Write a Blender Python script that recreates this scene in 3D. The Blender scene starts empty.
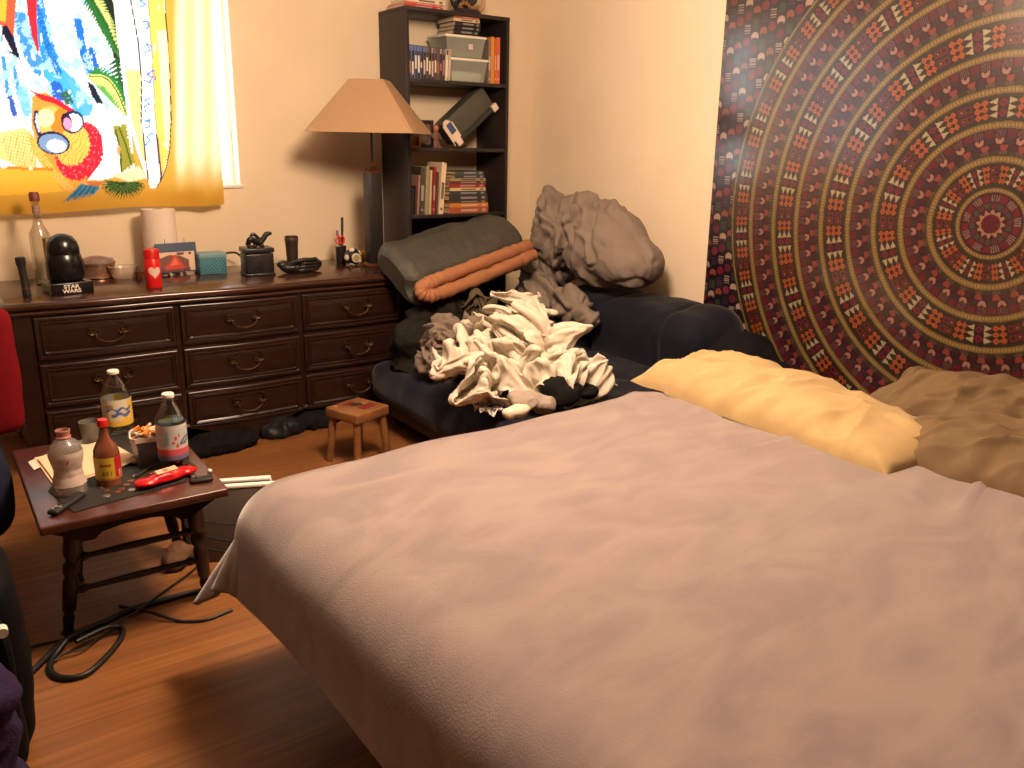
SKY = 8.0
LAMP = 246.0
LAMPC = (1., .72, .51)
LAMPLOC = (1.34, 1.9, 2.22)
EXPO = 0.0
BZ = .56
BROT = 0.052
import bpy, bmesh, math, random
import numpy as np
from mathutils import Vector, Matrix, Euler
random.seed(7)
PI = math.pi
S = bpy.context.scene
COL = S.collection

# ------------------------------------------------------------------ camera (1024 x 768 frame)
F = 840.0
def _n(a): return a / np.linalg.norm(a)
_X = _n(np.array([1240., -219., F]))
_D = np.array([-52., 2927., F]); _D = _n(_D - _X * (_X @ _D))
_Z = -_D; _Y = np.cross(_Z, _X)
RM = np.array([_X, _Y, _Z])            # world = RM @ camera(right, down, forward)
EYE = np.array([0., 0., 1.4])
def ray(px, py): return RM @ np.array([px - 512., py - 384., F])
def onz(px, py, z):
    r = ray(px, py); return Vector(EYE + r * ((z - EYE[2]) / r[2]))
def ony(px, py, y):
    r = ray(px, py); return Vector(EYE + r * (y / r[1]))
def onx(px, py, x):
    r = ray(px, py); return Vector(EYE + r * (x / r[0]))
def proj(p):
    q = RM.T @ (np.array(p) - EYE); return 512 + F * q[0] / q[2], 384 + F * q[1] / q[2]
def projA(P):
    q = (P - EYE) @ RM; return 512 + F * q[:, 0] / q[:, 2], 384 + F * q[:, 1] / q[:, 2]
def depth(p): return float((RM.T @ (np.array(p) - EYE))[2])
def m_of(p, dpx): return dpx * depth(p) / F          # metres of a pixel span at point p
def ztop(p, py):
    a, b = p[2] - .2, p[2] + 2.
    for _ in range(40):
        m = (a + b) / 2
        if proj((p[0], p[1], m))[1] > py: a = m
        else: b = m
    return a
cam = bpy.data.cameras.new('camera'); co = bpy.data.objects.new('camera', cam); COL.objects.link(co)
cam.sensor_width = 36; cam.lens = F / 1024 * 36; cam.clip_start = .02
M4 = Matrix.Identity(4)
for i in range(3):
    M4[i][0] = RM[i][0]; M4[i][1] = -RM[i][1]; M4[i][2] = -RM[i][2]; M4[i][3] = EYE[i]
co.matrix_world = M4
S.camera = co

# ------------------------------------------------------------------ noise
_rs = np.random.RandomState(3)
_perm = np.concatenate([_rs.permutation(256)] * 3)
_g = _rs.normal(size=(256, 3)); _g /= np.linalg.norm(_g, axis=1)[:, None]
def pn(P, seed=0.):
    P = np.asarray(P, float) + seed * np.array([17.13, 5.71, 9.37])
    I = np.floor(P).astype(int); f = P - I; I &= 255
    u = f * f * f * (f * (f * 6 - 15) + 10)
    out = 0
    for dx in (0, 1):
        for dy in (0, 1):
            for dz in (0, 1):
                h = _perm[_perm[_perm[(I[:, 0] + dx) & 255] + ((I[:, 1] + dy) & 255)] + ((I[:, 2] + dz) & 255)]
                d = f - np.array([dx, dy, dz])
                w = (u[:, 0] if dx else 1 - u[:, 0]) * (u[:, 1] if dy else 1 - u[:, 1]) * (u[:, 2] if dz else 1 - u[:, 2])
                out = out + w * (_g[h] * d).sum(1)
    return out * 1.5
def fbm(P, s=0, o=4):
    r = 0; a = 1.
    for k in range(o): r = r + a * pn(P * 2 ** k, s + k); a *= .5
    return r
def warp(P, a, f, s=0):
    return P + a * np.stack([pn(P * f, s + 11), pn(P * f, s + 12), pn(P * f, s + 13)], 1)
def ridge(P, s=0): return 1 - np.abs(pn(P, s)) * 2.2
def sstep(a, b, x):
    t = np.clip((x - a) / (b - a), 0, 1); return t * t * (3 - 2 * t)

# ------------------------------------------------------------------ materials
def lin(c):
    c = [x / 255. for x in c]
    return tuple(x / 12.92 if x <= .04045 else ((x + .055) / 1.055) ** 2.4 for x in c)
MATS = {}
def mat(name, rgb=(128, 128, 128), rough=.6, metal=0., spec=.5, var=0., vscale=8., bump=0., bscale=60., sheen=0., trans=0., coat=0., emit=None, attr=None, stretch=None, rgb2=None, translucent=0., ior=1.45):
    if name in MATS: return MATS[name]
    m = bpy.data.materials.new(name); m.use_nodes = True
    nt = m.node_tree; N = nt.nodes; L = nt.links
    b = N['Principled BSDF']; out = N['Material Output']
    c = lin(rgb)
    b.inputs['Base Color'].default_value = (*c, 1)
    b.inputs['Roughness'].default_value = rough
    b.inputs['Metallic'].default_value = metal
    b.inputs['Specular IOR Level'].default_value = spec
    b.inputs['IOR'].default_value = ior
    if sheen: b.inputs['Sheen Weight'].default_value = sheen; b.inputs['Sheen Roughness'].default_value = .4
    if coat: b.inputs['Coat Weight'].default_value = coat; b.inputs['Coat Roughness'].default_value = .15
    if trans: b.inputs['Transmission Weight'].default_value = trans
    tc = N.new('ShaderNodeTexCoord'); mp = N.new('ShaderNodeMapping')
    L.new(tc.outputs['Object'], mp.inputs['Vector'])
    if stretch: mp.inputs['Scale'].default_value = stretch
    if attr:
        a = N.new('ShaderNodeVertexColor'); a.layer_name = attr
        L.new(a.outputs['Color'], b.inputs['Base Color']); csock = a.outputs['Color']
    elif var or rgb2:
        nz = N.new('ShaderNodeTexNoise'); nz.inputs['Scale'].default_value = vscale; nz.inputs['Detail'].default_value = 5
        L.new(mp.outputs['Vector'], nz.inputs['Vector'])
        rp = N.new('ShaderNodeValToRGB')
        c2 = lin(rgb2) if rgb2 else tuple(x * (1 + var) for x in c)
        c1 = c if rgb2 else tuple(x * (1 - var) for x in c)
        rp.color_ramp.elements[0].position = .32; rp.color_ramp.elements[1].position = .68
        rp.color_ramp.elements[0].color = (*c1, 1); rp.color_ramp.elements[1].color = (*c2, 1)
        L.new(nz.outputs['Fac'], rp.inputs['Fac']); L.new(rp.outputs['Color'], b.inputs['Base Color']); csock = rp.outputs['Color']
    else: csock = None
    if bump:
        nb = N.new('ShaderNodeTexNoise'); nb.inputs['Scale'].default_value = bscale; nb.inputs['Detail'].default_value = 4
        L.new(mp.outputs['Vector'], nb.inputs['Vector'])
        bp = N.new('ShaderNodeBump'); bp.inputs['Strength'].default_value = bump; bp.inputs['Distance'].default_value = .01
        L.new(nb.outputs['Fac'], bp.inputs['Height']); L.new(bp.outputs['Normal'], b.inputs['Normal'])
    if emit:
        b.inputs['Emission Color'].default_value = (*lin(emit[0]), 1); b.inputs['Emission Strength'].default_value = emit[1]
    if translucent:
        t = N.new('ShaderNodeBsdfTranslucent'); mx = N.new('ShaderNodeMixShader'); mx.inputs[0].default_value = translucent
        if csock: L.new(csock, t.inputs['Color'])
        else: t.inputs['Color'].default_value = (*c, 1)
        L.new(b.outputs[0], mx.inputs[1]); L.new(t.outputs[0], mx.inputs[2]); L.new(mx.outputs[0], out.inputs[0])
    MATS[name] = m
    return m
def clear_mat(name, rgb=(240, 240, 240), refl=.12, rough=.05, fade=.0):
    """thin clear plastic or glass: see-through with a fresnel gloss and a little body colour"""
    if name in MATS: return MATS[name]
    m = bpy.data.materials.new(name); m.use_nodes = True; nt = m.node_tree; N = nt.nodes; L = nt.links
    N.remove(N['Principled BSDF']); out = N['Material Output']
    t = N.new('ShaderNodeBsdfTransparent'); t.inputs[0].default_value = (*lin(rgb), 1)
    g = N.new('ShaderNodeBsdfGlossy'); g.inputs['Roughness'].default_value = rough
    lw = N.new('ShaderNodeLayerWeight'); lw.inputs['Blend'].default_value = .35
    mr = N.new('ShaderNodeMapRange'); mr.inputs[3].default_value = refl * .35; mr.inputs[4].default_value = min(1, refl * 5)
    L.new(lw.outputs['Facing'], mr.inputs[0])
    mx = N.new('ShaderNodeMixShader'); L.new(mr.outputs[0], mx.inputs[0]); L.new(t.outputs[0], mx.inputs[1]); L.new(g.outputs[0], mx.inputs[2])
    last = mx
    if fade:
        d = N.new('ShaderNodeBsdfDiffuse'); d.inputs[0].default_value = (*lin(rgb), 1)
        m2 = N.new('ShaderNodeMixShader'); m2.inputs[0].default_value = fade
        L.new(mx.outputs[0], m2.inputs[1]); L.new(d.outputs[0], m2.inputs[2]); last = m2
    L.new(last.outputs[0], out.inputs[0]); MATS[name] = m
    return m
def wood_mat(name, c1, c2, rough=.35, scale=(1, 12, 12), coat=.0, vs=3., bump=.05):
    m = mat(name, c1, rough, rgb2=c2, vscale=vs, stretch=scale, bump=bump, bscale=14, coat=coat)
    return m

# ------------------------------------------------------------------ mesh builder
class G:
    def __init__(s): s.v = []; s.f = []; s.m = []; s.mi = 0
    def add(s, vs, fs, M=None):
        o = len(s.v)
        for v in vs: s.v.append(tuple(M @ Vector(v)) if M is not None else tuple(v))
        for f in fs: s.f.append(tuple(i + o for i in f)); s.m.append(s.mi)
        return s
    def bm(s, bm, M=None):
        bm.verts.ensure_lookup_table(); bm.verts.index_update()
        s.add([v.co.copy() for v in bm.verts], [[v.index for v in f.verts] for f in bm.faces], M); bm.free(); return s
    def box(s, c, d, bev=0., rot=None, seg=2):
        if isinstance(rot, int): seg = rot; rot = None
        b = bmesh.new(); bmesh.ops.create_cube(b, size=1)
        for v in b.verts: v.co = Vector((v.co.x * d[0], v.co.y * d[1], v.co.z * d[2]))
        if bev: bmesh.ops.bevel(b, geom=b.edges[:], offset=min(bev, min(d) * .45), segments=seg, affect='EDGES', profile=.5)
        M = Matrix.Translation(c)
        if rot is not None: M = M @ Euler(rot).to_matrix().to_4x4()
        return s.bm(b, M)
    def box2(s, a, b, bev=0., seg=2):
        return s.box([(a[i] + b[i]) / 2 for i in range(3)], [abs(b[i] - a[i]) for i in range(3)], bev, None, seg)
    def lathe(s, prof, c=(0, 0, 0), n=32, M=None, cap=True, sx=1., sy=1.):
        vs = []; fs = []
        for r, z in prof:
            for k in range(n):
                a = 2 * PI * k / n; vs.append((c[0] + r * sx * math.cos(a), c[1] + r * sy * math.sin(a), c[2] + z))
        for i in range(len(prof) - 1):
            for k in range(n):
                k2 = (k + 1) % n; fs.append((i * n + k, i * n + k2, (i + 1) * n + k2, (i + 1) * n + k))
        if cap:
            if prof[0][0] > 1e-5: fs.append(tuple(range(n))[::-1])
            if prof[-1][0] > 1e-5: fs.append(tuple((len(prof) - 1) * n + k for k in range(n)))
        return s.add(vs, fs, M)
    def cyl(s, p0, p1, r0, r1=None, n=20):
        r1 = r0 if r1 is None else r1
        p0 = Vector(p0); p1 = Vector(p1); d = p1 - p0; L = d.length
        M = Matrix.Translation(p0) @ d.to_track_quat('Z', 'Y').to_matrix().to_4x4()
        return s.lathe([(r0, 0), (r1, L)], n=n, M=M)
    def turned(s, p0, p1, prof, n=20):
        """a lathe profile (radius, fraction) along p0 -> p1"""
        p0 = Vector(p0); p1 = Vector(p1); d = p1 - p0; L = d.length
        M = Matrix.Translation(p0) @ d.to_track_quat('Z', 'Y').to_matrix().to_4x4()
        return s.lathe([(r, t * L) for r, t in prof], n=n, M=M)
    def tube(s, pts, r, n=10, close=False):
        P = [Vector(p) for p in pts]; rs = r if isinstance(r, (list, tuple)) else [r] * len(P)
        vs = []; fs = []; m = len(P); up = None
        for i, p in enumerate(P):
            t = (P[(i + 1) % m] - P[i - 1]) if close or 0 < i < m - 1 else (P[1] - P[0] if i == 0 else P[-1] - P[-2])
            t.normalize()
            if up is None: up = t.orthogonal().normalized()
            up = (up - t * up.dot(t)); up = up.normalized() if up.length > 1e-6 else t.orthogonal().normalized()
            w = t.cross(up)
            for k in range(n):
                a = 2 * PI * k / n; vs.append(p + (up * math.cos(a) + w * math.sin(a)) * rs[i])
        for i in range(m if close else m - 1):
            j = (i + 1) % m
            for k in range(n):
                k2 = (k + 1) % n; fs.append((i * n + k, i * n + k2, j * n + k2, j * n + k))
        if not close: fs.append(tuple(range(n))[::-1]); fs.append(tuple((m - 1) * n + k for k in range(n)))
        return s.add(vs, fs)
    def ball(s, c, r, sub=3, M=None):
        b = bmesh.new(); bmesh.ops.create_icosphere(b, subdivisions=sub, radius=1)
        rr = (r, r, r) if not isinstance(r, (tuple, list)) else r
        for v in b.verts: v.co = Vector((v.co.x * rr[0], v.co.y * rr[1], v.co.z * rr[2]))
        T = Matrix.Translation(c)
        return s.bm(b, T @ M if M is not None else T)
    def prism(s, poly, z0, z1, M=None):
        n = len(poly)
        vs = [(x, y, z0) for x, y in poly] + [(x, y, z1) for x, y in poly]
        fs = [tuple(range(n))[::-1], tuple(range(n, 2 * n))] + [(k, (k + 1) % n, n + (k + 1) % n, n + k) for k in range(n)]
        return s.add(vs, fs, M)
    def grid(s, P, close_u=False):
        """P: array (nu, nv, 3)"""
        nu, nv = P.shape[:2]; vs = P.reshape(-1, 3).tolist(); fs = []
        for i in range(nu if close_u else nu - 1):
            i2 = (i + 1) % nu
            for j in range(nv - 1): fs.append((i * nv + j, i2 * nv + j, i2 * nv + j + 1, i * nv + j + 1))
        return s.add(vs, fs)
def spline(pts, n=8):
    P = [Vector(p) for p in pts]; P = [P[0] * 2 - P[1]] + P + [P[-1] * 2 - P[-2]]; out = []
    for i in range(1, len(P) - 2):
        for k in range(n):
            t = k / n; a, b, c, d = P[i - 1], P[i], P[i + 1], P[i + 2]
            out.append(.5 * ((2 * b) + (c - a) * t + (2 * a - 5 * b + 4 * c - d) * t * t + (3 * b - a - 3 * c + d) * t ** 3))
    out.append(P[-2]); return out
def mk(name, g, mats, parent=None, loc=None, rot=None, smooth=40):
    me = bpy.data.meshes.new(name); me.from_pydata([tuple(map(float, v)) for v in g.v], [], g.f)
    mats = mats if isinstance(mats, (list, tuple)) else [mats]
    for m in mats: me.materials.append(m)
    if len(mats) > 1: me.polygons.foreach_set('material_index', g.m)
    me.validate(); me.update()
    if smooth: me.shade_smooth(); me.set_sharp_from_angle(angle=math.radians(smooth))
    o = bpy.data.objects.new(name, me); COL.objects.link(o)
    if parent is not None: o.parent = parent
    if loc is not None: o.location = loc
    if rot is not None: o.rotation_euler = rot
    return o
def gridobj(name, V, nu, nv, mats, colors=None, parent=None, loc=None, thick=0., smooth=True):
    """fast mesh from a (nu*nv,3) array"""
    idx = np.arange(nu * nv).reshape(nu, nv)
    q = np.stack([idx[:-1, :-1], idx[1:, :-1], idx[1:, 1:], idx[:-1, 1:]], -1).reshape(-1, 4)
    me = bpy.data.meshes.new(name)
    me.vertices.add(len(V)); me.vertices.foreach_set('co', V.astype(np.float32).ravel())
    me.loops.add(q.size); me.loops.foreach_set('vertex_index', q.ravel().astype(np.int32))
    me.polygons.add(len(q)); me.polygons.foreach_set('loop_start', np.arange(0, q.size, 4, dtype=np.int32))
    me.update(calc_edges=True)
    if colors is not None:
        a = me.color_attributes.new('Col', 'FLOAT_COLOR', 'POINT')
        a.data.foreach_set('color', np.concatenate([colors, np.ones((len(V), 1))], 1).astype(np.float32).ravel())
    for m in (mats if isinstance(mats, (list, tuple)) else [mats]): me.materials.append(m)
    if smooth: me.shade_smooth()
    o = bpy.data.objects.new(name, me); COL.objects.link(o)
    if parent is not None: o.parent = parent
    if loc is not None: o.location = loc
    if thick:
        md = o.modifiers.new('thickness', 'SOLIDIFY'); md.thickness = thick; md.offset = 0
    return o
def tag(o, label, cat, group=None):
    o['label'] = label; o['category'] = cat
    if group: o['group'] = group
    return o
def thing(name, label, cat, loc=(0, 0, 0), rotz=0., group=None):
    o = bpy.data.objects.new(name, None); COL.objects.link(o); o.empty_display_size = .05
    o.location = loc; o.rotation_euler = (0, 0, rotz)
    return tag(o, label, cat, group)
def struct(o): o['kind'] = 'structure'; return o
def dup(root, loc, rotz, label, group=None):
    r = root.copy(); COL.objects.link(r); r.location = loc; r.rotation_euler = (0, 0, rotz); r['label'] = label
    if group: r['group'] = group
    for ch in list(root.children):
        c = ch.copy(); COL.objects.link(c); c.parent = r
        for gch in list(ch.children):
            d = gch.copy(); COL.objects.link(d); d.parent = c
    return r
def ev_mesh(o):
    dg = bpy.context.evaluated_depsgraph_get(); dg.update()
    return bpy.data.meshes.new_from_object(o.evaluated_get(dg))
def text_part(name, s, size, m, parent, M, extrude=.0008, bold=0.):
    cu = bpy.data.curves.new(name, 'FONT'); cu.body = s; cu.size = size; cu.extrude = extrude; cu.align_x = 'CENTER'; cu.align_y = 'CENTER'; cu.offset = bold
    t = bpy.data.objects.new(name, cu); COL.objects.link(t)
    bpy.context.view_layer.update()
    me = ev_mesh(t); bpy.data.objects.remove(t); bpy.data.curves.remove(cu)
    me.transform(M); me.materials.clear(); me.materials.append(m); me.name = name
    o = bpy.data.objects.new(name, me); COL.objects.link(o); o.parent = parent
    return o
def blob(name, ells, m, disp, vox=.01, smooth=6, zmin=None, parent=None, label=None, cat=None, group=None, post=None, cut=None):
    """cloth heap: the union of ellipsoids (centre, radii, rotation) remeshed, then folded by disp(P, N)"""
    g = G()
    for e in ells:
        c, r = e[0], e[1]
        M = Euler(e[2]).to_matrix().to_4x4() if len(e) > 2 else None
        g.ball(c, tuple(r) if hasattr(r, '__len__') else r, 3, M)
    o = mk('tmp', g, m, smooth=0)
    md = o.modifiers.new('r', 'REMESH'); md.mode = 'VOXEL'; md.voxel_size = vox
    sm = o.modifiers.new('s', 'SMOOTH'); sm.iterations = smooth; sm.factor = .5
    bpy.context.view_layer.update()
    me = ev_mesh(o); bpy.data.objects.remove(o)
    n = len(me.vertices); P = np.empty(n * 3, np.float32); N = np.empty(n * 3, np.float32)
    me.vertices.foreach_get('co', P); me.vertices.foreach_get('normal', N)
    P = P.reshape(-1, 3).astype(float); N = N.reshape(-1, 3).astype(float)
    P = P + disp(P, N)
    if post is not None: P = post(P)
    if zmin is not None: P[:, 2] = np.maximum(P[:, 2], zmin)
    base = P.mean(0); base[2] = P[:, 2].min()
    if parent is None: P = P - base
    me.vertices.foreach_set('co', P.astype(np.float32).ravel()); me.update(); me.shade_smooth()
    me.name = name
    o = bpy.data.objects.new(name, me); COL.objects.link(o)
    if parent is not None: o.parent = parent
    else: o.location = base
    if label: tag(o, label, cat, group)
    return o
def folds(P, N, amp, f, s, along=None, k=.35, fine=.25, wa=.05):
    """ridged, warped folds; `along` squeezes the pattern so that folds run that way"""
    Q = P.copy()
    if along is not None:
        a = np.array(along, float); a /= np.linalg.norm(a)
        Q = Q - np.outer(Q @ a, a) * (1 - k)
    Q = warp(Q, wa, 5., s)
    h = ridge(Q * f, s) + fine * ridge(Q * f * 2.3, s + 3) + fine * .4 * pn(Q * f * 5, s + 5)
    return N * (h[:, None] - .6) * amp
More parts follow.
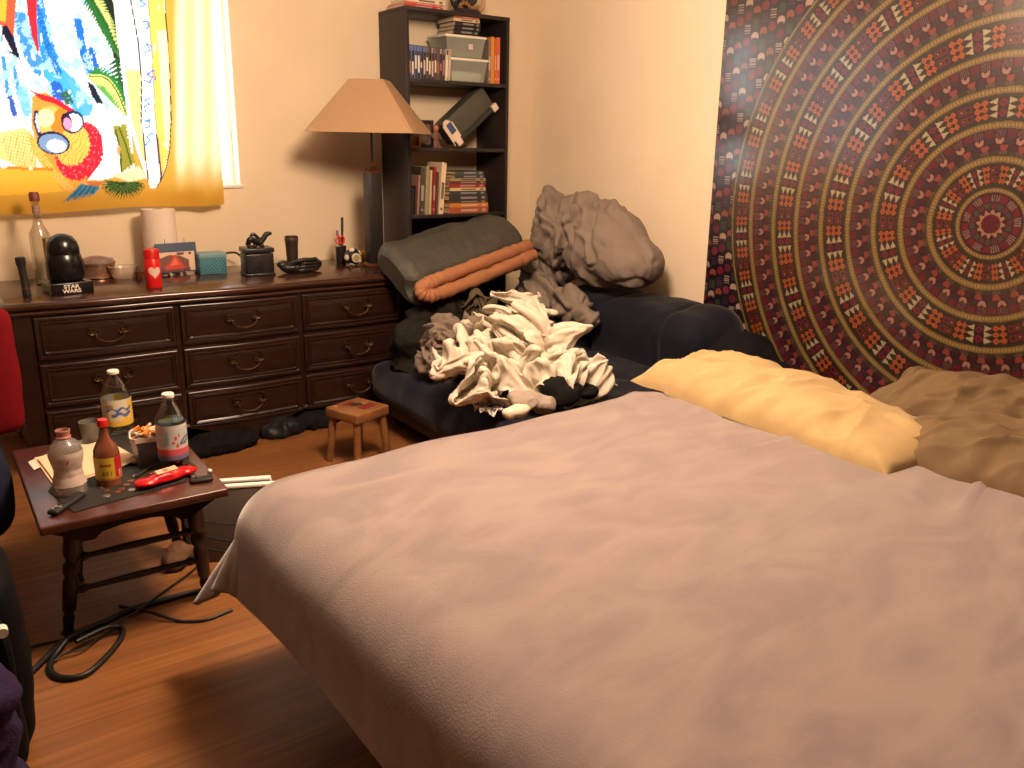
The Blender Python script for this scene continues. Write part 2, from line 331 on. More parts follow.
# folded cloth shapes: rows of points in steps of 2 mm, each written as its change from the neighbours
CLOTH = {}
CLOTH['bed_sheet'] = (60, 53, [118,57,54,5,9,-34,-12,-2,-5,-20,-1,39,-39,-4,14,-9,1,15,-2,14,-3,-7,13,-7,-17,20,-19,2,17,-10,6,8,7,2,0,26,9,-13,25,15,-2,13,3,3,30,8,-5,10,12,6,3,-5,14,1,-16,11,-8,-15,15,-15,-13,23,-17,-9,1,-12,-3,8,7,3,10,5,8,0,5,11,-5,1,0,16,7,3,24,7,8,18,0,9,-3,-13,-4,-4,-29,12,-1,-9,19,-6,-9,21,1,-17,13,3,-8,-8,14,-3,4,20,22,2,32,25,-4,24,16,5,7,16,6,0,-10,11,-7,-11,9,-19,-3,5,1,-6,-1,12,9,-7,22,-12,9,13,0,0,7,10,-11,-4,1,-4,-5,2,7,-3,7,8,-2,-14,-9,0,6,
-11,-2,-3,10,7,11,2,1,-10,3,-4,-12,10,4,11,-2,-1,-4,-10,-13,-8,-1,0,1,7,4,13,-11,5,-5,-8,1,-4,5,5,-5,3,-1,-7,1,-2,4,0,-6,1,-10,8,7,2,-6,-5,6,-3,6,12,5,-1,2,1,1,3,-5,5,-1,9,3,-12,-5,-11,-12,-4,0,6,7,-2,-1,-4,2,5,-9,-1,-7,-8,-3,-1,0,1,1,10,10,12,5,18,-6,8,-3,-4,6,-8,5,-1,-2,3,-9,9,11,-6,-5,-20,-3,-10,4,-10,2,0,3,-4,-7,6,5,12,-1,8,-8,6,-3,5,-1,4,8,-8,-2,0,1,-7,-7,-2,11,-19,19,-3,11,6,-5,10,-1,5,-5,-2,0,-2,-5,-5,3,0,9,5,5,-7,
2,9,1,-15,-8,4,9,6,10,4,1,-13,3,1,-9,5,-4,6,-2,2,2,5,-3,-10,-15,3,-10,10,1,12,-12,-2,-2,1,-1,-6,2,5,-6,-9,8,-1,-2,-3,-3,1,-18,7,-6,8,16,2,-4,-1,-2,-5,2,7,-3,0,0,-2,1,11,1,-2,7,3,-6,-8,-4,-4,-5,2,-3,4,12,2,6,-4,1,1,-8,6,-8,-4,-3,-7,3,-3,8,0,6,6,-2,7,2,8,6,-5,-2,3,-1,6,-4,10,-3,3,-8,-9,-3,-12,0,-4,7,-3,5,9,-1,-11,-5,4,3,-1,-3,-4,3,5,-15,4,-2,13,-2,1,-10,10,3,16,-21,-3,11,-10,9,3,16,6,-1,8,-5,-3,-2,0,-4,0,8,3,4,0,-2,
6,13,-3,5,-5,-4,-10,-3,-1,-5,-2,1,5,1,8,-7,1,-10,5,1,19,-3,7,-8,14,-1,-9,-12,-9,-7,9,5,5,1,-11,-4,-8,8,1,3,-7,-2,5,6,-3,-6,11,7,-3,-13,-1,2,-3,1,-2,-6,0,0,-6,6,1,0,0,-7,1,3,8,2,0,5,8,-8,-17,3,1,-3,8,1,6,2,2,20,-11,0,-2,-6,9,-5,-3,1,-6,0,1,0,-5,-3,-3,0,8,-7,20,5,4,0,-11,5,0,1,17,2,-13,-10,-25,6,3,1,-3,-5,6,-8,-4,-5,7,13,-4,7,-4,1,-5,-4,12,-10,7,-1,9,-3,12,-6,4,-15,14,-11,-12,3,-4,10,3,14,11,-6,-1,-4,-6,-4,3,-7,12,-8,14,
-8,5,-8,5,6,8,-1,-16,-11,7,13,12,-5,-2,-2,2,4,2,-3,6,-5,-6,-8,11,11,-4,6,9,-2,-2,-4,5,-11,-15,5,4,7,-5,-8,4,0,-3,0,-9,-1,10,-1,-5,-7,5,0,1,-4,3,6,5,11,-2,-5,-3,-1,-8,-1,4,6,7,-2,0,0,-1,-1,-9,-8,-2,-9,-6,4,-2,-2,-3,2,11,9,5,8,-5,10,-6,-5,12,-10,11,-1,-2,-3,8,-6,-4,-2,0,-1,2,6,4,-4,-6,-1,-7,16,1,0,6,5,-22,-9,-26,6,3,3,3,-4,9,-15,4,-2,14,7,7,12,-2,-5,-5,-5,1,3,6,-2,-2,12,6,-10,-5,-10,2,-14,-3,1,3,10,6,-2,1,-7,6,-8,7,5,3,-6,
-2,6,-4,-5,1,-4,-1,-2,5,1,-10,-6,16,11,10,-5,-12,13,-4,0,-3,3,11,-1,-1,-6,7,3,-3,-1,8,-5,-10,-8,13,-5,-11,4,9,1,-4,-5,11,0,-11,-4,5,-12,2,-1,2,-1,-9,9,3,-2,3,3,8,8,3,0,7,-1,-12,-9,-5,-1,-6,0,11,4,9,-9,-5,-7,-1,-5,-12,-4,5,-1,-4,7,7,6,8,-1,5,-2,0,-6,10,-11,13,0,8,-8,-2,4,-9,-16,-1,5,-6,3,-1,6,2,-5,7,6,9,-1,-6,-1,-20,2,-6,7,0,0,9,-10,5,-12,-1,1,1,5,1,13,15,-6,-4,-9,-17,-1,2,10,-2,5,10,-6,-2,1,1,-15,-4,9,13,11,7,-3,-12,-11,0,0,-2,
-11,3,7,1,-9,-7,3,16,-4,-1,-8,-2,-11,-1,9,22,-2,4,10,-4,0,1,-4,-6,-7,0,-7,0,6,13,-4,3,2,10,-1,-11,-4,5,-2,-5,5,7,-1,-4,-11,8,-6,-4,-7,-1,1,-3,7,-2,-1,1,0,-3,-10,4,9,3,2,5,4,15,-6,3,3,7,-5,-5,1,4,-1,3,-3,1,-4,2,-6,-17,-15,0,-7,7,5,9,-2,15,-8,2,1,11,0,-1,-4,13,-9,10,-6,-5,-4,-13,-4,-3,2,1,-3,4,10,-3,-5,-6,2,7,5,7,-8,-3,-6,6,2,2,-5,-3,-1,-2,-8,-2,1,-3,-1,-3,4,3,-3,-2,1,-4,0,9,5,3,-2,1,-5,-1,4,1,-3,6,9,1,5,6,-6,-9,-7,
1,4,-1,-7,-3,9,6,5,3,-3,8,-2,5,-8,1,2,-5,2,-13,-7,-3,10,9,2,9,4,-8,-2,-1,-18,0,-1,17,-1,4,2,3,-8,-4,5,-4,-7,-10,9,9,-7,3,2,13,-8,-8,-6,1,-9,-4,-2,-5,2,5,4,-8,-7,3,2,1,-4,12,11,11,0,-13,-8,1,7,6,3,-4,11,1,-1,0,-3,5,-9,-7,-20,1,0,6,10,5,1,10,-4,2,-5,-1,4,-2,-8,12,3,-3,2,5,1,-7,2,-10,-2,-7,16,0,11,2,8,0,-6,1,2,0,-7,-9,2,2,-2,2,-15,-8,1,-6,-6,-5,4,-1,9,-2,3,4,-5,-5,2,12,-6,6,5,2,-4,-3,-1,-8,-7,11,-9,15,12,-8,9,-2,
5,11,-3,-5,-4,9,-4,2,8,-1,5,-12,6,-7,10,-14,0,-2,13,6,-7,2,-11,1,0,5,5,0,2,0,8,-5,-16,2,-6,8,-6,12,4,-5,-4,-3,9,-3,-5,3,-1,6,-4,2,-3,-1,6,-6,-4,-1,-2,4,-2,3,4,-2,7,-7,1,-10,-1,-2,-9,4,5,21,6,-2,-6,-11,5,-1,9,-12,6,-5,-2,0,-1,6,-2,5,-9,1,6,0,-2,-5,4,-2,-9,-6,-3,-6,-2,10,0,12,14,-6,2,-5,1,-1,6,-5,6,-3,12,-1,8,-8,8,3,15,-12,-5,-10,6,-7,1,3,-1,-3,-10,-10,3,-12,-3,11,-8,-1,4,-6,4,-8,10,-2,-3,3,1,-5,3,-3,3,-1,-2,0,-5,8,-7,6,12,
-7,-2,8,4,10,-2,0,-17,7,8,0,3,0,1,-7,-4,14,-3,-1,3,1,1,-3,0,8,-15,-6,1,2,0,-6,10,9,1,6,-13,7,-10,3,-15,10,10,-1,-3,4,7,-4,-3,-4,-8,-1,-2,-4,3,8,5,-3,-2,-1,0,3,7,-4,4,0,-2,-2,-1,3,4,3,-4,0,-5,2,5,3,-4,-10,1,4,3,-2,-2,-1,5,-4,-14,4,-11,9,-8,-5,7,-6,12,1,6,12,-2,-6,0,-11,-3,-14,4,-2,17,6,6,-8,-2,-4,5,-3,3,7,2,1,1,-10,15,2,-8,6,5,-11,5,-8,9,-4,-9,4,-3,-2,-7,-18,1,11,-5,-7,0,0,2,2,6,8,-3,-9,1,-10,16,-5,5,-6,-3,12,-9,5,
-4,-6,8,-2,7,1,2,9,0,6,-10,8,-1,-5,-3,2,-1,-7,7,8,-1,-1,-3,-2,-8,8,5,5,-7,0,4,-6,-11,-2,6,11,-4,11,-4,10,-12,0,-10,8,12,-7,-20,2,-5,4,6,3,1,-6,2,-1,-2,3,6,-5,-5,1,0,3,4,-1,6,-3,0,2,1,-2,8,-2,6,0,-4,-3,-3,6,-4,-10,14,-4,1,-4,-7,5,-8,-5,-14,5,1,-2,-3,-9,12,-10,4,-5,-1,4,11,1,5,-2,6,-10,0,-7,5,2,4,-5,-1,1,0,6,-3,16,-10,8,13,-1,7,1,-4,5,5,-9,4,-4,0,-4,-9,0,-2,-4,4,-9,-2,-3,-14,-8,12,5,3,6,5,15,-9,-13,3,-7,13,-5,-2,-3,-6,
4,9,0,-2,-5,11,2,-5,4,-2,-1,-1,3,5,-6,-11,2,1,-2,-2,-7,6,1,0,12,-5,1,0,-1,2,0,2,2,-3,-2,-8,5,-10,3,1,6,5,-2,-13,-6,-9,9,4,10,2,7,-6,6,8,-6,2,-3,5,0,-12,2,1,-3,3,5,1,-1,-10,-14,0,-4,10,-12,3,16,7,-3,0,2,5,-6,-1,3,5,7,-2,-7,0,1,-2,-3,0,-9,-4,1,-9,-8,1,-12,6,0,12,2,-3,5,3,-3,2,-1,2,-1,0,-2,-1,-1,-5,2,2,4,-8,4,-1,5,-3,7,14,-8,4,17,-1,3,0,-9,12,-6,-1,3,-6,2,-14,-1,14,-14,-2,-20,-4,-15,22,11,8,-4,-8,5,-8,-5,4,2,15,2,
0,10,-13,-1,-2,5,0,1,9,1,-2,7,2,-5,8,1,5,-7,-2,-1,-3,-1,5,-1,-3,-5,0,-1,-2,5,6,1,-2,7,3,-2,-2,-4,-2,-2,-4,-4,-3,2,8,-4,3,-1,3,6,-6,11,-7,1,-4,1,6,-4,4,-8,4,-5,-18,4,-2,11,1,9,1,-6,-2,9,3,-15,-3,-6,-6,6,-2,0,-2,0,-1,0,-3,3,5,13,10,-7,1,3,-7,2,-14,-13,0,1,8,3,4,-2,-12,-3,-3,-5,10,-3,0,-1,2,2,-2,2,-2,2,-4,-3,-9,-4,-9,-3,5,17,-4,16,7,18,11,-17,11,15,-8,-1,-1,4,16,-14,1,-8,-7,5,-15,4,13,-9,-7,-14,-6,-3,16,16,9,0,-12,-3,-14,-4,3,
-5,7,-16,1,4,-4,-5,-4,9,2,0,12,2,1,-12,12,2,8,11,-5,-7,-3,-7,-1,-4,6,8,2,7,4,-6,-6,9,0,-5,-9,-3,12,2,-2,-12,0,4,-8,-2,6,6,-5,-18,12,-1,7,4,-8,7,-1,3,4,3,4,7,7,-10,-3,-2,-6,-8,-8,16,-2,-3,6,3,1,0,-1,-4,0,0,-4,3,2,5,-11,1,-6,-6,-7,-4,1,5,4,4,0,9,9,10,-16,0,-8,-6,-5,0,3,3,-2,0,-6,-2,6,-7,-2,-3,3,-1,-2,-10,-9,0,-6,13,-4,9,-8,3,2,-6,-5,2,15,8,17,3,4,11,-10,1,3,-2,11,-10,4,-2,-6,0,-6,6,-10,-7,-5,12,-4,3,6,14,2,-1,-5,-7,
5,18,-20,-10,-5,1,10,0,13,5,-6,0,-2,-1,-7,5,-4,1,-6,5,4,3,0,-4,-3,-4,-5,-3,5,-2,6,0,11,0,-9,13,-2,-4,-5,-2,7,0,-1,-5,-1,0,3,5,4,4,-13,-5,5,-14,1,0,-10,8,3,5,12,6,13,0,-1,-1,-4,0,7,0,-9,2,-10,-2,1,-4,-7,-4,1,2,4,5,1,1,-4,7,-4,-8,-3,-4,7,-6,5,2,4,11,-3,2,4,3,-8,0,-2,-5,-1,6,-2,-4,-4,0,-4,0,5,-9,0,-1,-3,0,-1,6,-1,-2,-6,-11,-2,-4,2,3,4,-2,-3,0,5,1,9,10,-4,5,2,9,2,-4,-5,-11,0,7,-6,4,-1,5,-11,-1,-3,7,2,3,2,12,-1,
2,17,-7,3,-5,1,7,-12,-4,-6,-4,3,3,-1,0,0,13,-6,2,-2,6,-3,9,4,3,-5,-4,-8,-9,-7,-4,4,0,7,-1,9,4,-3,2,-3,4,0,-6,9,1,1,-3,-4,4,-9,11,3,4,-6,5,3,-11,-14,1,-7,6,2,3,12,-11,14,1,1,6,-9,-6,-12,-2,2,-2,1,-1,6,-2,4,3,-6,-3,15,6,1,0,5,4,-13,-2,-3,0,-7,6,9,-6,3,-13,-1,1,3,2,0,3,-1,-7,6,11,-8,1,-2,1,-1,2,-2,0,5,0,-9,-6,8,-9,2,-8,-1,-5,-1,-1,1,2,-1,-4,-1,-5,1,3,2,11,-3,-3,-2,9,7,-5,-11,-5,3,11,-5,-4,4,-1,-5,-1,0,11,-13,10,
1,-4,13,5,14,-2,-6,0,-4,5,-8,-6,0,5,-12,0,-7,-4,3,-1,1,1,3,1,-5,8,11,10,-3,-3,-11,-1,-6,-6,1,3,6,5,2,4,0,1,1,2,-4,-3,-3,3,-1,-1,4,-4,-4,10,3,-4,6,9,-8,-6,-12,-6,-9,-6,-4,-1,11,-6,6,2,15,0,-2,-5,0,-3,3,4,-6,2,10,-1,6,-3,-3,7,-5,7,0,2,1,-8,-3,8,-6,-11,-3,13,9,-3,4,-2,-7,-1,-4,-3,2,-1,1,-3,5,5,-8,6,-4,2,-3,0,-3,0,11,-5,2,8,4,-10,-3,-6,2,-12,0,-6,8,-1,-2,3,-7,5,-3,11,5,2,6,-5,6,-1,-3,-8,2,-15,0,5,7,6,-5,7,-9,-10,-2,
0,-14,13,14,-3,-7,0,4,2,-6,4,-4,-4,4,1,3,6,-2,-7,4,8,0,2,-2,3,-4,-4,0,1,3,16,-2,-8,-9,-7,0,-1,0,-6,-3,4,-2,9,3,5,-5,6,1,-5,-6,-1,-2,4,8,0,-5,6,-3,-13,6,-11,-7,2,-6,1,-15,2,4,-3,16,7,5,1,17,3,-5,4,7,5,-10,7,-3,-12,-4,-5,5,-2,0,7,-3,3,0,-5,4,-11,1,-1,-4,-6,5,9,2,0,1,3,-5,0,-2,-9,7,1,-3,3,-1,-1,-10,8,1,6,4,3,-2,-3,9,-9,-5,0,4,-5,2,4,8,0,-2,-3,-5,8,-5,1,-8,0,5,1,1,10,-4,-3,3,4,-11,-3,0,-6,-2,-7,2,4,6,3,
8,-23,12,-8,5,4,5,15,-6,-4,10,0,1,-12,4,-4,-3,1,0,-3,5,6,-2,-3,2,6,-9,-1,-2,-1,2,-4,2,2,2,-4,-5,0,2,-11,1,-6,0,0,5,13,2,0,1,9,-1,-12,-6,9,2,3,1,3,-8,7,2,-2,11,-5,3,3,3,-1,-22,-7,3,-4,9,9,9,-2,7,-5,-2,5,-16,11,-11,15,-3,-6,-5,-4,2,7,0,7,-6,-4,3,-6,6,-17,6,-7,-4,-8,6,7,1,5,1,2,-4,-1,4,5,-4,0,4,14,14,-11,-8,2,-11,3,-5,-2,7,-2,18,-8,-12,0,-2,-1,-5,5,5,0,3,2,-7,6,-8,0,-2,-1,7,-5,8,10,-1,-3,-11,-15,-13,-10,6,-3,-1,6,3,
-3,-18,19,4,-2,2,3,6,-10,0,15,0,0,4,2,-8,-4,4,8,-2,-4,-6,-15,2,-1,-4,3,1,7,-8,-1,-7,2,7,4,3,-2,6,-2,2,-7,1,-13,2,2,-8,3,-2,4,-1,3,6,0,2,1,0,3,2,9,-3,4,-4,0,2,2,-6,-5,8,6,-1,-1,-3,-4,-4,1,11,5,-5,-3,6,-8,3,-1,-8,4,-3,13,3,-6,-4,-3,7,4,-6,4,-9,1,-1,1,2,-16,3,0,1,-3,-5,-2,-1,6,1,1,-8,6,5,8,2,-8,4,5,-4,1,-8,12,-4,4,2,-5,2,1,9,-5,-11,-7,-9,-9,1,-1,7,-1,4,13,0,7,-1,-11,7,-9,0,-12,14,9,7,-4,-3,-7,2,-7,-1,-5,
2,-6,4,-7,-9,10,-5,2,1,15,0,-8,-1,11,3,-2,2,5,1,-2,0,0,-2,3,-4,-5,8,4,-4,8,-13,-3,-17,10,3,-10,6,4,2,-1,8,3,1,-1,-3,-5,-2,-3,-5,-12,-2,0,1,3,2,1,9,5,10,3,-4,11,-7,-5,-3,-1,-2,-2,-4,11,-4,5,-7,-4,-4,1,-1,-2,11,4,-2,-7,7,-13,5,-8,1,-2,2,2,-1,-5,3,12,8,12,-14,12,-11,1,-3,3,1,-22,0,3,6,-2,1,4,-10,1,-4,8,-5,-12,6,7,5,-4,-2,7,-10,1,-3,8,-4,3,4,-3,-1,-3,7,4,4,-4,-5,-13,2,0,-1,1,4,10,0,5,14,-9,2,-1,-5,-12,0,-14,-4,5,-2,0,1,
7,-5,7,7,8,-16,-9,-13,9,-15,-2,11,1,1,-6,7,1,1,7,6,8,3,3,0,1,-4,-5,-10,-6,4,3,2,8,-7,-2,-12,1,-1,-3,13,9,-2,-7,-1,-15,6,2,6,2,3,4,6,-8,1,-18,2,-12,1,-5,9,12,5,2,-5,2,5,1,0,3,-14,-2,1,11,4,-4,3,0,-10,-5,-10,5,6,2,8,0,9,-6,-3,-5,-9,-2,1,-6,-3,-3,5,10,11,13,-3,4,-6,-4,3,7,1,-15,2,3,-4,-9,-4,12,-11,-2,1,-9,1,-7,8,3,1,1,-3,-3,1,3,-7,9,2,6,8,-2,5,7,7,5,-5,-4,-3,-2,-7,-8,-2,-6,2,7,3,2,3,-4,-7,3,0,-10,2,-9,-3,6,
-4,-4,-12,16,-4,10,-2,12,-10,4,-5,1,2,0,6,-1,-8,-2,-14,-4,2,-4,5,6,5,3,-5,6,1,3,7,3,6,-10,-4,0,-2,-4,-7,-3,-1,3,8,11,0,-3,-6,-7,4,2,-2,1,4,-3,3,-4,5,-13,8,-11,6,-6,10,3,-2,1,-2,0,5,3,-2,7,-1,-1,-5,-4,5,3,-3,4,-8,0,-4,-4,5,5,3,0,2,11,0,-10,-9,-5,-5,-6,4,-1,6,6,5,4,-4,3,2,-8,0,1,-1,1,7,7,-5,-11,0,7,-5,-2,5,-5,2,-9,6,-1,-8,5,-7,5,5,-4,1,9,9,-1,-5,-3,6,0,-4,-1,0,-3,2,10,-7,-10,0,-7,0,2,5,7,1,15,-2,-6,7,-13,-2,
18,4,-7,-7,-23,3,3,4,-9,-7,16,-10,0,8,-3,5,-3,7,2,-3,6,-12,-7,-1,-7,-3,2,-2,2,-1,7,-1,5,9,3,-1,-8,1,-6,4,3,3,3,-5,9,4,2,-1,2,-1,4,-4,3,-8,0,2,-10,4,0,3,-7,-4,4,-5,0,-3,2,0,2,4,3,-1,-4,2,3,-2,-3,2,3,-1,5,-2,1,-2,-2,-3,0,6,3,-1,4,9,6,-5,-21,-2,-2,-4,-5,-1,5,6,3,6,-4,-1,0,-1,-1,0,-1,-4,0,19,1,-2,0,7,8,-8,-5,-1,-2,1,-2,-1,4,4,-6,0,-8,4,-1,2,5,-3,-4,6,-3,0,1,-7,4,6,-4,-2,1,-3,-14,-1,1,17,-1,-3,5,-5,20,2,1,
6,-26,-5,7,19,-15,2,-7,12,3,11,-14,-8,0,4,-1,4,3,2,-5,2,2,8,8,-4,-4,10,-7,-9,-16,-6,11,-11,12,-7,9,-1,-3,-2,3,7,-4,-3,9,6,-1,3,10,0,-6,-5,5,0,8,4,0,-3,-4,-7,-9,-6,3,-1,0,-1,-2,-10,-5,0,8,2,-4,-1,5,3,1,-1,1,3,2,8,0,-1,10,-2,-2,3,-1,-6,-13,5,-11,-2,5,6,1,-6,-6,-5,-4,3,9,2,4,3,3,9,-2,-2,-1,3,-2,3,-10,4,0,0,-7,-9,13,8,8,-1,-1,10,-8,-2,-1,-2,7,-4,-11,-1,-4,4,-2,-2,13,-5,3,12,-8,-10,1,-1,13,0,5,-6,2,4,-11,1,-6,15,-2,-12,-2,-12,
10,-12,-5,-5,0,-7,4,5,-3,4,-1,6,-5,-8,1,-8,6,-4,2,3,-4,9,2,6,3,5,-5,3,0,-1,-8,-9,-7,-8,7,3,11,-7,16,-2,-2,-13,0,1,-1,1,12,-1,1,-3,-1,-2,-2,3,-2,5,21,3,1,-2,-12,-7,-14,2,2,1,1,1,-9,-11,-2,-3,10,-2,3,7,2,6,0,2,6,-7,9,1,7,-10,5,1,8,7,0,-3,-7,-1,-5,7,-2,-10,2,-5,4,-17,5,3,5,0,6,12,-2,-1,5,-1,-7,-5,1,4,-12,3,6,-4,0,-1,3,-2,-1,-5,-1,2,-2,3,7,2,-2,-8,-3,2,1,3,-2,-3,11,-1,0,5,-6,-4,6,-4,18,-6,3,-6,-1,15,-10,6,-11,16,-3,
7,-13,-1,-3,-1,-9,6,11,-6,0,-5,5,7,5,3,-9,-11,-5,-9,3,0,-1,-2,-2,0,4,-1,6,-2,3,7,2,4,-3,5,-1,0,-3,3,-2,-3,11,-2,3,-13,1,-7,-4,5,23,-3,-7,-1,2,6,-16,13,-2,9,11,3,0,-7,-7,-4,-13,-5,2,-4,4,4,-4,2,-8,2,2,-2,3,-2,1,9,-1,-4,1,-3,11,-10,7,-4,14,-1,14,0,1,-2,-10,1,-7,2,-5,-8,-3,-1,0,5,3,6,1,1,6,10,-5,-2,5,-5,-1,10,7,-7,-15,4,4,-13,4,2,-1,7,0,-11,-9,4,6,2,-2,0,-11,3,1,1,-1,0,1,5,7,4,-6,6,1,0,-1,-6,11,-11,9,3,-3,3,5,3,
7,1,8,1,-7,6,-2,-7,-10,-6,2,3,5,3,-6,12,10,1,-17,-11,5,3,0,1,2,-2,1,2,8,0,-1,-6,-3,4,-5,-6,2,17,-9,-1,-3,4,1,1,-1,-3,-3,-3,-3,0,2,3,-1,1,-5,2,-8,3,-6,10,-9,-4,1,0,3,2,5,2,-11,7,3,2,-4,-4,0,-4,-4,7,5,5,-5,-6,0,11,-4,-3,1,1,2,-14,3,-2,14,4,0,2,2,-3,-3,1,0,-2,-5,5,-16,-2,4,3,1,8,4,10,8,21,-11,-5,0,1,-4,1,-3,-14,-21,12,13,-7,-5,4,-5,8,-5,-4,-10,14,3,10,-5,-5,-2,-2,4,-6,-3,6,-8,3,1,16,-5,7,8,9,6,-2,9,-12,16,-19,-2,
-18,12,13,7,5,1,6,-17,8,0,-2,-9,-8,-3,-4,10,-1,3,7,7,5,-7,5,5,9,-2,1,-7,4,-1,0,4,-12,7,-19,1,-4,-3,-6,6,4,-7,0,3,0,3,8,2,-9,-16,13,-5,1,-5,8,5,-14,1,-5,2,6,7,11,4,6,-2,-9,-15,0,-1,1,-6,1,7,0,-2,2,1,0,-1,4,6,7,-9,-5,-3,11,-6,-9,-7,-1,-3,1,4,13,1,9,0,-4,2,-6,5,-6,-2,7,0,0,-6,2,7,2,0,4,-3,-1,-1,4,-8,4,-1,6,-1,5,-1,-11,-12,6,-2,6,-1,2,-16,6,5,-6,-3,5,9,-4,1,-4,1,2,2,-1,-4,1,-12,0,1,9,-4,-4,1,6,-4,7,4,1,
-1,0,18,-9,2,0,-5,10,0,17,-15,-2,3,-1,-6,-14,-4,2,17,5,-5,-4,-6,0,-5,-2,1,2,-3,-5,1,15,11,-9,10,-6,-4,1,10,6,-13,-9,10,-6,0,-6,-5,6,-1,6,5,13,0,-9,-9,1,2,-4,8,-1,8,-13,0,1,-1,-1,3,5,1,-2,-1,-7,-2,5,-2,2,-1,3,-13,-8,-3,2,4,-2,3,-1,1,5,8,11,-2,11,-4,0,-9,-6,1,6,-3,4,5,-2,-8,-1,12,-6,-8,7,-2,-6,0,7,-3,-8,5,4,-2,-2,0,4,-3,-2,-6,1,0,-7,7,-4,1,2,3,16,-6,-1,0,-9,-3,-4,11,-3,-3,0,3,-4,1,1,3,2,5,-3,0,-1,-9,-4,-2,-9,12,13,-1,
2,-9,15,-1,-3,1,-5,3,-3,-15,8,4,24,-5,-1,7,4,-2,-17,-4,-6,11,2,1,1,2,3,-2,-2,6,-5,-12,-17,-2,17,9,-5,-2,1,-6,5,15,6,-9,-2,13,3,-2,-1,-7,-8,-4,-7,7,9,2,-7,-13,-6,4,0,13,5,11,-11,-10,11,14,0,-7,1,5,-1,-3,-3,-9,-4,-11,11,11,-1,-17,-12,-2,-5,1,-5,2,-8,1,0,-1,12,4,26,9,-1,6,-7,8,5,-3,2,1,4,-2,-5,6,-16,-5,-3,-8,1,-6,15,-8,-3,6,-10,-8,3,8,9,-4,-12,-1,-2,3,2,-7,2,4,-4,-3,10,7,-4,10,-12,6,-9,10,-4,-2,4,0,-10,3,3,-3,7,0,0,-2,-1,-9,-9,12,-12,
5,-11,-6,1,8,22,2,3,-2,-2,-14,-1,-17,4,5,1,1,-6,19,0,-2,-12,0,1,5,3,3,5,7,2,-5,2,-4,8,-6,-12,0,-5,5,-11,-3,12,-11,2,7,3,-7,-3,7,-2,0,-8,0,-6,-4,2,11,14,0,-7,3,7,2,1,6,7,5,-3,3,-1,-1,-2,-7,-4,-11,6,8,-12,-6,-3,-7,5,-5,7,-7,-5,-3,-3,4,12,-5,-8,-7,-2,1,4,3,16,7,1,-1,3,16,7,-10,-2,7,-2,-4,-7,2,-12,1,2,4,7,-5,8,-8,-1,-3,-11,-12,-2,7,18,-1,-1,2,-7,-2,2,-5,-7,2,-2,2,2,12,-3,12,-4,4,-10,-4,-2,-8,5,-1,-8,5,-3,-2,8,7,-1,-4,-3,-5,
11,4,-5,-5,-12,3,1,-2,7,2,17,-5,2,-16,-3,-10,-1,11,-2,6,6,11,-1,-10,-8,-2,-1,-6,-6,-5,7,8,10,-4,-2,3,11,3,-5,5,5,4,-4,-12,1,-10,-9,0,-3,1,-5,4,6,9,3,2,5,0,5,-8,-6,-8,-13,-3,5,16,9,0,13,-2,1,-5,-1,1,-8,-3,0,2,1,-1,-16,-1,-1,-5,3,-7,9,-3,2,3,9,5,3,-5,3,-4,-6,5,4,-4,4,5,-3,-4,-8,13,8,4,2,4,-7,5,-16,0,-7,5,1,-7,9,-2,10,-1,4,4,-13,-13,-10,-1,11,0,-3,2,5,4,5,-14,-3,4,-16,1,-1,8,1,-8,21,9,1,-3,3,5,-4,-1,-7,10,-15,-7,-7,0,-2,
3,-9,-11,6,3,-3,-7,3,-1,8,5,-1,-3,9,11,5,-9,-3,-1,-8,6,-1,2,2,-4,-1,-4,3,7,0,-3,-6,9,-10,6,14,5,-8,5,4,-1,-11,-2,10,-1,5,-1,-9,7,0,-1,2,2,-3,-16,-4,-13,15,3,8,-1,4,4,-8,-12,1,-9,1,-7,15,3,-2,5,4,8,-4,-7,4,-1,3,2,0,2,-5,1,-6,-7,-4,-4,1,-11,8,-9,4,-8,10,6,-1,10,-1,6,1,-11,3,9,-7,0,-7,13,-4,1,9,7,-4,-1,-9,0,1,-1,-4,-3,-2,-5,1,5,6,3,5,1,-5,-10,-3,-4,-3,1,4,10,5,-3,-3,10,-7,2,4,12,0,-18,1,-3,-8,-5,12,11,-10,6,5,7,-18,-2,
10,-11,-3,-6,5,-23,0,-2,-7,-2,0,9,6,1,11,0,4,6,1,5,-8,-14,-8,-1,12,5,8,4,2,10,-4,-3,7,0,-4,1,-9,-2,2,1,-5,-3,7,6,-4,-6,13,1,7,5,-7,3,3,-12,1,3,-14,-8,-7,-7,10,-6,9,2,10,12,-11,0,-11,-7,-6,-7,12,-9,6,-7,2,2,5,-2,2,13,5,9,-6,3,5,-2,-9,0,0,-2,11,-3,4,-18,-7,3,-7,3,-2,14,2,-2,8,-9,-4,3,-6,-2,0,5,1,0,10,-2,-1,1,-2,-13,-2,-1,-4,0,-3,11,0,-2,1,8,9,-3,-2,-1,-2,0,6,0,-2,8,4,3,-1,6,-9,-2,-2,8,-7,-15,-4,-4,-1,3,13,12,-8,8,5,
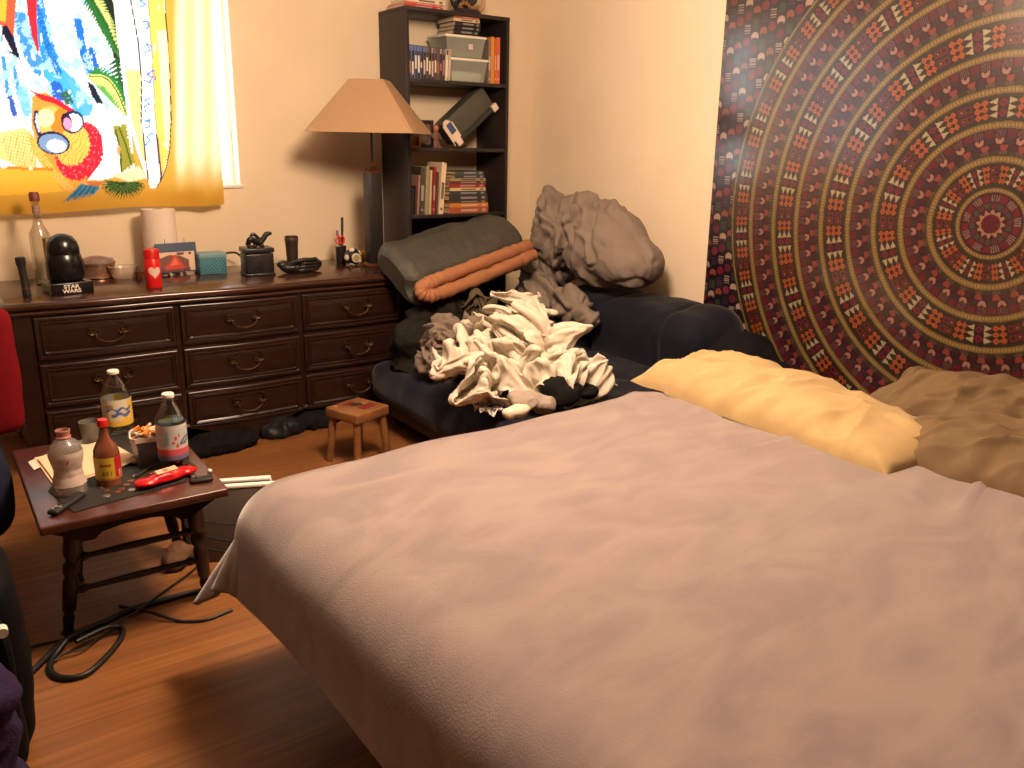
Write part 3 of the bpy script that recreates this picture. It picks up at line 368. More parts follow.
10,-2,-9,-11,-16,0,2,1,-15,4,3,-8,-4,8,13,3,-5,5,-3,1,7,4,10,-4,-12,1,-11,8,-7,4,9,2,7,-4,-1,-4,8,-2,4,-5,5,0,1,0,6,-6,7,-2,2,4,-4,3,-1,-5,-4,-1,-3,-10,6,-6,-3,-2,2,16,0,0,-4,-7,7,-10,-2,-2,5,-2,-7,21,-2,-2,-9,-3,-5,4,0,13,3,8,11,-11,0,-6,4,-8,13,1,8,8,-2,-5,-10,-6,-1,-1,5,0,6,3,-4,-8,-1,-4,2,-9,5,-5,-8,3,-1,-4,-1,-3,8,-1,17,6,-4,4,3,-8,-10,7,8,-5,0,5,0,-8,6,-8,7,-3,7,2,2,-3,-8,9,8,1,-2,2,2,-14,-5,-1,-9,-14,-3,11,5,
6,0,-10,9,3,-1,-2,-7,4,-2,-3,-2,-1,10,-12,0,4,11,-1,-9,4,2,2,4,-6,-3,-14,-13,9,-8,6,-7,-4,3,3,3,0,6,-2,-3,3,9,3,-2,3,7,-6,-8,-15,12,-16,5,-8,13,12,-2,18,-6,-4,-8,-11,1,-10,2,-3,5,10,0,2,4,-9,10,-13,14,-7,7,2,-13,8,1,9,-2,-6,2,5,2,1,-1,-9,9,-5,7,-6,5,-2,13,-2,5,13,-5,-2,-19,-1,-3,-3,5,-4,9,3,6,-12,-1,-7,9,-8,-1,-10,-4,0,15,-8,3,1,9,-2,7,12,-4,-2,-10,4,2,1,6,-5,3,1,-1,-2,6,-22,0,-4,2,6,-1,8,-3,12,6,2,2,-4,3,-7,1,-5,-19,0,
2,-4,4,2,1,5,9,5,0,-8,-6,3,-5,-3,-2,9,9,-18,-7,4,-5,3,-7,0,4,1,-1,-6,-10,-4,-12,17,-3,10,-3,-5,-7,3,3,3,0,-1,1,-1,-2,7,5,1,-2,-7,2,-9,5,3,10,-3,10,8,-6,14,7,-11,1,-11,2,-11,2,6,14,2,4,-6,0,-7,-8,-6,11,-6,2,2,-2,0,-6,-11,2,-2,8,6,10,7,-5,-2,-6,-6,1,-3,8,-8,14,2,-1,11,-11,0,-17,0,2,-7,5,-2,6,-1,-2,3,5,0,14,-1,6,2,-5,2,0,-5,-4,3,3,1,5,3,5,-7,-16,0,4,4,-8,2,14,7,-8,5,-1,-18,-2,-4,-5,2,1,12,-7,11,-1,-7,5,-3,-1,2,1,
-2,-7,20,-4,12,0,4,-7,5,3,4,-5,-10,-11,-7,5,5,4,14,4,-13,-2,-5,-11,-2,-4,-1,1,12,5,-4,-11,-10,-5,16,1,5,1,1,4,-3,-1,0,-1,-1,1,-4,9,6,2,4,-5,-2,-2,-8,-5,4,5,4,9,-4,-2,12,5,-9,-9,-4,3,2,-2,10,10,9,-5,-4,-7,-4,0,9,1,-9,-7,14,-8,-1,-18,-17,9,11,9,-6,-2,8,-2,-4,-14,-1,9,-4,0,0,4,6,-2,11,-4,-11,-1,0,4,-10,1,3,-4,2,-2,3,9,2,10,-3,3,-3,-7,4,-4,-13,2,14,5,1,8,8,5,-15,-6,4,11,-8,-2,2,9,-12,0,9,-4,-23,-3,4,-5,3,1,13,-6,-12,-2,5,8,-9,
14,3,35,-12,-3,-3,-12,5,-4,3,-6,-9,24,10,-11,-11,-13,2,-9,6,3,4,7,-2,5,0,-3,4,-13,-15,2,2,1,-2,-3,-2,0,3,2,1,-5,5,-5,0,8,-2,-4,2,7,1,3,-4,-4,-1,-7,1,-5,-8,-3,4,4,7,6,-3,1,12,13,-14,-12,2,-5,5,-6,14,4,0,2,4,-2,-5,-6,5,6,-2,-6,5,2,-9,-4,-14,13,2,-3,4,0,3,-3,2,-17,-2,8,-4,-3,1,2,6,-1,15,-3,-9,5,8,-1,-10,-3,0,-5,-1,-5,4,2,6,7,-8,12,2,-7,11,-9,-6,-8,6,18,-5,7,-3,-7,-9,-14,12,5,5,2,7,6,-10,1,7,-5,-19,1,3,-8,-11,-5,8,-7,-1,3,
16,15,30,-1,-6,0,-18,-8,-11,1,4,1,10,-2,6,11,10,-11,-10,-11,1,0,-8,-3,-3,7,0,-5,12,-4,4,-9,-2,2,-11,-2,-11,-4,1,-2,-1,10,4,-1,-1,-1,2,-2,6,-2,-3,8,5,3,-6,-9,-1,-4,-8,3,-1,8,-6,1,6,9,-4,-3,2,1,5,0,-6,5,0,11,-5,-10,-3,5,6,-2,-15,-4,-5,5,-5,-6,7,-1,7,5,1,8,5,-1,5,-7,-4,5,4,-7,1,-2,5,-10,4,-2,-7,1,15,-3,1,3,7,-3,-6,-2,-6,-4,4,-1,6,-6,11,-1,-8,-2,1,-3,-4,-4,-2,0,5,15,9,-1,-4,-8,-6,-12,16,-3,13,-15,9,4,-5,-2,8,4,4,4,-1,-13,-14,-6,-3,
10,2,1,2,5,-3,0,-5,1,-3,-3,6,-6,-6,4,-2,-1,5,9,14,1,-3,-3,-2,-1,-19,-6,-1,9,2,0,7,4,-1,2,5,6,-3,-3,1,-13,-7,1,-1,4,-8,-6,-3,-6,7,5,9,4,-8,5,3,3,-3,-3,-4,-5,-4,8,3,1,-10,2,8,3,-5,-1,-6,0,2,10,-8,3,-1,6,-3,-1,-1,10,0,1,2,0,-7,-4,3,4,-8,-6,-10,2,7,8,1,1,6,-7,-2,6,6,-8,-4,-2,3,-15,1,0,0,4,2,-1,4,7,3,3,4,0,2,-11,15,-11,1,2,4,-5,-5,-1,3,-14,-1,12,-9,2,-3,7,-1,-8,-8,-2,-11,-4,12,3,15,-14,17,4,-24,-4,17,31,1,11,-10,-8,
8,-9,-1,-9,0,-1,4,12,-12,4,1,-2,-1,-3,5,3,-6,6,11,5,1,-12,4,13,-1,0,8,2,-17,-8,0,10,6,2,-2,0,0,10,7,2,-2,-3,-2,-12,-13,-1,4,2,-11,-7,7,1,-1,-7,7,8,-2,1,0,4,0,-1,0,-3,5,3,-7,7,-5,9,1,-15,-2,-9,-7,1,-1,23,-6,3,2,4,-1,-1,-1,2,-3,-6,-2,-1,-15,0,3,19,-16,1,-8,18,2,1,-2,0,10,-5,-1,4,8,-3,-5,1,4,-19,-4,-8,-3,2,2,-4,6,6,6,3,2,17,-8,-8,12,3,-7,-2,1,2,0,-1,4,3,4,-4,-2,2,5,-15,2,0,-12,3,-1,-3,-5,1,15,-6,3,8,-11,15,9,12,5,
4,11,-9,-2,-12,-5,-1,5,-8,-6,4,-1,0,-3,1,5,-2,4,-6,-14,6,11,3,2,1,6,15,0,9,6,3,-12,-5,-7,-2,4,5,-3,-5,-1,10,8,0,5,-7,6,-5,-1,-2,-6,3,-4,-1,7,0,0,-3,3,10,-9,4,4,-6,-2,-4,8,-9,3,-2,-6,4,9,8,-6,1,7,-3,-10,-7,-5,-1,0,-9,-1,-10,-2,8,-5,5,-3,-2,7,-3,2,-1,8,8,-2,0,-4,5,0,-8,-1,-4,6,-4,3,4,9,-2,-7,0,6,-9,-2,-10,4,-3,3,5,-7,10,-2,14,-8,15,-7,-5,0,4,2,5,1,-13,8,-11,-6,3,4,7,-3,8,6,-22,7,-4,-4,-4,-3,5,1,5,9,-6,16,1,2,8,
-10,-16,-16,12,32,2,0,-3,5,-7,-9,-13,-1,6,-4,2,-10,5,8,0,15,4,0,3,1,-2,-4,-8,-4,-1,3,1,1,6,3,1,-3,-8,2,0,4,-4,3,5,4,4,1,6,-2,6,-9,0,-4,7,1,3,5,-5,0,-10,-7,4,-5,5,-3,-6,11,2,9,-9,-7,7,5,3,7,-10,6,-12,-1,1,2,1,-1,5,-2,-1,1,5,-15,7,2,3,-2,-19,15,-10,0,-13,6,6,1,10,-10,-3,-8,-7,6,1,-4,1,5,1,2,-5,7,4,0,3,1,-14,4,-2,3,0,-2,4,8,-8,14,14,1,-15,6,-9,-5,1,-2,-11,0,-2,4,-2,8,10,-6,9,9,-13,9,-6,-7,-2,1,-7,-8,7,12,-4,14,
-7,1,-30,5,-7,9,8,10,13,1,9,2,-2,-8,-11,-2,-7,0,1,-6,9,3,12,1,-6,8,-1,5,-20,3,-18,4,2,2,6,-10,5,8,-10,4,4,-1,2,-1,10,1,3,2,-1,-5,2,-10,2,-7,5,-8,-2,10,4,12,-3,1,-7,-13,8,-10,1,-12,10,20,-3,-1,-8,3,0,0,-1,14,6,-7,3,-4,8,-4,5,-1,3,-4,4,-3,-10,0,8,7,-11,5,-9,5,-6,-13,-9,-1,4,5,15,4,-5,-7,4,-3,-16,9,3,19,-1,8,3,-4,1,-6,-2,4,-7,10,-3,2,-1,-9,-8,14,-11,3,12,7,-1,-4,-7,-6,3,-7,-5,5,0,4,-6,4,0,-11,18,14,-14,10,-8,-4,2,-1,-4,-6,7,
2,11,-22,-12,-7,-5,-3,-3,11,23,-7,16,2,2,6,-5,12,-4,-6,-5,-11,-3,-6,-5,7,5,5,7,-2,6,-1,-3,0,-11,-4,-6,-3,2,-15,3,7,1,1,5,7,-6,9,-5,-1,1,-2,5,3,1,-10,-1,4,9,-6,0,8,5,6,-6,-3,-7,0,7,1,-10,9,5,5,-9,2,5,-9,8,-6,-1,1,17,-16,1,-4,5,1,0,1,1,0,-9,7,0,15,-1,-3,-10,6,4,1,-2,-2,-1,-5,5,-3,-1,9,0,0,2,-1,-9,-4,-5,4,-5,5,10,-2,4,-1,-1,-1,-5,-6,5,9,12,-11,-3,3,-1,-22,9,5,16,2,-12,-18,2,-10,1,-5,6,9,-10,3,2,-18,17,15,1,8,-14,7,2,-1,
-10,-1,-21,9,17,1,10,-8,12,1,-19,8,-3,-5,20,4,7,-10,1,4,-5,-5,5,-1,-1,-5,-9,-10,15,11,16,-13,-9,-5,-6,-4,0,8,-1,-3,8,-5,-11,5,-5,0,-8,1,8,5,0,1,3,4,-2,3,1,1,-2,3,5,0,0,5,9,1,-9,1,-9,1,-3,2,-9,6,10,4,-13,-3,-1,0,3,-12,0,5,27,-16,2,-3,-1,-2,4,0,-5,0,-4,2,0,8,8,-2,-4,-8,6,2,-5,0,5,-11,11,-12,9,3,1,0,-9,-5,-5,1,-3,9,-14,10,6,-18,8,11,4,7,-9,7,0,6,8,-16,1,3,-2,-6,15,-2,1,0,-2,-14,-3,2,1,-8,3,9,-5,-3,1,-18,13,10,0,2,-7,
-2,8,-19,-7,-1,7,12,5,11,4,-4,14,7,-15,-2,-3,-3,1,-2,14,-22,-5,-12,4,2,2,-4,-2,8,2,-5,7,12,15,-7,-2,-7,-9,8,-3,1,0,8,5,-13,-1,0,1,4,-1,8,-3,-7,-5,2,4,-2,-8,10,-7,-7,-1,-8,11,0,17,4,-1,-2,-1,-1,-2,2,-3,-3,-3,11,8,0,-7,-4,-1,6,-6,-12,5,6,12,-9,10,-1,-1,-12,-11,0,-9,7,-9,-1,7,6,15,-2,-6,-14,7,-2,2,5,7,-17,13,-14,0,-5,6,12,-11,8,-2,-11,-12,15,-10,8,2,-8,2,9,-2,13,-7,7,0,12,12,-15,-7,8,1,0,5,3,1,-6,-4,-1,-8,-6,0,-5,-2,1,-3,-2,-1,-8,15,1,
-2,19,-14,17,-22,11,0,-12,10,0,15,3,-5,1,0,1,-5,0,-6,-4,-6,7,12,2,-10,10,7,8,-14,-3,-7,4,5,0,1,-1,8,-1,-6,2,-2,-6,-10,-13,2,2,0,3,2,3,0,0,3,4,-4,-7,6,0,-1,2,6,-3,-3,-4,-1,-4,-4,2,3,3,1,-2,4,-4,-2,-6,6,-8,9,11,-2,-7,5,4,1,3,-6,5,-2,-2,1,1,7,2,-6,-13,0,5,-20,4,-3,-4,-2,-2,-1,1,3,-2,7,-9,4,-10,7,1,3,-6,11,-1,1,4,-3,5,6,-18,-5,18,-9,6,-2,-4,5,2,-2,7,-2,4,-2,-2,5,-3,9,11,-7,-6,12,2,-1,6,-1,-6,4,-1,3,-11,-6,0,-16,-2,2,
7,13,7,1,-17,1,6,-12,3,-11,-5,8,18,19,-8,-5,5,-4,-3,-3,-8,-5,-9,-7,4,11,16,-6,8,5,0,-3,-2,-5,1,4,1,-5,5,5,-9,-11,3,12,1,-1,-11,-3,-6,-5,6,6,-1,5,-1,-11,-6,-7,-6,11,-3,6,7,7,-6,-16,-1,4,3,-7,2,3,2,9,-11,-3,1,-1,2,4,0,5,-3,-6,5,4,-10,9,10,-1,1,7,1,3,-12,-7,-7,-4,-7,-2,-1,-5,0,-1,5,-2,4,2,3,8,1,0,0,2,-1,-10,7,2,0,3,1,5,11,-18,-1,2,-22,-1,-5,-8,1,-5,1,9,-5,3,6,1,8,-4,8,11,-7,4,5,-12,-5,-3,2,4,1,5,2,12,11,10,3,-2,-12,
11,-11,-2,8,10,20,-3,-13,2,4,5,-7,-5,-1,-4,1,12,-6,-4,2,-4,1,-7,-2,-6,-12,2,2,4,2,2,2,-2,-6,0,0,-2,0,1,-7,1,6,11,0,4,2,14,2,0,-17,-2,-6,-2,2,5,9,0,-2,-10,-4,-7,5,9,-1,0,-1,11,-2,-7,2,4,0,-7,-3,-6,5,2,3,-2,0,-9,2,8,3,6,9,-4,-2,0,-12,4,-2,3,-10,5,10,0,-14,14,-6,-6,-10,19,5,3,-5,-2,-1,-13,-5,0,8,4,-4,2,11,-2,-14,-10,11,-16,1,3,13,2,-5,0,2,8,-17,0,4,-3,3,-2,0,7,-4,8,-4,-10,11,-2,7,-4,-6,-2,-1,-5,0,-6,5,-4,-5,2,-5,15,6,9,
12,-19,9,9,5,3,-1,12,11,-3,16,-13,-6,-5,-10,2,-1,-7,-6,5,7,-2,-5,-1,3,-11,2,-5,-11,2,1,3,-2,8,10,-4,-8,3,-11,3,-5,1,-3,-8,8,-1,-1,5,4,8,7,6,-2,-3,-3,13,-5,7,-2,3,-8,-8,-3,-2,3,9,4,-3,-7,-4,-9,-7,-1,10,-1,4,-3,4,-3,-1,9,7,6,-4,-11,-4,-4,9,0,4,-2,-13,2,-10,12,18,-7,16,-1,8,-2,-3,-7,-15,-1,12,-4,-4,0,7,-4,-15,-7,1,-3,-1,-1,15,8,3,-3,0,-6,-9,-4,1,8,-2,7,3,1,-3,-10,-3,-1,-6,10,7,-8,11,-11,13,-5,-4,17,11,5,3,-7,-5,-2,-6,5,-3,0,1,-17,-4,-4,
25,-10,13,-11,-4,6,4,21,-9,-2,-12,-1,-21,18,-16,0,-9,-4,18,-1,4,-5,11,10,2,-7,-7,0,-1,7,-7,-8,-9,-2,-5,-2,9,7,5,-13,14,-13,1,-1,-1,8,-4,11,3,-12,-2,-3,4,-5,1,2,0,2,12,6,0,-9,-8,-4,-4,-2,4,-11,15,0,-3,-1,-5,-10,3,-2,12,1,0,-2,1,-6,-4,2,23,9,5,4,-12,8,-2,-3,4,3,1,-11,-22,9,11,-10,15,3,-2,0,5,1,-5,-4,4,3,1,7,7,-10,-1,-14,-9,-13,-3,1,14,6,4,11,5,-9,-2,-10,-3,-3,4,9,-6,2,3,3,-5,-7,-4,9,4,-18,4,-6,9,-10,0,9,9,5,4,-4,-4,-4,-8,0,2,3,5,
15,-8,12,-1,14,-7,-11,1,-6,8,-2,-4,0,-5,2,-19,5,-13,-3,-9,-2,11,2,2,0,12,11,0,-21,-3,-2,2,4,-3,12,-2,-3,3,-9,18,-9,7,-4,7,-5,0,-6,0,-3,4,-1,5,3,1,6,-5,4,-6,3,-6,0,-2,1,-10,-2,1,1,2,-2,18,-1,13,-1,-5,10,-13,-7,-9,4,1,5,7,6,-2,-8,-19,10,5,7,-8,7,5,-2,-2,-4,7,0,4,3,-13,4,12,-2,16,-2,-3,-1,-1,-6,-7,-4,4,-1,7,6,8,-7,10,-9,-8,2,6,-18,-5,-1,0,-2,5,-1,1,-16,5,5,6,8,2,13,1,-8,-15,-4,-2,-1,5,-8,6,4,-3,-8,-4,-4,-4,0,-5,4,-5,-2,7,1,
13,7,3,-2,-16,-3,-3,8,-3,2,9,1,0,4,4,-3,-15,-10,-21,-5,0,4,-1,-8,3,3,-4,4,-2,3,1,7,3,7,-4,9,1,-4,3,1,4,-5,-1,1,2,-5,6,-8,4,3,-1,-3,-3,4,2,4,-2,2,4,-2,2,-8,1,-2,-8,1,-17,7,-1,-5,5,0,18,3,3,3,-1,1,-2,-1,-2,2,-4,10,5,9,6,0,-19,-7,-2,-1,3,-1,-2,12,4,-4,0,0,3,2,-7,7,2,-1,5,-9,2,1,3,1,-12,-1,8,9,-4,3,1,-11,-3,-9,-3,-1,11,1,0,-11,6,-8,12,-7,2,-6,-8,3,-4,9,-2,10,14,-3,3,0,2,0,-7,3,-1,5,0,5,-1,-15,3,7,-8,-20,-4,
-2,3,11,8,6,-14,7,-10,-2,-20,9,1,11,2,-4,-4,1,5,7,-15,-5,-13,-9,-7,5,3,-1,0,9,-2,-7,5,1,11,-10,11,4,-4,9,-6,0,2,8,3,-4,5,17,-10,-9,3,-1,-8,-4,0,-4,-4,-1,5,-1,-12,2,8,6,12,5,17,-8,-11,-4,-17,-5,-6,-6,12,3,20,0,-8,-2,-2,2,8,-5,3,-3,-9,2,0,14,15,5,-20,-2,3,2,-2,5,6,1,-1,-1,0,-3,6,-14,-11,3,2,0,4,4,8,-2,-1,8,-14,4,-11,13,-8,6,-9,2,4,-5,8,-3,11,-6,-3,-12,15,-5,4,-2,3,-9,-12,6,4,-4,-6,13,6,-4,-4,13,-1,-6,-8,-6,6,1,4,2,6,0,4,2,
6,5,11,-13,-1,-2,4,5,-12,11,-5,-7,-18,-7,-5,4,10,1,4,5,4,9,-17,1,-7,-8,-5,-4,17,-5,4,2,1,-1,1,9,5,-16,9,-10,2,9,0,1,5,13,-10,-3,4,12,-3,0,5,-2,0,2,-16,-19,-3,-3,-4,6,0,6,2,-1,14,4,14,-5,-5,-8,-3,2,-10,-4,4,10,12,-10,-3,-7,-18,7,3,24,4,2,-11,-11,6,3,2,-4,3,2,-15,-2,-8,1,-1,1,13,14,2,-7,2,4,-4,-2,-4,2,2,3,-2,-7,-6,14,-7,7,-2,1,-4,4,-9,2,1,11,4,3,0,-2,-5,3,17,-9,4,0,6,-6,-3,1,-2,-13,-11,6,-1,3,-5,17,-1,-17,-2,6,-4,-8,2,1,-1,
11,2,-7,-6,8,9,-15,-5,2,2,-8,-20,4,2,-1,1,-6,8,8,16,-1,-3,-2,-1,-3,-16,-4,3,10,-3,12,3,13,-12,7,2,3,0,-8,9,-14,11,-2,-5,4,-9,-4,16,-3,0,1,0,3,-4,10,1,-2,6,13,-2,-3,0,-14,-14,0,-7,3,3,1,8,5,8,4,-14,-8,-2,3,-4,-8,11,9,3,0,-11,-4,-12,-4,-3,17,16,4,-2,-3,-5,-7,1,0,4,-5,1,-4,-12,-6,1,3,20,5,8,11,0,6,-11,-9,-6,-11,1,2,9,-3,-2,-13,5,-5,1,-5,-2,13,-3,9,1,9,0,-1,-5,4,0,6,12,-5,2,-3,1,-7,5,2,-10,-2,-10,10,-7,2,-3,5,7,-13,-4,2,0,-2,
0,-12,-7,1,16,-1,-9,-6,1,-2,0,9,7,-11,-7,5,0,2,2,1,1,3,14,-2,-2,9,-3,1,-8,17,8,-9,-7,-6,4,-11,-9,13,4,7,0,-2,0,-5,-3,4,-3,10,1,-14,4,-3,1,7,-4,-2,4,1,4,-1,4,12,0,4,2,-13,-14,-2,-13,2,-6,14,2,3,7,4,-12,-6,-7,2,-11,-7,9,-11,5,7,-2,-3,4,10,-16,9,6,12,2,-3,13,-8,13,7,-4,-4,-7,-16,-7,-1,5,0,13,0,-4,-1,0,4,-4,-1,-4,-11,-8,1,15,9,7,-1,-2,2,-7,-7,5,-6,1,-8,11,12,-5,2,-8,3,-15,15,16,5,-6,-1,3,2,-8,4,-6,1,-2,11,-10,5,-7,9,3,-1,2])
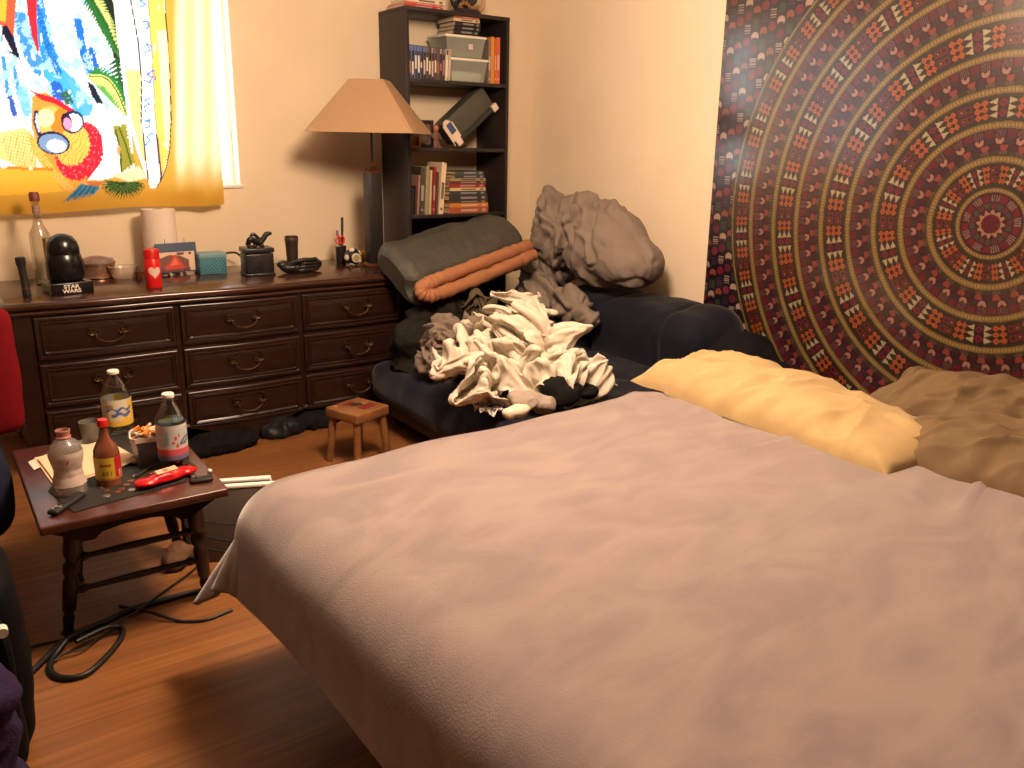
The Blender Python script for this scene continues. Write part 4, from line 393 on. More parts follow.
CLOTH['grey_shirt'] = (38, 34, [189,47,2,0,15,5,-5,-2,21,-9,-12,17,-11,-13,-3,-4,3,-6,-1,-1,11,-1,5,11,4,15,4,1,0,11,-6,-9,-8,-6,-12,9,4,-14,-22,-13,-18,0,10,-3,7,-7,-1,12,-15,19,2,0,29,12,-2,16,24,5,17,-2,-12,-7,5,-2,-21,-11,1,-20,-20,-3,6,-7,-14,-2,18,-15,13,23,-20,3,9,6,-10,-4,2,-3,-24,3,-3,-18,-6,3,-8,-3,7,-7,-2,-2,9,-3,-3,-2,
-5,2,1,13,-9,3,-1,5,-7,-9,-2,-5,2,-7,12,-4,-4,0,0,13,-13,4,-4,3,-3,-10,-1,5,10,-7,3,8,17,-9,6,-6,-1,-5,15,7,6,-14,-15,-5,3,16,8,-4,8,-10,7,-6,-7,-1,-1,-2,-3,-7,-1,-5,2,17,-5,-2,4,8,8,-10,2,-5,-14,-5,5,12,-9,0,-11,-1,5,13,3,-18,3,-1,10,4,2,2,-3,5,7,-7,1,-9,-7,4,7,8,-9,5,3,6,
-7,13,0,-5,-17,1,12,-6,-2,5,-5,2,-7,1,-7,-6,0,5,3,4,6,2,11,-14,1,1,5,-12,-5,-4,4,2,-1,8,6,3,-3,6,1,6,0,6,-6,12,-8,-8,-6,4,12,3,4,12,-8,2,0,-5,-10,-11,-12,6,0,-4,-9,-4,5,-2,6,6,-2,6,-11,4,-3,-3,-9,2,4,2,0,-5,2,6,18,-6,-19,2,4,1,0,0,13,-1,6,10,-9,4,-15,-5,-1,-1,6,-4,
2,-5,13,-16,10,-20,4,-11,-5,8,3,-1,3,7,1,-7,1,-1,-4,-7,14,5,7,-2,8,3,-3,0,-1,3,1,-1,-1,2,2,2,-4,10,-3,-4,11,2,6,-5,6,-1,-1,-3,3,-9,-3,-10,-6,-10,2,-2,-2,5,-5,2,3,-15,8,2,7,-10,-11,-2,-2,8,1,-1,-2,-7,-2,0,6,-4,1,1,6,4,4,14,3,3,-6,-8,3,1,0,1,-5,2,2,-6,-3,-1,7,-2,-13,1,
-9,-13,15,13,7,1,-13,4,-3,0,5,-16,4,4,-2,9,3,9,-2,3,-9,-5,-2,5,11,-4,2,9,-6,5,-10,5,-4,6,2,0,-1,6,14,2,0,-7,-2,0,-8,-6,-5,-11,-13,-4,-2,10,1,4,-4,-2,-6,0,-4,2,8,-3,-1,3,-4,2,-3,16,4,-2,1,-6,4,-7,1,-4,2,-10,2,-4,6,-6,-7,7,4,2,12,5,7,-3,-9,6,-7,-3,5,-8,2,-1,-1,1,-1,8,
-7,3,5,0,-1,0,0,0,-8,0,3,6,4,7,2,4,-1,-10,-1,2,-2,12,1,11,-1,-3,-3,-2,3,9,1,-5,-3,-8,-2,-13,-2,3,3,-5,2,15,-5,-10,-17,4,-5,-9,-5,-6,-9,-6,-5,3,10,5,1,7,4,4,-6,7,6,-2,6,13,0,-1,6,-2,8,-8,8,1,5,10,-16,0,-3,7,-15,0,-7,4,-1,-1,10,3,-5,3,-1,3,2,1,12,8,0,-1,-10,-7,3,-4,
12,13,-8,-3,-4,2,-5,3,-3,-5,5,2,2,-3,5,8,0,11,3,-2,-8,-11,-9,1,-6,5,3,1,8,-7,-2,-4,1,-2,-9,-9,0,-12,-9,-2,0,-5,-7,5,5,-1,-4,4,4,1,1,-1,3,3,-1,-2,6,10,10,1,6,6,9,-2,1,1,-3,2,-2,-5,-1,11,0,0,-2,5,2,3,10,-13,-5,2,2,-4,-4,-5,10,-5,6,6,-1,-3,-1,4,-5,-3,4,2,2,-1,6,-9,
21,12,2,-7,-4,3,-2,7,3,-2,-2,-6,-1,0,1,7,-1,2,0,0,5,-9,-2,-10,-11,-2,-2,-9,-7,-1,0,-1,-6,2,1,0,-6,-9,-14,0,-8,0,7,9,12,-5,9,9,11,7,5,-2,-3,-4,2,2,8,-2,-2,6,6,2,-4,1,-3,1,-3,3,3,-1,4,2,-2,2,-6,3,-3,-4,4,-4,5,5,-3,0,5,-8,-2,-8,-1,14,-1,4,6,-9,-1,4,3,0,-10,5,0,-6,
7,18,0,-5,-1,10,1,-9,3,4,-1,3,-7,2,-14,-13,3,-6,9,-1,-5,-1,-6,6,-8,-3,2,0,-3,0,1,0,-4,-5,2,-5,-3,0,0,-3,3,3,14,1,10,14,7,7,8,-1,2,3,3,6,-4,-1,-6,-2,2,-2,-9,-3,1,-4,-4,-8,-2,-3,-1,0,4,3,3,0,3,-3,-3,-7,4,3,-2,2,0,4,6,0,2,7,-7,3,-9,0,9,-4,-7,3,-3,1,0,-1,3,-6,
-6,0,-14,6,-4,1,-9,7,1,-3,3,2,-6,-16,2,4,5,-5,-3,1,4,7,0,2,1,2,3,2,3,-3,1,-3,7,3,-3,6,4,11,4,1,8,-6,0,-3,5,4,-1,6,4,3,-1,8,-2,5,-6,2,-2,-7,-2,-16,-8,-4,-4,4,-2,-4,-2,0,0,-2,-2,-4,-3,0,-3,-1,7,3,-1,-4,2,5,-4,0,-2,6,4,1,2,-4,7,0,4,-2,4,4,-3,-8,9,-5,-4,-3,
-23,-15,-5,6,13,-1,1,-8,-3,-8,-10,-10,5,8,7,-6,-14,5,2,9,0,8,13,2,6,5,1,4,4,1,-1,6,1,8,-2,8,1,-3,7,11,4,0,-8,0,-4,3,-3,2,1,8,2,-4,0,-2,0,-7,3,-11,-1,-5,0,-3,-14,0,-4,-10,1,2,-2,-1,-2,3,-3,8,4,1,-5,-2,-2,-5,-3,-1,8,2,2,0,2,-2,-5,5,-3,1,-5,5,3,1,-1,1,5,-4,-7,-1,
-5,4,-9,-16,-5,1,5,6,7,6,1,-4,0,-5,-6,-4,0,4,-6,5,1,6,2,5,6,3,-1,6,-4,4,8,-7,6,-4,8,0,8,3,3,-4,-11,8,2,5,-9,-7,1,-4,-7,1,-4,5,13,-4,-9,-2,3,3,-23,9,4,-5,-9,-5,11,-12,4,4,-11,0,-2,6,2,-7,4,1,7,5,-2,1,-4,-10,-5,-2,0,0,6,9,8,-1,-7,-11,1,0,-1,-7,-1,7,1,-8,-4,9,
3,10,9,-1,-1,-3,0,0,-12,-2,7,5,0,5,4,15,-5,-2,-1,-12,1,-5,2,-5,4,-6,5,-2,0,1,-2,2,3,-1,-2,6,-7,7,-4,2,2,1,6,-8,0,-13,1,-7,-5,-2,0,-5,-6,-6,8,5,-16,-1,4,6,-6,-11,0,6,5,6,-3,8,4,7,1,-8,-1,-6,4,-7,-6,-4,1,6,6,3,-2,-2,-2,1,-2,-1,5,7,5,0,-8,-2,-9,-4,-6,2,-1,2,15,14,
-4,7,3,14,-4,12,2,8,-2,-1,6,-4,4,-1,2,-4,2,-7,11,-11,6,-1,-6,5,-11,-5,6,0,4,-17,-5,10,-6,-4,-1,1,1,-2,5,-3,1,-7,3,2,5,2,-2,-4,-11,-12,4,-5,-5,-10,6,-3,-3,-1,7,-3,2,9,11,1,-7,8,-1,-3,2,-10,10,-4,7,3,-4,12,0,6,-5,-1,-4,1,2,1,0,-1,0,-5,-3,-8,-4,1,-2,3,-2,-4,-3,-12,4,8,15,-4,
2,7,9,-2,6,7,3,-4,6,15,2,-7,-9,1,-7,-3,3,2,0,-5,-4,6,-8,-7,3,0,-2,-7,-2,17,-6,4,-7,-2,4,-14,0,-6,-2,-4,-5,2,-6,-3,-4,7,7,7,0,0,-6,-2,-14,4,-11,-4,0,7,8,-5,3,11,4,1,-2,9,8,8,4,-4,-3,6,-8,-3,-6,5,3,-1,13,-4,4,1,0,2,-2,7,-3,-9,-4,1,-2,-1,1,-4,3,-2,11,7,-15,1,-22,1,
9,3,5,2,-3,3,-6,7,5,-9,-4,5,11,4,-13,-5,2,-5,-6,-1,5,-3,-2,0,6,2,-6,5,9,-4,-4,-9,11,-4,-7,6,-5,1,-9,8,-1,-13,-7,-2,-3,-5,-4,2,11,5,3,-1,4,1,2,0,0,-3,-7,-5,2,5,6,-1,6,7,0,-12,11,6,3,1,2,2,2,0,-3,-2,5,2,7,3,3,-1,-2,-3,1,-5,0,-5,-8,0,-1,-7,2,-2,5,8,-3,18,2,-12,
-2,12,3,4,1,-11,1,0,10,-4,-4,4,-1,-3,1,-3,-5,-9,-7,3,-2,2,0,0,-2,0,-2,-3,-5,-2,6,5,-7,-1,5,9,2,-7,-2,-5,4,-4,4,-2,-5,-2,0,2,1,0,8,10,3,9,1,-2,1,2,1,0,-4,-5,-10,-3,2,2,-4,1,8,11,-7,14,7,5,9,3,5,0,0,5,-5,-4,-7,-15,-7,2,-7,-1,1,3,-4,2,0,7,-3,-2,7,-6,-1,-16,11,13,
-10,-7,-1,-3,3,-2,9,2,-10,2,9,8,-6,-2,5,8,1,-4,-3,-2,-5,-8,-1,5,1,0,-2,-2,-4,-6,-2,-7,0,1,4,-7,-1,10,9,0,-2,7,1,-1,-4,2,-3,-4,3,3,8,10,4,4,-1,1,8,-1,0,0,1,-4,-1,-2,0,-4,2,-3,5,8,6,0,8,7,5,-2,4,8,-9,-10,-4,-7,2,-2,0,0,-16,3,-10,-13,7,1,2,0,4,11,-12,2,10,-9,-4,0,
-2,7,1,-5,-8,-10,-4,-4,0,3,4,-4,1,7,9,0,0,8,3,-8,-12,-7,1,-4,1,5,-1,3,-3,7,-1,-4,-6,3,2,-1,1,3,2,-6,5,6,-4,1,6,5,-5,2,7,-3,-8,-6,3,6,9,4,11,0,6,1,4,-2,-1,1,-4,-8,-3,0,-2,0,-1,3,7,4,1,-13,-5,2,-10,4,5,0,-9,-3,6,3,-7,4,-3,-15,1,-5,0,1,14,10,-1,1,15,3,-8,1,
-5,3,2,7,4,-12,-3,-11,-3,-3,-3,6,-8,12,-3,-1,0,8,6,2,0,-4,-5,-6,-1,-3,3,4,7,0,6,4,3,6,-3,5,6,0,4,1,-1,5,-3,5,3,1,1,-6,-1,-1,-1,4,-3,3,-7,-2,-1,-5,-3,11,-1,7,-2,6,-3,-6,3,-3,-10,-12,0,0,-8,-5,-3,2,1,-5,-2,6,-8,-1,3,7,4,-15,-11,-3,-3,1,4,4,2,6,2,0,2,6,1,5,5,3,
-9,2,-5,-2,1,5,9,2,-10,-8,-8,-5,-5,-3,8,-2,-2,-5,5,2,12,8,11,2,4,1,-1,2,-2,1,1,8,4,11,-7,5,7,-4,4,2,0,2,1,1,-2,-10,5,1,0,0,-2,-24,0,-13,5,0,0,6,0,7,-8,-2,5,5,3,-3,-3,1,-8,2,-3,1,-2,-9,-6,-6,-3,-11,-1,4,-4,2,-2,-9,-5,-10,-5,3,0,6,-1,-1,5,12,3,2,1,7,2,7,4,1,
-10,4,-9,-2,-3,10,-1,4,2,0,4,-10,1,-16,-6,-4,3,14,3,3,2,14,10,-1,13,-1,3,2,-10,3,3,4,-1,-4,12,-3,-6,-1,-2,2,-6,4,1,2,2,-2,3,-7,-17,-3,-1,14,3,-2,-6,-2,-2,-6,-6,-9,4,5,7,6,-5,-2,1,-1,0,-9,-1,-5,-10,5,7,6,-4,-5,6,-12,-9,2,2,-5,-3,9,12,4,6,-1,-4,3,-6,-10,-15,15,3,-4,5,1,4,-6,
6,3,2,-7,7,-4,-5,-2,2,5,-4,7,4,9,-3,-3,3,-1,2,-1,1,13,-6,5,1,-2,-1,-6,-1,5,-10,-6,1,-4,2,-5,-2,2,-11,1,-1,-6,-4,-6,-6,-2,0,0,-4,-1,-2,4,3,-2,6,2,4,2,10,7,0,-14,-6,-6,1,1,4,-6,-3,2,1,0,-1,9,1,-1,1,9,0,1,-1,6,2,1,-1,4,10,-6,6,9,11,8,5,-14,4,-11,-4,-13,-6,7,-8,11,
8,2,1,8,-2,6,1,9,-3,-2,4,-1,5,-7,10,1,4,-13,-2,3,7,-5,-3,5,-9,-4,9,-15,8,-8,0,-5,-7,-5,-11,-5,4,2,-6,0,2,-2,3,-1,-4,-1,-7,-6,-4,6,-4,-5,-11,7,18,9,1,0,-4,0,0,7,4,-9,-7,-3,-4,1,-2,3,0,6,5,1,0,3,13,15,-2,-4,9,-5,0,4,0,2,0,6,9,2,-6,-2,7,13,0,-12,0,1,-2,-11,-2,-14,
15,5,7,6,-13,5,-7,5,11,4,-3,1,-5,13,-20,6,-1,8,-5,5,-3,-4,-7,-4,-9,4,-8,-5,4,-4,-3,-4,-6,-3,0,2,-4,-5,10,1,0,-1,4,0,-1,6,3,-7,-3,-4,-8,-4,2,7,1,-4,-2,11,-4,1,0,1,0,-3,6,1,-4,-1,3,-6,-2,3,4,3,12,3,1,-2,-1,2,9,-4,4,-1,10,4,-1,-4,-6,0,2,-1,-1,-2,4,3,-1,0,-9,0,-8,-1,
8,2,9,7,5,0,1,-10,8,-8,6,-6,3,4,-2,-7,0,-4,2,2,0,-8,0,-5,-8,-4,-6,5,-16,-11,-1,0,1,-1,-1,-1,1,8,5,-2,3,9,3,3,8,7,7,-2,2,1,1,-2,-5,-12,-11,-5,5,2,5,6,3,0,-8,1,0,5,-6,2,3,19,3,2,0,0,-5,-14,-10,-3,2,11,1,-4,0,7,-2,-1,2,2,1,-10,8,-6,-11,-5,-8,-3,7,6,5,-1,7,9,
-8,4,2,3,12,-4,1,-5,2,4,-1,-6,-7,-7,5,5,4,3,-9,-5,-2,-2,2,0,1,-5,-7,1,2,-6,2,-2,0,3,0,3,6,2,2,2,2,1,-5,-2,3,2,5,7,3,-3,4,1,2,1,1,0,0,-7,1,-6,1,-5,4,-4,0,-3,1,-3,12,0,7,-2,5,5,2,-4,-1,-3,-4,-1,-11,11,-2,-8,-3,-3,-5,-2,1,-2,-2,-7,-5,11,-8,6,-8,-4,-2,3,4,3,
-16,5,-11,-4,0,-5,0,4,0,-4,1,9,13,0,0,2,-14,-1,3,8,-1,-7,0,3,0,-2,5,5,2,3,7,6,-3,0,1,0,-5,-5,5,6,-5,5,2,5,-8,-4,-2,3,-5,0,-3,7,-3,4,1,6,1,1,-9,4,-6,5,-10,3,-4,9,1,10,0,-6,0,5,-3,0,2,7,-15,-4,-3,3,-15,10,3,-9,-2,-8,-3,2,-1,-1,-2,12,0,-4,-6,-4,4,2,4,-3,2,2,
-14,5,-16,-8,-6,5,3,0,-7,11,-3,-1,0,-4,3,-2,9,6,-3,-10,3,-2,5,-2,6,10,6,4,-4,8,1,0,8,3,6,-1,2,1,2,1,-4,-5,-3,0,-1,-3,-3,-1,2,-4,6,-3,-2,-7,2,8,0,1,3,1,3,-3,7,2,5,-7,3,-3,-1,-7,0,-3,-11,-5,-2,-5,6,0,12,-2,-3,3,3,-3,7,1,-4,3,-11,-3,-2,-4,-1,-3,17,-1,0,-6,-1,5,-1,5,
6,15,-3,-14,-3,-5,2,-6,4,8,3,-3,0,2,5,-4,-4,-7,-4,1,7,-4,-8,2,3,3,8,9,-2,5,0,3,0,0,5,3,1,-3,-2,0,-1,-6,-1,2,-2,-5,-2,1,5,0,3,-2,3,2,-10,-9,1,10,4,0,-4,4,0,6,0,7,3,2,-11,-3,-4,-10,-4,-5,-12,1,15,4,-4,-8,7,-2,-7,-2,1,4,-3,8,8,-2,4,-6,-4,-8,-3,4,-2,2,6,-1,-7,-2,
2,-1,9,5,6,0,3,0,5,-8,-3,9,3,-1,-8,2,3,-1,2,2,-7,-4,9,7,-3,-4,2,-3,-1,2,0,-7,0,5,-1,-3,-6,4,-3,-2,2,2,8,-8,1,3,-1,2,-1,5,-3,2,9,5,-1,2,-8,-18,-2,-1,1,-7,0,3,1,-2,8,1,-4,2,-6,-16,5,-5,-7,5,4,-4,-7,2,10,-10,-2,15,-7,-1,5,1,4,0,7,9,-1,-3,1,-6,-1,-10,0,0,-8,2,
4,-5,4,6,-2,10,-2,6,3,-1,2,4,0,3,1,2,0,-6,-3,5,-2,2,2,9,-15,2,-2,-8,-1,-3,10,2,-1,6,-10,-5,0,4,-7,-8,3,-6,5,-1,3,5,-6,-2,-2,3,-4,-4,-2,-4,3,2,1,-1,1,-5,1,3,4,5,-7,-1,-4,-2,-5,2,3,-2,3,-12,-15,-1,-1,-4,1,5,16,-12,0,15,-8,0,16,-4,-1,8,2,-1,1,16,6,-4,-8,4,-12,0,-2,-4,
12,1,10,3,-3,8,-7,7,-6,-1,13,-3,-3,-2,-3,0,-2,1,4,-10,-1,-5,5,-11,-8,2,-4,-6,6,-3,2,-3,5,4,-2,2,7,-14,-7,-4,8,1,-6,0,2,3,0,-3,4,-4,-5,-8,-5,-9,-1,-4,6,12,0,9,-1,4,-2,-13,5,1,14,9,-5,2,-2,-6,-1,0,-2,-2,-7,5,-1,-6,4,0,5,19,-10,0,10,-6,-9,9,-5,-1,-2,11,1,-2,17,8,-11,-7,5,-3,
2,9,14,-1,0,-20,-1,-6,-2,2,-9,-4,0,9,2,-2,8,1,-6,-4,-3,7,-10,-11,5,-10,-4,6,9,12,-14,4,-2,-3,1,3,5,0,-1,3,-10,-2,-3,17,3,-14,2,2,1,0,-9,2,5,7,8,-9,-4,4,-8,4,4,-5,4,-4,12,-3,-1,2,0,2,1,-1,-5,2,8,0,-5,4,-1,-1,3,-2,0,-1,4,4,9,-11,-1,1,5,-2,1,0,-5,-1,13,4,-4,2,7,-11,
-10,8,2,-4,-5,-7,7,-6,-10,-4,-5,1,-5,-4,5,3,5,-3,-1,5,-2,-3,-9,0,18,15,-11,4,-4,3,4,2,10,-13,1,-1,-3,-2,-1,2,4,-6,-3,-6,1,1,12,1,-8,3,6,5,-7,2,3,-1,6,3,-2,-1,8,0,-2,3,3,-2,-7,5,-5,-5,-4,11,3,-1,19,1,-4,6,-9,-1,-5,2,-1,-13,7,8,-6,-1,4,-1,-5,-10,1,11,4,4,4,-6,-3,4,0,-7,
8,2,-6,-12,5,0,-3,0,-3,0,-8,-12,-14,-8,18,5,-7,6,4,4,-13,6,14,-5,-3,0,14,12,10,-1,4,2,6,-1,-6,-5,-9,5,0,4,-1,2,0,-2,-2,4,-7,-3,3,8,5,-9,3,1,-10,-12,0,2,2,-4,1,1,-3,3,2,1,-8,-11,12,-5,5,-1,4,-1,6,2,1,6,6,8,-10,2,2,-8,3,-15,-16,6,11,3,-5,3,2,0,-6,-1,2,4,8,6,-1,2,
-6,7,2,8,-4,-12,-13,2,4,-11,-2,4,14,-14,-6,-4,1,10,5,8,-3,7,2,-9,-4,13,11,-9,0,10,9,-2,5,4,-1,8,5,-4,-5,-7,0,-2,6,-9,-3,-3,0,4,5,-2,0,11,7,-4,-6,1,-3,-11,1,-3,-7,-3,3,0,-5,-4,0,4,5,0,7,8,-2,-2,-9,1,0,-14,5,7,1,0,-3,-11,14,3,3,5,-12,1,-5,9,6,-15,-6,-7,1,1,5,8,1,10,
-1,-4,5,-11,11,-4,-3,-2,-16,7,-13,6,2,5,-3,2,-5,6,2,5,4,-9,13,11,3,-14,6,-7,2,-3,-3,18,-11,7,-4,10,11,-5,3,3,-2,3,-1,-3,0,8,-8,0,-5,-10,2,-1,2,-7,5,13,-6,3,0,-5,-4,0,4,-9,-4,14,-1,-1,0,4,2,2,-4,4,-12,3,-5,-21,10,3,-10,1,9,2,-7,-4,3,7,-1,9,4,-3,4,-10,7,5,-6,-4,-9,5,2,-2])
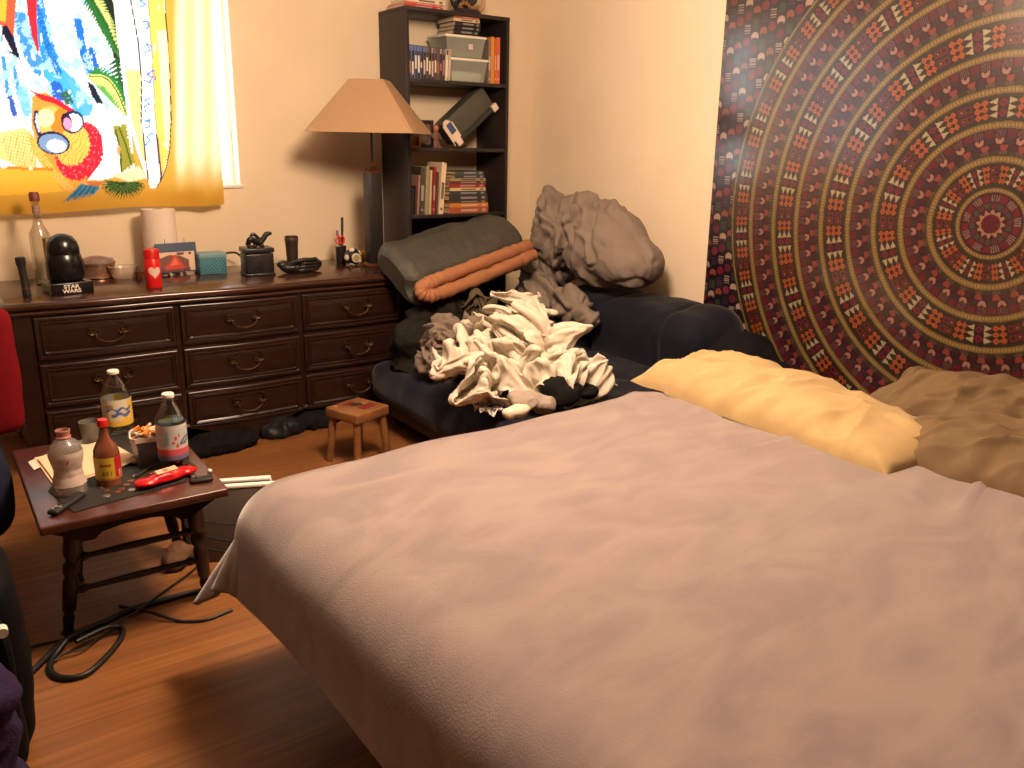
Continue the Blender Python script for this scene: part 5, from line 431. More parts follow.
CLOTH['olive_shirt'] = (34, 30, [138,109,97,-23,3,11,-14,-11,23,0,-10,9,-10,1,1,-8,-5,-5,-4,-4,-13,-7,4,-4,-1,-5,9,-4,-8,6,-5,-20,6,-10,3,14,2,14,-1,2,5,-11,-3,12,-20,-15,0,-24,3,8,-14,-6,-9,-3,8,-16,8,16,-29,-3,12,-15,-12,-3,9,-2,-16,24,1,-22,19,5,1,-6,11,15,-13,-6,4,-20,-2,0,-14,-11,-6,1,2,-1,3,4,
-1,-9,0,11,4,3,-8,8,4,-4,-3,6,5,-12,0,2,2,-5,2,2,0,0,-4,-1,0,3,-13,-4,8,0,-5,13,1,-1,-17,-9,-2,-6,2,-7,7,5,18,-3,4,0,10,10,-5,-16,4,11,10,-8,-13,4,-11,0,9,3,-3,-8,9,1,-13,-1,7,-4,-1,4,4,-7,-12,6,-2,2,5,16,1,5,-7,-5,8,-1,-1,-10,-7,4,-4,6,
-13,6,-2,12,-13,0,11,1,7,-5,9,2,4,-5,1,-2,0,-5,-5,7,-5,3,-5,-2,-1,-5,-3,-1,7,-3,-1,1,-5,13,2,-2,-10,-5,-7,0,-3,6,-18,-3,9,22,-5,7,-3,6,6,-7,-8,5,10,10,-8,-1,3,-1,2,-4,4,-7,-8,-6,-3,3,-1,4,-4,4,0,4,-7,-10,2,2,4,-1,10,-2,6,1,-4,3,6,2,-1,4,
-9,-9,11,5,-5,0,14,8,-12,5,3,2,-11,7,-9,-3,8,-3,-6,2,8,-1,-2,-4,-3,4,5,8,-10,-7,3,7,-1,1,9,-8,16,-13,6,-5,-7,-5,-3,-17,8,-14,-5,2,14,13,2,-2,12,1,-1,-9,7,-9,10,-6,2,8,-4,9,-10,0,-7,-15,-4,-3,5,3,-4,11,0,-11,5,0,4,8,16,10,-16,10,2,6,-12,-8,5,1,
-4,-6,21,0,4,-4,2,-14,-10,-8,-5,-14,6,18,-5,2,1,2,0,6,1,-9,12,4,-5,-1,2,10,-1,-5,8,-10,-4,-8,-3,2,7,5,0,10,-19,11,4,-5,-9,3,6,-2,-10,4,2,-2,10,3,-10,15,2,-2,-2,-1,-4,3,0,4,5,5,6,-7,4,-2,-12,-10,-1,-13,-3,-7,10,-7,-13,3,-8,4,5,12,21,2,6,2,-8,-13,
-8,2,3,0,1,0,-4,-2,-9,14,-5,-11,-5,-5,5,-2,0,3,-1,0,-3,10,16,1,-6,-4,-10,0,-7,14,13,-3,3,1,-2,-5,-8,-17,6,8,0,3,-3,8,-1,4,10,-4,-7,4,-4,0,10,3,-4,12,3,-9,6,2,-12,-3,4,4,1,0,5,-3,-1,6,-9,3,5,-3,-8,0,-13,-10,-14,4,-7,0,-3,-9,4,4,12,14,3,12,
-8,10,-12,2,-3,-4,4,-3,1,-10,15,1,4,-1,0,0,0,1,8,-14,4,-2,-10,-3,16,-7,7,-2,-6,-5,0,-2,11,7,-9,5,-5,9,-8,-9,10,-10,3,19,-3,-6,-4,3,-3,12,6,3,-6,3,6,-3,-1,-2,-3,0,-2,5,-10,-10,4,3,6,-5,5,4,-4,2,3,3,5,0,-1,-6,2,1,-12,-9,-1,0,-3,-13,4,3,5,6,
13,13,-16,-22,-1,1,2,-5,0,-1,0,1,3,7,3,4,0,6,6,-4,-2,5,-23,8,0,6,-3,6,-2,7,-4,-13,-1,-1,2,-9,-5,25,-3,-8,22,3,-7,2,7,2,4,2,11,-9,1,-6,0,2,-2,-25,-15,10,-17,5,3,2,4,1,3,-6,5,1,4,0,-2,0,-1,3,1,6,17,6,2,-2,2,-8,3,-4,-13,0,-9,2,-9,-3,
4,-8,-10,3,3,2,-10,1,-2,2,-17,12,2,-7,-1,8,0,0,2,19,3,-3,3,-1,1,-3,2,-6,4,-8,1,14,-8,-3,6,4,-6,-5,-2,4,10,1,9,7,7,0,-6,7,-7,-8,2,7,-21,-18,-3,4,5,0,-5,-1,5,-4,8,4,0,1,-1,-2,0,4,-2,-1,-3,1,1,1,-1,0,5,12,2,-4,10,3,-3,-2,0,-8,-6,-10,
-9,-8,2,17,-11,11,-6,0,10,5,-2,-5,-4,-9,0,-1,3,-11,-2,3,-3,6,18,-4,-2,10,-4,1,4,-1,-9,4,-4,-4,7,5,5,-2,2,2,-6,-3,6,0,0,3,3,7,-9,0,-12,5,-12,4,8,-21,9,-3,3,-3,2,1,1,-7,4,-1,-1,0,-4,3,-2,1,4,7,-2,-3,-1,3,-6,-11,7,6,12,-6,-2,-1,-1,3,2,-6,
3,-13,7,0,-1,-2,13,-1,-7,4,6,8,-9,0,3,-2,1,-3,-3,2,-5,4,3,-6,-4,11,5,-12,1,-1,-1,4,0,2,4,-6,0,-3,1,4,-9,4,0,-4,-7,-2,1,-5,0,-6,-4,0,-9,11,7,-4,-2,7,8,11,-5,1,0,2,-3,-1,-6,12,-9,-6,0,-1,-2,-4,4,4,5,0,0,9,-1,0,-16,1,-4,2,-1,4,-5,4,
6,0,4,0,1,-7,0,0,-4,-6,-8,-13,8,13,5,-5,8,18,2,3,-6,3,-7,-2,-1,-6,-2,-3,6,2,-1,-4,6,2,1,3,4,0,-3,-5,-6,-6,-11,-10,6,5,-5,-10,10,-7,4,-17,9,-4,3,8,6,6,3,-8,1,3,4,0,3,8,5,-8,-7,-2,3,-3,-6,-2,3,-7,2,2,0,7,-3,1,3,5,14,-5,-5,-6,0,0,
12,-2,4,-10,13,-15,-3,1,2,-2,4,-2,-2,-6,-1,13,1,-3,3,6,10,0,1,2,2,-8,-1,-5,-2,-3,-2,-8,1,-5,-7,3,2,3,2,4,-2,-2,0,-1,-4,-10,-10,5,1,-7,1,5,12,1,-7,10,-3,0,4,-4,2,1,-7,1,5,9,-4,1,7,6,2,-4,-3,5,-1,-7,-10,-9,-2,-1,4,0,-2,0,0,5,9,5,9,-5,
8,-7,3,1,2,-7,-11,19,-7,4,-2,6,-1,-3,-5,-4,-3,5,11,-3,4,2,9,-1,2,-6,-8,-4,-6,4,-6,2,-2,2,-10,7,-6,-11,2,-2,4,1,0,2,2,6,-1,-5,3,2,0,4,-1,-3,-10,17,-4,-10,6,4,-3,1,0,7,-6,1,-4,2,3,-3,4,-2,2,4,-3,-3,16,6,5,-22,-10,10,-6,0,1,-5,2,-15,2,7,
6,7,-5,3,-6,4,-6,1,-8,-6,7,2,5,-7,0,1,0,-4,8,-4,6,-9,-9,8,3,2,2,4,-3,-4,-6,3,-5,-4,-2,-2,3,-9,7,-1,1,-3,4,7,-2,-1,12,5,-2,3,-4,0,-3,-1,1,3,4,-8,2,1,-2,6,-3,-8,4,-1,0,1,2,1,1,-5,0,6,-1,19,-9,0,-6,-6,-9,3,-14,6,5,2,5,3,6,0,
-11,2,-2,8,4,-4,10,-14,6,-3,7,-1,-1,4,-1,-8,-11,-1,0,-3,0,10,-1,0,-19,4,11,0,-8,-5,15,-5,-7,0,2,-3,2,-1,5,-3,3,-4,1,6,-2,0,11,1,0,14,10,-4,1,-1,2,-9,-4,-1,4,0,-2,-2,5,-4,-2,-15,1,11,2,-2,2,6,10,-27,-4,-2,-6,-15,10,5,25,7,7,6,-7,-7,-10,-7,-7,-2,
7,7,4,-14,-3,-6,8,-10,1,8,0,7,-2,2,-6,2,2,-2,-15,-11,-1,-3,0,0,4,-4,1,1,-3,8,3,1,1,7,11,-11,-1,-2,-13,-7,-4,8,6,9,9,2,14,3,-3,6,-2,3,0,-3,0,-7,1,-3,-8,-4,1,-1,-3,-5,9,5,-1,-6,-14,4,4,2,4,-8,1,4,-17,25,12,-7,-2,-5,8,1,-11,9,-6,6,6,-13,
14,-6,2,-9,11,-4,-11,-12,2,9,-5,2,-6,1,9,-1,-3,-5,1,-2,-5,-3,1,-2,7,6,-6,10,3,5,-3,2,-1,-3,8,1,1,16,-4,4,-1,5,-5,-4,3,2,-8,2,2,-5,-5,6,3,1,-4,-4,3,-1,-8,-1,-8,-1,-4,6,4,1,0,0,5,3,-12,-5,-2,9,14,10,-12,-7,-3,-10,-1,-13,-2,-4,0,17,0,6,4,-2,
1,-13,-12,8,5,4,-9,7,-1,-5,-14,8,4,0,7,3,2,-3,-5,1,-4,-3,0,0,7,5,-1,2,11,-4,2,13,4,-1,1,8,-1,7,6,9,-3,-7,3,-8,-1,-7,-14,-7,2,1,0,-9,9,-6,0,-2,0,5,-9,11,4,-5,1,-4,-6,-2,4,2,3,-4,-5,10,7,-4,-4,-2,-4,0,-4,4,-14,-10,11,-19,0,12,7,0,0,12,
-11,-10,-13,8,-14,14,6,-2,12,-9,9,-16,2,-6,1,3,9,6,4,5,-6,6,11,1,-3,4,5,6,1,-2,-1,7,1,1,-1,1,-1,-4,-4,-2,-2,0,0,-11,-7,3,1,4,-7,-8,-1,2,-3,3,2,8,3,-5,-5,-7,-2,-2,4,2,0,-2,7,3,4,-1,6,1,-3,-1,-9,-5,12,1,3,8,0,7,4,6,2,-6,-10,-12,15,5,
3,-13,3,-4,-8,5,6,13,1,2,-2,-12,-5,5,-15,1,-1,9,9,14,10,-2,-4,-4,0,6,2,-13,7,-2,2,-5,0,8,-11,3,-7,-11,0,-1,-8,-7,0,-2,-3,-1,-2,3,3,8,11,-3,3,7,-2,-5,-3,1,-11,-5,3,12,-6,6,11,-2,-6,12,3,-1,13,2,-3,3,-3,-2,5,-5,3,6,14,10,-8,-2,-2,-5,2,-1,-3,-12,
11,2,-6,2,7,6,-2,-10,-8,-6,8,4,9,1,3,-2,8,-11,-7,-4,10,2,2,1,5,-19,-5,-1,5,-2,-10,-10,-3,-8,-1,4,7,2,3,-5,-6,4,-3,-9,-5,6,2,-2,2,8,7,-3,2,-1,9,-10,2,0,9,0,-4,-2,-4,1,14,7,2,14,3,-4,3,-1,-3,8,-4,1,-4,-6,3,-1,-2,0,-4,7,4,-9,-3,4,-4,6,
23,-13,1,-10,23,-8,-7,20,-7,5,-19,5,-4,1,-2,5,-3,12,-6,4,0,-14,-5,-3,6,-7,-3,-4,-19,10,4,3,-3,5,11,-13,-2,-2,1,4,-1,9,0,-2,0,-8,-1,-5,0,-6,1,9,9,6,-5,10,-10,10,0,7,-4,0,-5,-4,-1,3,-1,4,-1,11,7,3,-4,-5,-1,-1,0,0,-3,-8,-3,0,-14,4,0,-2,2,2,-1,-6,
14,20,8,10,-22,-1,-11,8,-11,-2,5,5,-3,3,-4,0,-1,-2,0,-8,3,5,1,-4,-20,-2,-1,9,-11,2,-3,-6,5,0,0,-4,2,8,-3,4,0,-2,-6,0,4,4,2,2,0,4,-4,2,-3,6,-10,5,1,-4,4,-5,14,9,7,-5,-3,-6,-7,-17,1,6,-1,-5,6,7,-3,2,-15,19,1,-7,-5,-4,1,-3,-1,2,0,1,-1,5,
13,3,-6,-11,8,-4,7,-25,10,-4,10,-6,3,12,6,1,-2,1,3,-7,-6,-5,-12,0,-2,4,-1,-3,0,-6,1,-4,3,-5,2,9,6,-3,-3,-2,7,-5,0,9,0,-4,-2,4,6,3,4,-1,-2,-3,1,-2,2,-6,11,1,-1,6,4,4,-3,0,-4,-7,-8,6,-11,-4,7,-14,13,-2,8,-4,-4,-3,3,1,-1,-4,1,-1,3,2,5,-6,
-4,-12,-13,0,4,2,-9,11,-1,6,-5,2,7,-8,7,0,-1,-2,-5,0,-4,-5,-4,8,7,4,0,4,8,-5,4,3,-4,1,5,6,-4,2,1,2,-3,-1,0,8,9,2,-3,-1,-3,-1,-5,-3,2,-1,6,1,3,2,0,-2,-5,1,4,-1,-3,1,10,-8,-3,-3,-6,0,-4,-3,-3,0,-5,-3,3,9,5,3,3,-5,1,-2,-4,-7,-4,11,
-22,-1,-13,10,-19,1,14,2,9,-9,4,6,-8,2,-5,-3,-3,-1,8,-1,1,6,7,5,4,-3,0,7,11,-6,-2,15,1,-1,-2,0,2,-3,0,-6,11,2,2,-4,4,5,2,6,-4,-2,-4,4,-5,-6,-4,7,1,0,1,3,4,-9,-3,0,-12,-4,8,2,8,-11,-9,-1,-1,-5,1,0,5,-10,-4,9,-4,6,13,6,8,1,4,-9,-4,-8,
-19,-13,-6,6,1,1,12,-5,6,2,2,-11,-3,1,1,-1,1,0,11,10,6,5,9,0,-4,2,4,-6,6,4,13,-1,-2,-3,-2,1,-9,7,6,4,-4,-3,-1,4,-4,-1,-5,0,1,0,0,-9,4,-4,2,-6,-8,6,0,6,1,-17,0,-3,-17,3,-5,-7,-6,6,8,6,2,12,-1,-9,26,1,-4,4,-5,1,5,3,3,-7,7,9,-1,-4,
-13,-9,-1,-4,7,4,6,2,-9,12,3,-8,5,-5,0,1,4,7,8,9,0,8,10,8,-9,13,3,-1,-10,4,-8,-9,-1,5,4,-7,1,-3,3,0,-4,2,0,-4,-5,-5,-1,-8,3,-8,-1,2,-1,0,-4,3,7,-5,-10,-4,4,-7,8,-2,-12,-3,-4,-1,1,2,8,0,3,27,1,5,10,6,-4,14,3,-11,-1,-12,1,-7,-3,6,-11,13,
7,-12,-6,-1,11,-3,-3,12,-1,4,4,7,6,5,2,6,-1,-4,-9,-9,-3,6,-7,-3,4,7,-1,-5,5,5,-4,-3,6,-4,-9,-4,-2,-2,-8,-3,-7,9,-4,-13,-1,11,3,-3,-5,5,1,-9,0,12,10,-1,-3,3,0,-3,-10,-13,-8,1,1,8,0,7,-3,2,13,-3,2,1,9,5,7,3,4,1,-1,1,3,1,-14,2,2,-5,-8,-9,
2,-8,-4,8,-1,2,-1,15,-2,1,7,7,8,-6,2,-2,-5,2,-8,-12,-7,-11,-4,-11,8,0,-5,-7,10,1,2,-6,3,-3,-10,11,-1,-6,-3,-2,4,0,0,1,-2,-1,1,0,9,10,2,3,6,-4,-5,-8,12,4,-4,-5,2,-2,-6,1,21,-6,4,10,13,-3,-1,1,-1,-5,-4,-2,-9,0,7,8,-2,-7,-6,1,0,-3,5,0,-2,4,
10,-1,-2,-11,2,-8,-5,-1,1,9,-1,-2,5,-7,4,-3,-2,-6,-18,1,7,5,-10,3,5,-1,1,1,3,-9,-14,4,-1,10,-5,-4,4,1,15,-3,-4,-2,1,3,2,-6,4,-5,7,0,5,5,2,3,4,-1,-6,-1,-5,0,1,25,-1,5,14,4,2,7,1,1,-1,2,-2,-19,-3,-7,-9,-4,-4,-11,5,8,4,-3,-4,-1,-3,1,12,8,
1,9,5,8,-3,-1,-1,-9,-4,-11,-7,-5,-5,1,-10,4,-10,-2,1,5,4,-16,12,15,9,-5,-1,15,-5,-4,0,4,-4,-11,5,4,0,-4,-1,12,6,-4,0,-6,-2,-4,4,4,-1,-4,-4,2,-4,7,0,4,-2,-3,15,1,5,6,1,2,5,4,3,-7,-1,0,-6,1,6,1,-8,-2,-15,-2,-16,-3,9,-1,3,4,8,-3,-6,7,5,-5,
-9,9,-5,7,-3,6,11,-10,2,-8,5,-8,-15,-6,4,-5,-3,-3,11,-5,-7,5,3,7,-4,4,1,5,-3,17,18,6,-9,-10,3,-8,-8,10,-1,-2,3,0,13,0,-1,2,-5,1,-5,-3,1,-2,-9,-5,-3,7,7,2,10,3,6,5,6,0,-13,-8,-3,-2,-4,2,-20,-1,4,1,9,7,4,-5,-5,-1,-4,-13,4,11,-2,15,-2,8,-12,-8])
def finer(P, k):
    def r1(P):
        m = P.shape[0]; t = np.linspace(0, m - 1, (m - 1) * k + 1); i = np.clip(np.floor(t).astype(int), 0, m - 2); q = (t - i)[:, None, None]
        p0, p1, p2, p3 = P[np.clip(i - 1, 0, m - 1)], P[i], P[i + 1], P[np.clip(i + 2, 0, m - 1)]
        return .5 * (2 * p1 + (p2 - p0) * q + (2 * p0 - 5 * p1 + 4 * p2 - p3) * q ** 2 + (3 * p1 - p0 - 3 * p2 + p3) * q ** 3)
    return r1(r1(P).transpose(1, 0, 2)).transpose(1, 0, 2)
def frozen_cloth(name, m, label, cat, thick=.004, sub=0, at=None, rz=0., sc=(1, 1, 1), wr=.005, wf=2.2):
    nx, ny, D = CLOTH[name]
    P = (np.cumsum(np.cumsum(np.array(D).reshape(nx, ny, 3), 0), 1) * .002).reshape(-1, 3)
    base = P.mean(0); base[2] = P[:, 2].min()
    R_ = np.array(Matrix.Rotation(rz, 3, 'Z')); P = ((P - base) @ R_.T) * np.array(sc)
    P = P.reshape(nx, ny, 3)
    for _ in range(2): P[1:-1, 1:-1] = .5 * P[1:-1, 1:-1] + .125 * (P[2:, 1:-1] + P[:-2, 1:-1] + P[1:-1, 2:] + P[1:-1, :-2])
    P = finer(P, 4); mx, my = P.shape[:2]
    du = np.gradient(P, axis=0); dv = np.gradient(P, axis=1); N = np.cross(du, dv); N /= np.linalg.norm(N, axis=2, keepdims=True) + 1e-9
    a, b = np.meshgrid(np.arange(mx) / 4., np.arange(my) / 4., indexing='ij'); Q = np.stack([a.ravel(), b.ravel(), a.ravel() * 0], 1) / wf
    Q = warp(Q, .5, .35, 3); h = ridge(Q * np.array([.5, .9, 1]), 211) + .7 * ridge(Q * np.array([1.1, .55, 1]), 212) + .35 * ridge(Q * 1.7, 213)
    P = P + N * ((h - 1.2) * wr).reshape(mx, my, 1); nx, ny = mx, my; P = P.reshape(-1, 3)
    o = gridobj(name, P, nx, ny, m, loc=at)
    mm = o.modifiers.new('thickness', 'SOLIDIFY'); mm.thickness = thick; mm.offset = 0
    return tag(o, label, cat)
# ------------------------------------------------------------------ room shell
XW, YW, XL, YB, HC = 3.34, 4.555, -1.15, -1.7, 2.45
WX0, WX1, WZ0, WZ1 = -.46, 1.44, 1.165, 2.28
m_wall = mat('wall_paint', (246, 227, 198), .75, var=.03, vscale=3, bump=.06, bscale=90)
m_white = mat('white_paint', (236, 232, 224), .45)
m_ceil = mat('ceiling_paint', (226, 218, 204), .85, bump=.15, bscale=120)
def wall(name, boxes, m=None):
    g = G()
    for a, b in boxes: g.box2(a, b)
    return struct(mk(name, g, m or m_wall, smooth=0))
T = .14
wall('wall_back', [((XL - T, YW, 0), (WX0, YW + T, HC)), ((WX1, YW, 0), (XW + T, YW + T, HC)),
                   ((WX0, YW, 0), (WX1, YW + T, WZ0)), ((WX0, YW, WZ1), (WX1, YW + T, HC))], mat('shaded_wall_paint', (228, 207, 176), .78, var=.03, vscale=3, bump=.06, bscale=90))  # same wall paint, darkened so the back wall's dimmer light is in the colour
wall('wall_right', [((XW, YB - T, 0), (XW + T, YW, HC))])
m_pan = wood_mat('unseen_dark_panelling', (104, 74, 52), (122, 88, 62), .6, (9, 9, 1))  # unseen walls; brown panelling invented to cut the light they bounce back
wall('wall_left', [((XL - T, YB - T, 0), (XL, YW, HC))], m_pan)
wall('wall_front', [((XL, YB - T, 0), (XW, YB, HC))], m_pan)
wall('ceiling', [((XL - T, YB - T, HC), (XW + T, YW + T, HC + .1))], m_ceil)
# plank floor: narrow strips running across the room
def floor_mat():
    m = bpy.data.materials.new('floor_planks'); m.use_nodes = True; nt = m.node_tree; N = nt.nodes; L = nt.links
    b = N['Principled BSDF']; tc = N.new('ShaderNodeTexCoord')
    br = N.new('ShaderNodeTexBrick'); br.inputs['Scale'].default_value = 1
    br.inputs['Brick Width'].default_value = 1.25; br.inputs['Row Height'].default_value = .068; br.inputs['Mortar Size'].default_value = .0008
    br.inputs['Color1'].default_value = (*lin((136, 89, 49)), 1); br.inputs['Color2'].default_value = (*lin((119, 75, 41)), 1)
    br.inputs['Mortar'].default_value = (*lin((80, 47, 27)), 1); br.offset = .37; br.inputs['Bias'].default_value = -.1
    L.new(tc.outputs['Object'], br.inputs['Vector'])
    mp = N.new('ShaderNodeMapping'); mp.inputs['Scale'].default_value = (1.6, 28, 28); L.new(tc.outputs['Object'], mp.inputs['Vector'])
    nz = N.new('ShaderNodeTexNoise'); nz.inputs['Scale'].default_value = 1.6; nz.inputs['Detail'].default_value = 6; L.new(mp.outputs[0], nz.inputs['Vector'])
    mr = N.new('ShaderNodeMapRange'); mr.inputs[1].default_value = .3; mr.inputs[2].default_value = .7; mr.inputs[3].default_value = .72; mr.inputs[4].default_value = 1.16
    L.new(nz.outputs['Fac'], mr.inputs[0])
    mx = N.new('ShaderNodeMix'); mx.data_type = 'RGBA'; mx.blend_type = 'MULTIPLY'; mx.inputs[0].default_value = 1
    L.new(br.outputs['Color'], mx.inputs[6]); L.new(mr.outputs[0], mx.inputs[7]); L.new(mx.outputs[2], b.inputs['Base Color'])
    b.inputs['Roughness'].default_value = .42; b.inputs['Specular IOR Level'].default_value = .35
    return m
wall('floor', [((XL - T, YB - T, -.1), (XW + T, YW + T, 0))], floor_mat())
g = G(); g.box2((XL, YW - .014, 0), (XW, YW, .085), .004); struct(mk('baseboard_back', g, m_white))
g = G(); g.box2((XW - .014, YB, 0), (XW, YW - .014, .085), .004); struct(mk('baseboard_right', g, m_white))
g = G(); g.box2((XL, YB, 0), (XL + .014, YW - .014, .085), .004); struct(mk('baseboard_left', g, m_white))
# window: frame, meeting rail, sill and the pane
win = bpy.data.objects.new('window_1', None); COL.objects.link(win); struct(win); win.location = (WX0, YW, WZ0)
g = G(); W = WX1 - WX0; H = WZ1 - WZ0; fw = .022
for a, b in [((0, .09, 0), (fw, .135, H)), ((W - fw, .09, 0), (W, .135, H)), ((fw, .09, 0), (W - fw, .135, fw)), ((fw, .09, H - fw), (W - fw, .135, H)), ((W / 2 - .015, .095, fw), (W / 2 + .015, .13, H - fw))]:
    g.box2(a, b, .003)
mk('window_frame', g, m_white, win)
g = G(); g.box2((fw, .110, fw), (W / 2 - .015, .114, H - fw)); g.box2((W / 2 + .015, .110, fw), (W - fw, .114, H - fw))
mk('window_pane', g, clear_mat('window_glass', (250, 252, 255), .1, .02), win, smooth=0)
g = G(); g.box2((-.005, -.012, -.018), (W + .012, .09, .001), .004); mk('window_sill', g, m_white, win)

# ------------------------------------------------------------------ light: sky outside the window, one warm ceiling lamp
w = bpy.data.worlds.new('world'); S.world = w; w.use_nodes = True
bg = w.node_tree.nodes['Background']; bg.inputs[0].default_value = (.93, .97, 1, 1); bg.inputs[1].default_value = SKY
pl = bpy.data.lights.new('window_portal', 'AREA'); pl.shape = 'RECTANGLE'; pl.size = W; pl.size_y = H; pl.cycles.is_portal = True
po = bpy.data.objects.new('window_portal', pl); COL.objects.link(po); po.location = ((WX0 + WX1) / 2, YW + .13, (WZ0 + WZ1) / 2); po.rotation_euler = (-PI / 2, 0, 0)
lp = bpy.data.lights.new('ceiling_light', 'POINT'); lp.energy = LAMP; lp.color = LAMPC; lp.shadow_soft_size = .24
lo = bpy.data.objects.new('ceiling_light', lp); COL.objects.link(lo); lo.location = LAMPLOC
S.view_settings.view_transform = 'Standard'; S.view_settings.look = 'None'; S.view_settings.gamma = 1; S.view_settings.use_curve_mapping = False
S.view_settings.exposure = EXPO
S.cycles.max_bounces = 10; S.cycles.diffuse_bounces = 3; S.cycles.transparent_max_bounces = 16; S.cycles.sample_clamp_indirect = 4; S.cycles.caustics_reflective = False; S.cycles.caustics_refractive = False
S.cycles.use_denoising = True

# ------------------------------------------------------------------ mandala tapestry on the right wall
def fr(x): return x - np.floor(x)
def tap_color(Yv, Zv):
    n = len(Yv); C = np.zeros((n, 3)); L = lambda *c: np.array(lin(c))
    dy = -(Yv - 1.596); dz = Zv - 1.136
    r = np.hypot(dy, dz); th = np.arctan2(dz, dy) / (2 * PI) + .5
    def put(mask, c): C[mask] = c
    C[:] = L(30, 22, 38)
    # outer field: columns of little motifs
    cy = Yv / .047; cz = Zv / .056; i = np.floor(cy).astype(int); cz = cz + (i % 3) * .33; j = np.floor(cz).astype(int)
    u = fr(cy) - .5; v = fr(cz) - .5; t = (i * 3 + j * 2) % 7
    el = (u / .44) ** 2 + (v / .37) ** 2 < 1
    leg = ((u / .3) ** 2 + ((v + .22) / .2) ** 2 < 1) & (v < -.12)
    blk = (np.abs(u) < .36) & (np.abs(v) < .36); stp = blk & (fr(v * 5) < .5)
    for k, msk, c in [(0, el & ~leg, (196, 158, 138)), (1, el, (128, 30, 52)), (2, blk, (52, 62, 48)), (3, stp, (176, 142, 128)), (4, el & ~leg, (150, 72, 56)), (5, el, (104, 28, 44)), (6, blk & (fr(v * 4) < .6), (64, 44, 70))]:
        put((t == k) & msk, L(*c) * 1.5)
    R = [.125, .238, .36, .482, .605, .738, .870, .997, 1.130, 1.244]
    for q in range(9):
        r0, r1 = R[q], R[q + 1]; ins = (r >= r0) & (r < r1); rm = (r0 + r1) / 2
        vv = (r - r0) / (r1 - r0)
        if q % 2 == 0:       # geometric ring
            C[ins] = L(56, 48, 36)
            sp = ins & (fr(r * 190) < .5) & (fr(th * rm * 2 * PI * 190) < .45) & ((vv < .2) | (vv > .8)); C[sp] = L(74, 72, 44)
            w_ = (vv - .2) / .6; core = ins & (w_ > 0) & (w_ < 1)
            nper = max(8, round(2 * PI * rm / .27)); s_ = fr(th * nper)
            edges = [0, .23, .41, .53, .67, .79, 1.0]
            for k in range(6):
                sg = (s_ - edges[k]) / (edges[k + 1] - edges[k]); ok = core & (sg >= .04) & (sg < .96)
                if k == 0:
                    a = fr(w_ * 2) - .5; b = sg - .5
                    C[ok & (np.abs(a) < .46) & (np.abs(b) < .47)] = L(48, 22, 28)
                    C[ok & (np.abs(a) < .38) & (np.abs(b) < .42)] = L(128, 44, 44)
                    C[ok & (np.abs(a) < .17) & (np.abs(np.abs(b) - .2) < .1)] = L(54, 20, 28)
                    C[ok & (np.abs(a) < .07) & (np.abs(b - .2) < .05)] = L(220, 180, 140)
                elif k in (1, 5):
                    a = np.abs(fr(w_ * 3) - .5) * 2; z = np.abs(fr(sg * 2) - .5) * 2
                    C[ok] = L(60, 30, 30); C[ok & (a < 1 - z * .85)] = L(214, 110, 52)
                    C[ok & (a < .35 - z * .5)] = L(190, 84, 40)
                elif k in (2, 4):
                    a = np.abs(fr(w_ * 3) - .5) * 2; z = sg if k == 2 else 1 - sg
                    C[ok] = L(58, 28, 32); C[ok & (a < z)] = L(222, 200, 150)
                else:
                    a = np.abs(fr(w_ * 2) - .5); b = np.abs(sg - .5)
                    C[ok] = L(52, 22, 34); C[ok & (a + b * .9 < .46)] = L(140, 28, 46); C[ok & (a + b < .15)] = L(60, 20, 50)
        else:                # elephant ring
            C[ins] = L(64, 22, 38)
            nc = 2 * round(2 * PI * rm / .072); x = th * nc
            o = 1 - vv
            ci = np.floor(x).astype(int); a = fr(x) - .5
            row = ins & (o > .12) & (o < .36)
            C[row & (ci % 2 == 0) & (np.abs(a) < .4)] = L(122, 28, 42)
            C[row & (ci % 2 == 1) & (fr(a * 5) < .42) & (np.abs(a) < .45)] = L(150, 96, 92)
            b = (o - .38) / .18; row = ins & (b > 0) & (b < 1)
            C[row & (ci % 2 == 1) & ((a / .42) ** 2 + ((b - .25) / .75) ** 2 < 1) & ~((np.abs(a) < .14) & (b < .3))] = L(206, 146, 122)
            C[row & (ci % 2 == 0) & (np.abs(a) < .38) & (fr(b * 3) < .6)] = L(74, 66, 60)
            x2 = x + .5; ci2 = np.floor(x2).astype(int); a2 = fr(x2) - .5
            b = (o - .58) / .18; row = ins & (b > 0) & (b < 1)
            C[row & (ci2 % 2 == 1) & ((a2 / .42) ** 2 + ((b - .3) / .75) ** 2 < 1)] = L(172, 74, 60)
            C[row & (ci2 % 2 == 0) & (np.abs(a2) < .34)] = L(84, 30, 44)
            b = (o - .76) / .14; row = ins & (b > 0) & (b < 1)
            C[row & (ci2 % 2 == 1) & (fr(a2 * 5) < .5)] = L(134, 112, 86)
            C[row & (ci2 % 2 == 0) & (np.abs(a2) < .4)] = L(66, 62, 46)
    for q, rr in enumerate(R):   # beaded gold bands
        wd = .005 if q in (9,) else (.008 if q == 0 else .012)
        d = np.abs(r - rr)
        C[d < wd + .004] = L(64, 52, 34); C[d < wd] = L(158, 120, 62)
        C[(d < wd * .45) & (fr(th * 2 * PI * rr / .0135) < .55)] = L(196, 164, 98)
    # centre rosette
    ins = r < .117
    C[ins] = L(70, 22, 40)
    x = th * 18; ci = np.floor(x).astype(int); a = fr(x) - .5
    row = (r > .083) & (r < .108)
    C[row & (ci % 2 == 0) & (np.abs(a) < .42)] = L(134, 26, 46); C[row & (ci % 2 == 1) & (fr(a * 4) < .5)] = L(180, 142, 122)
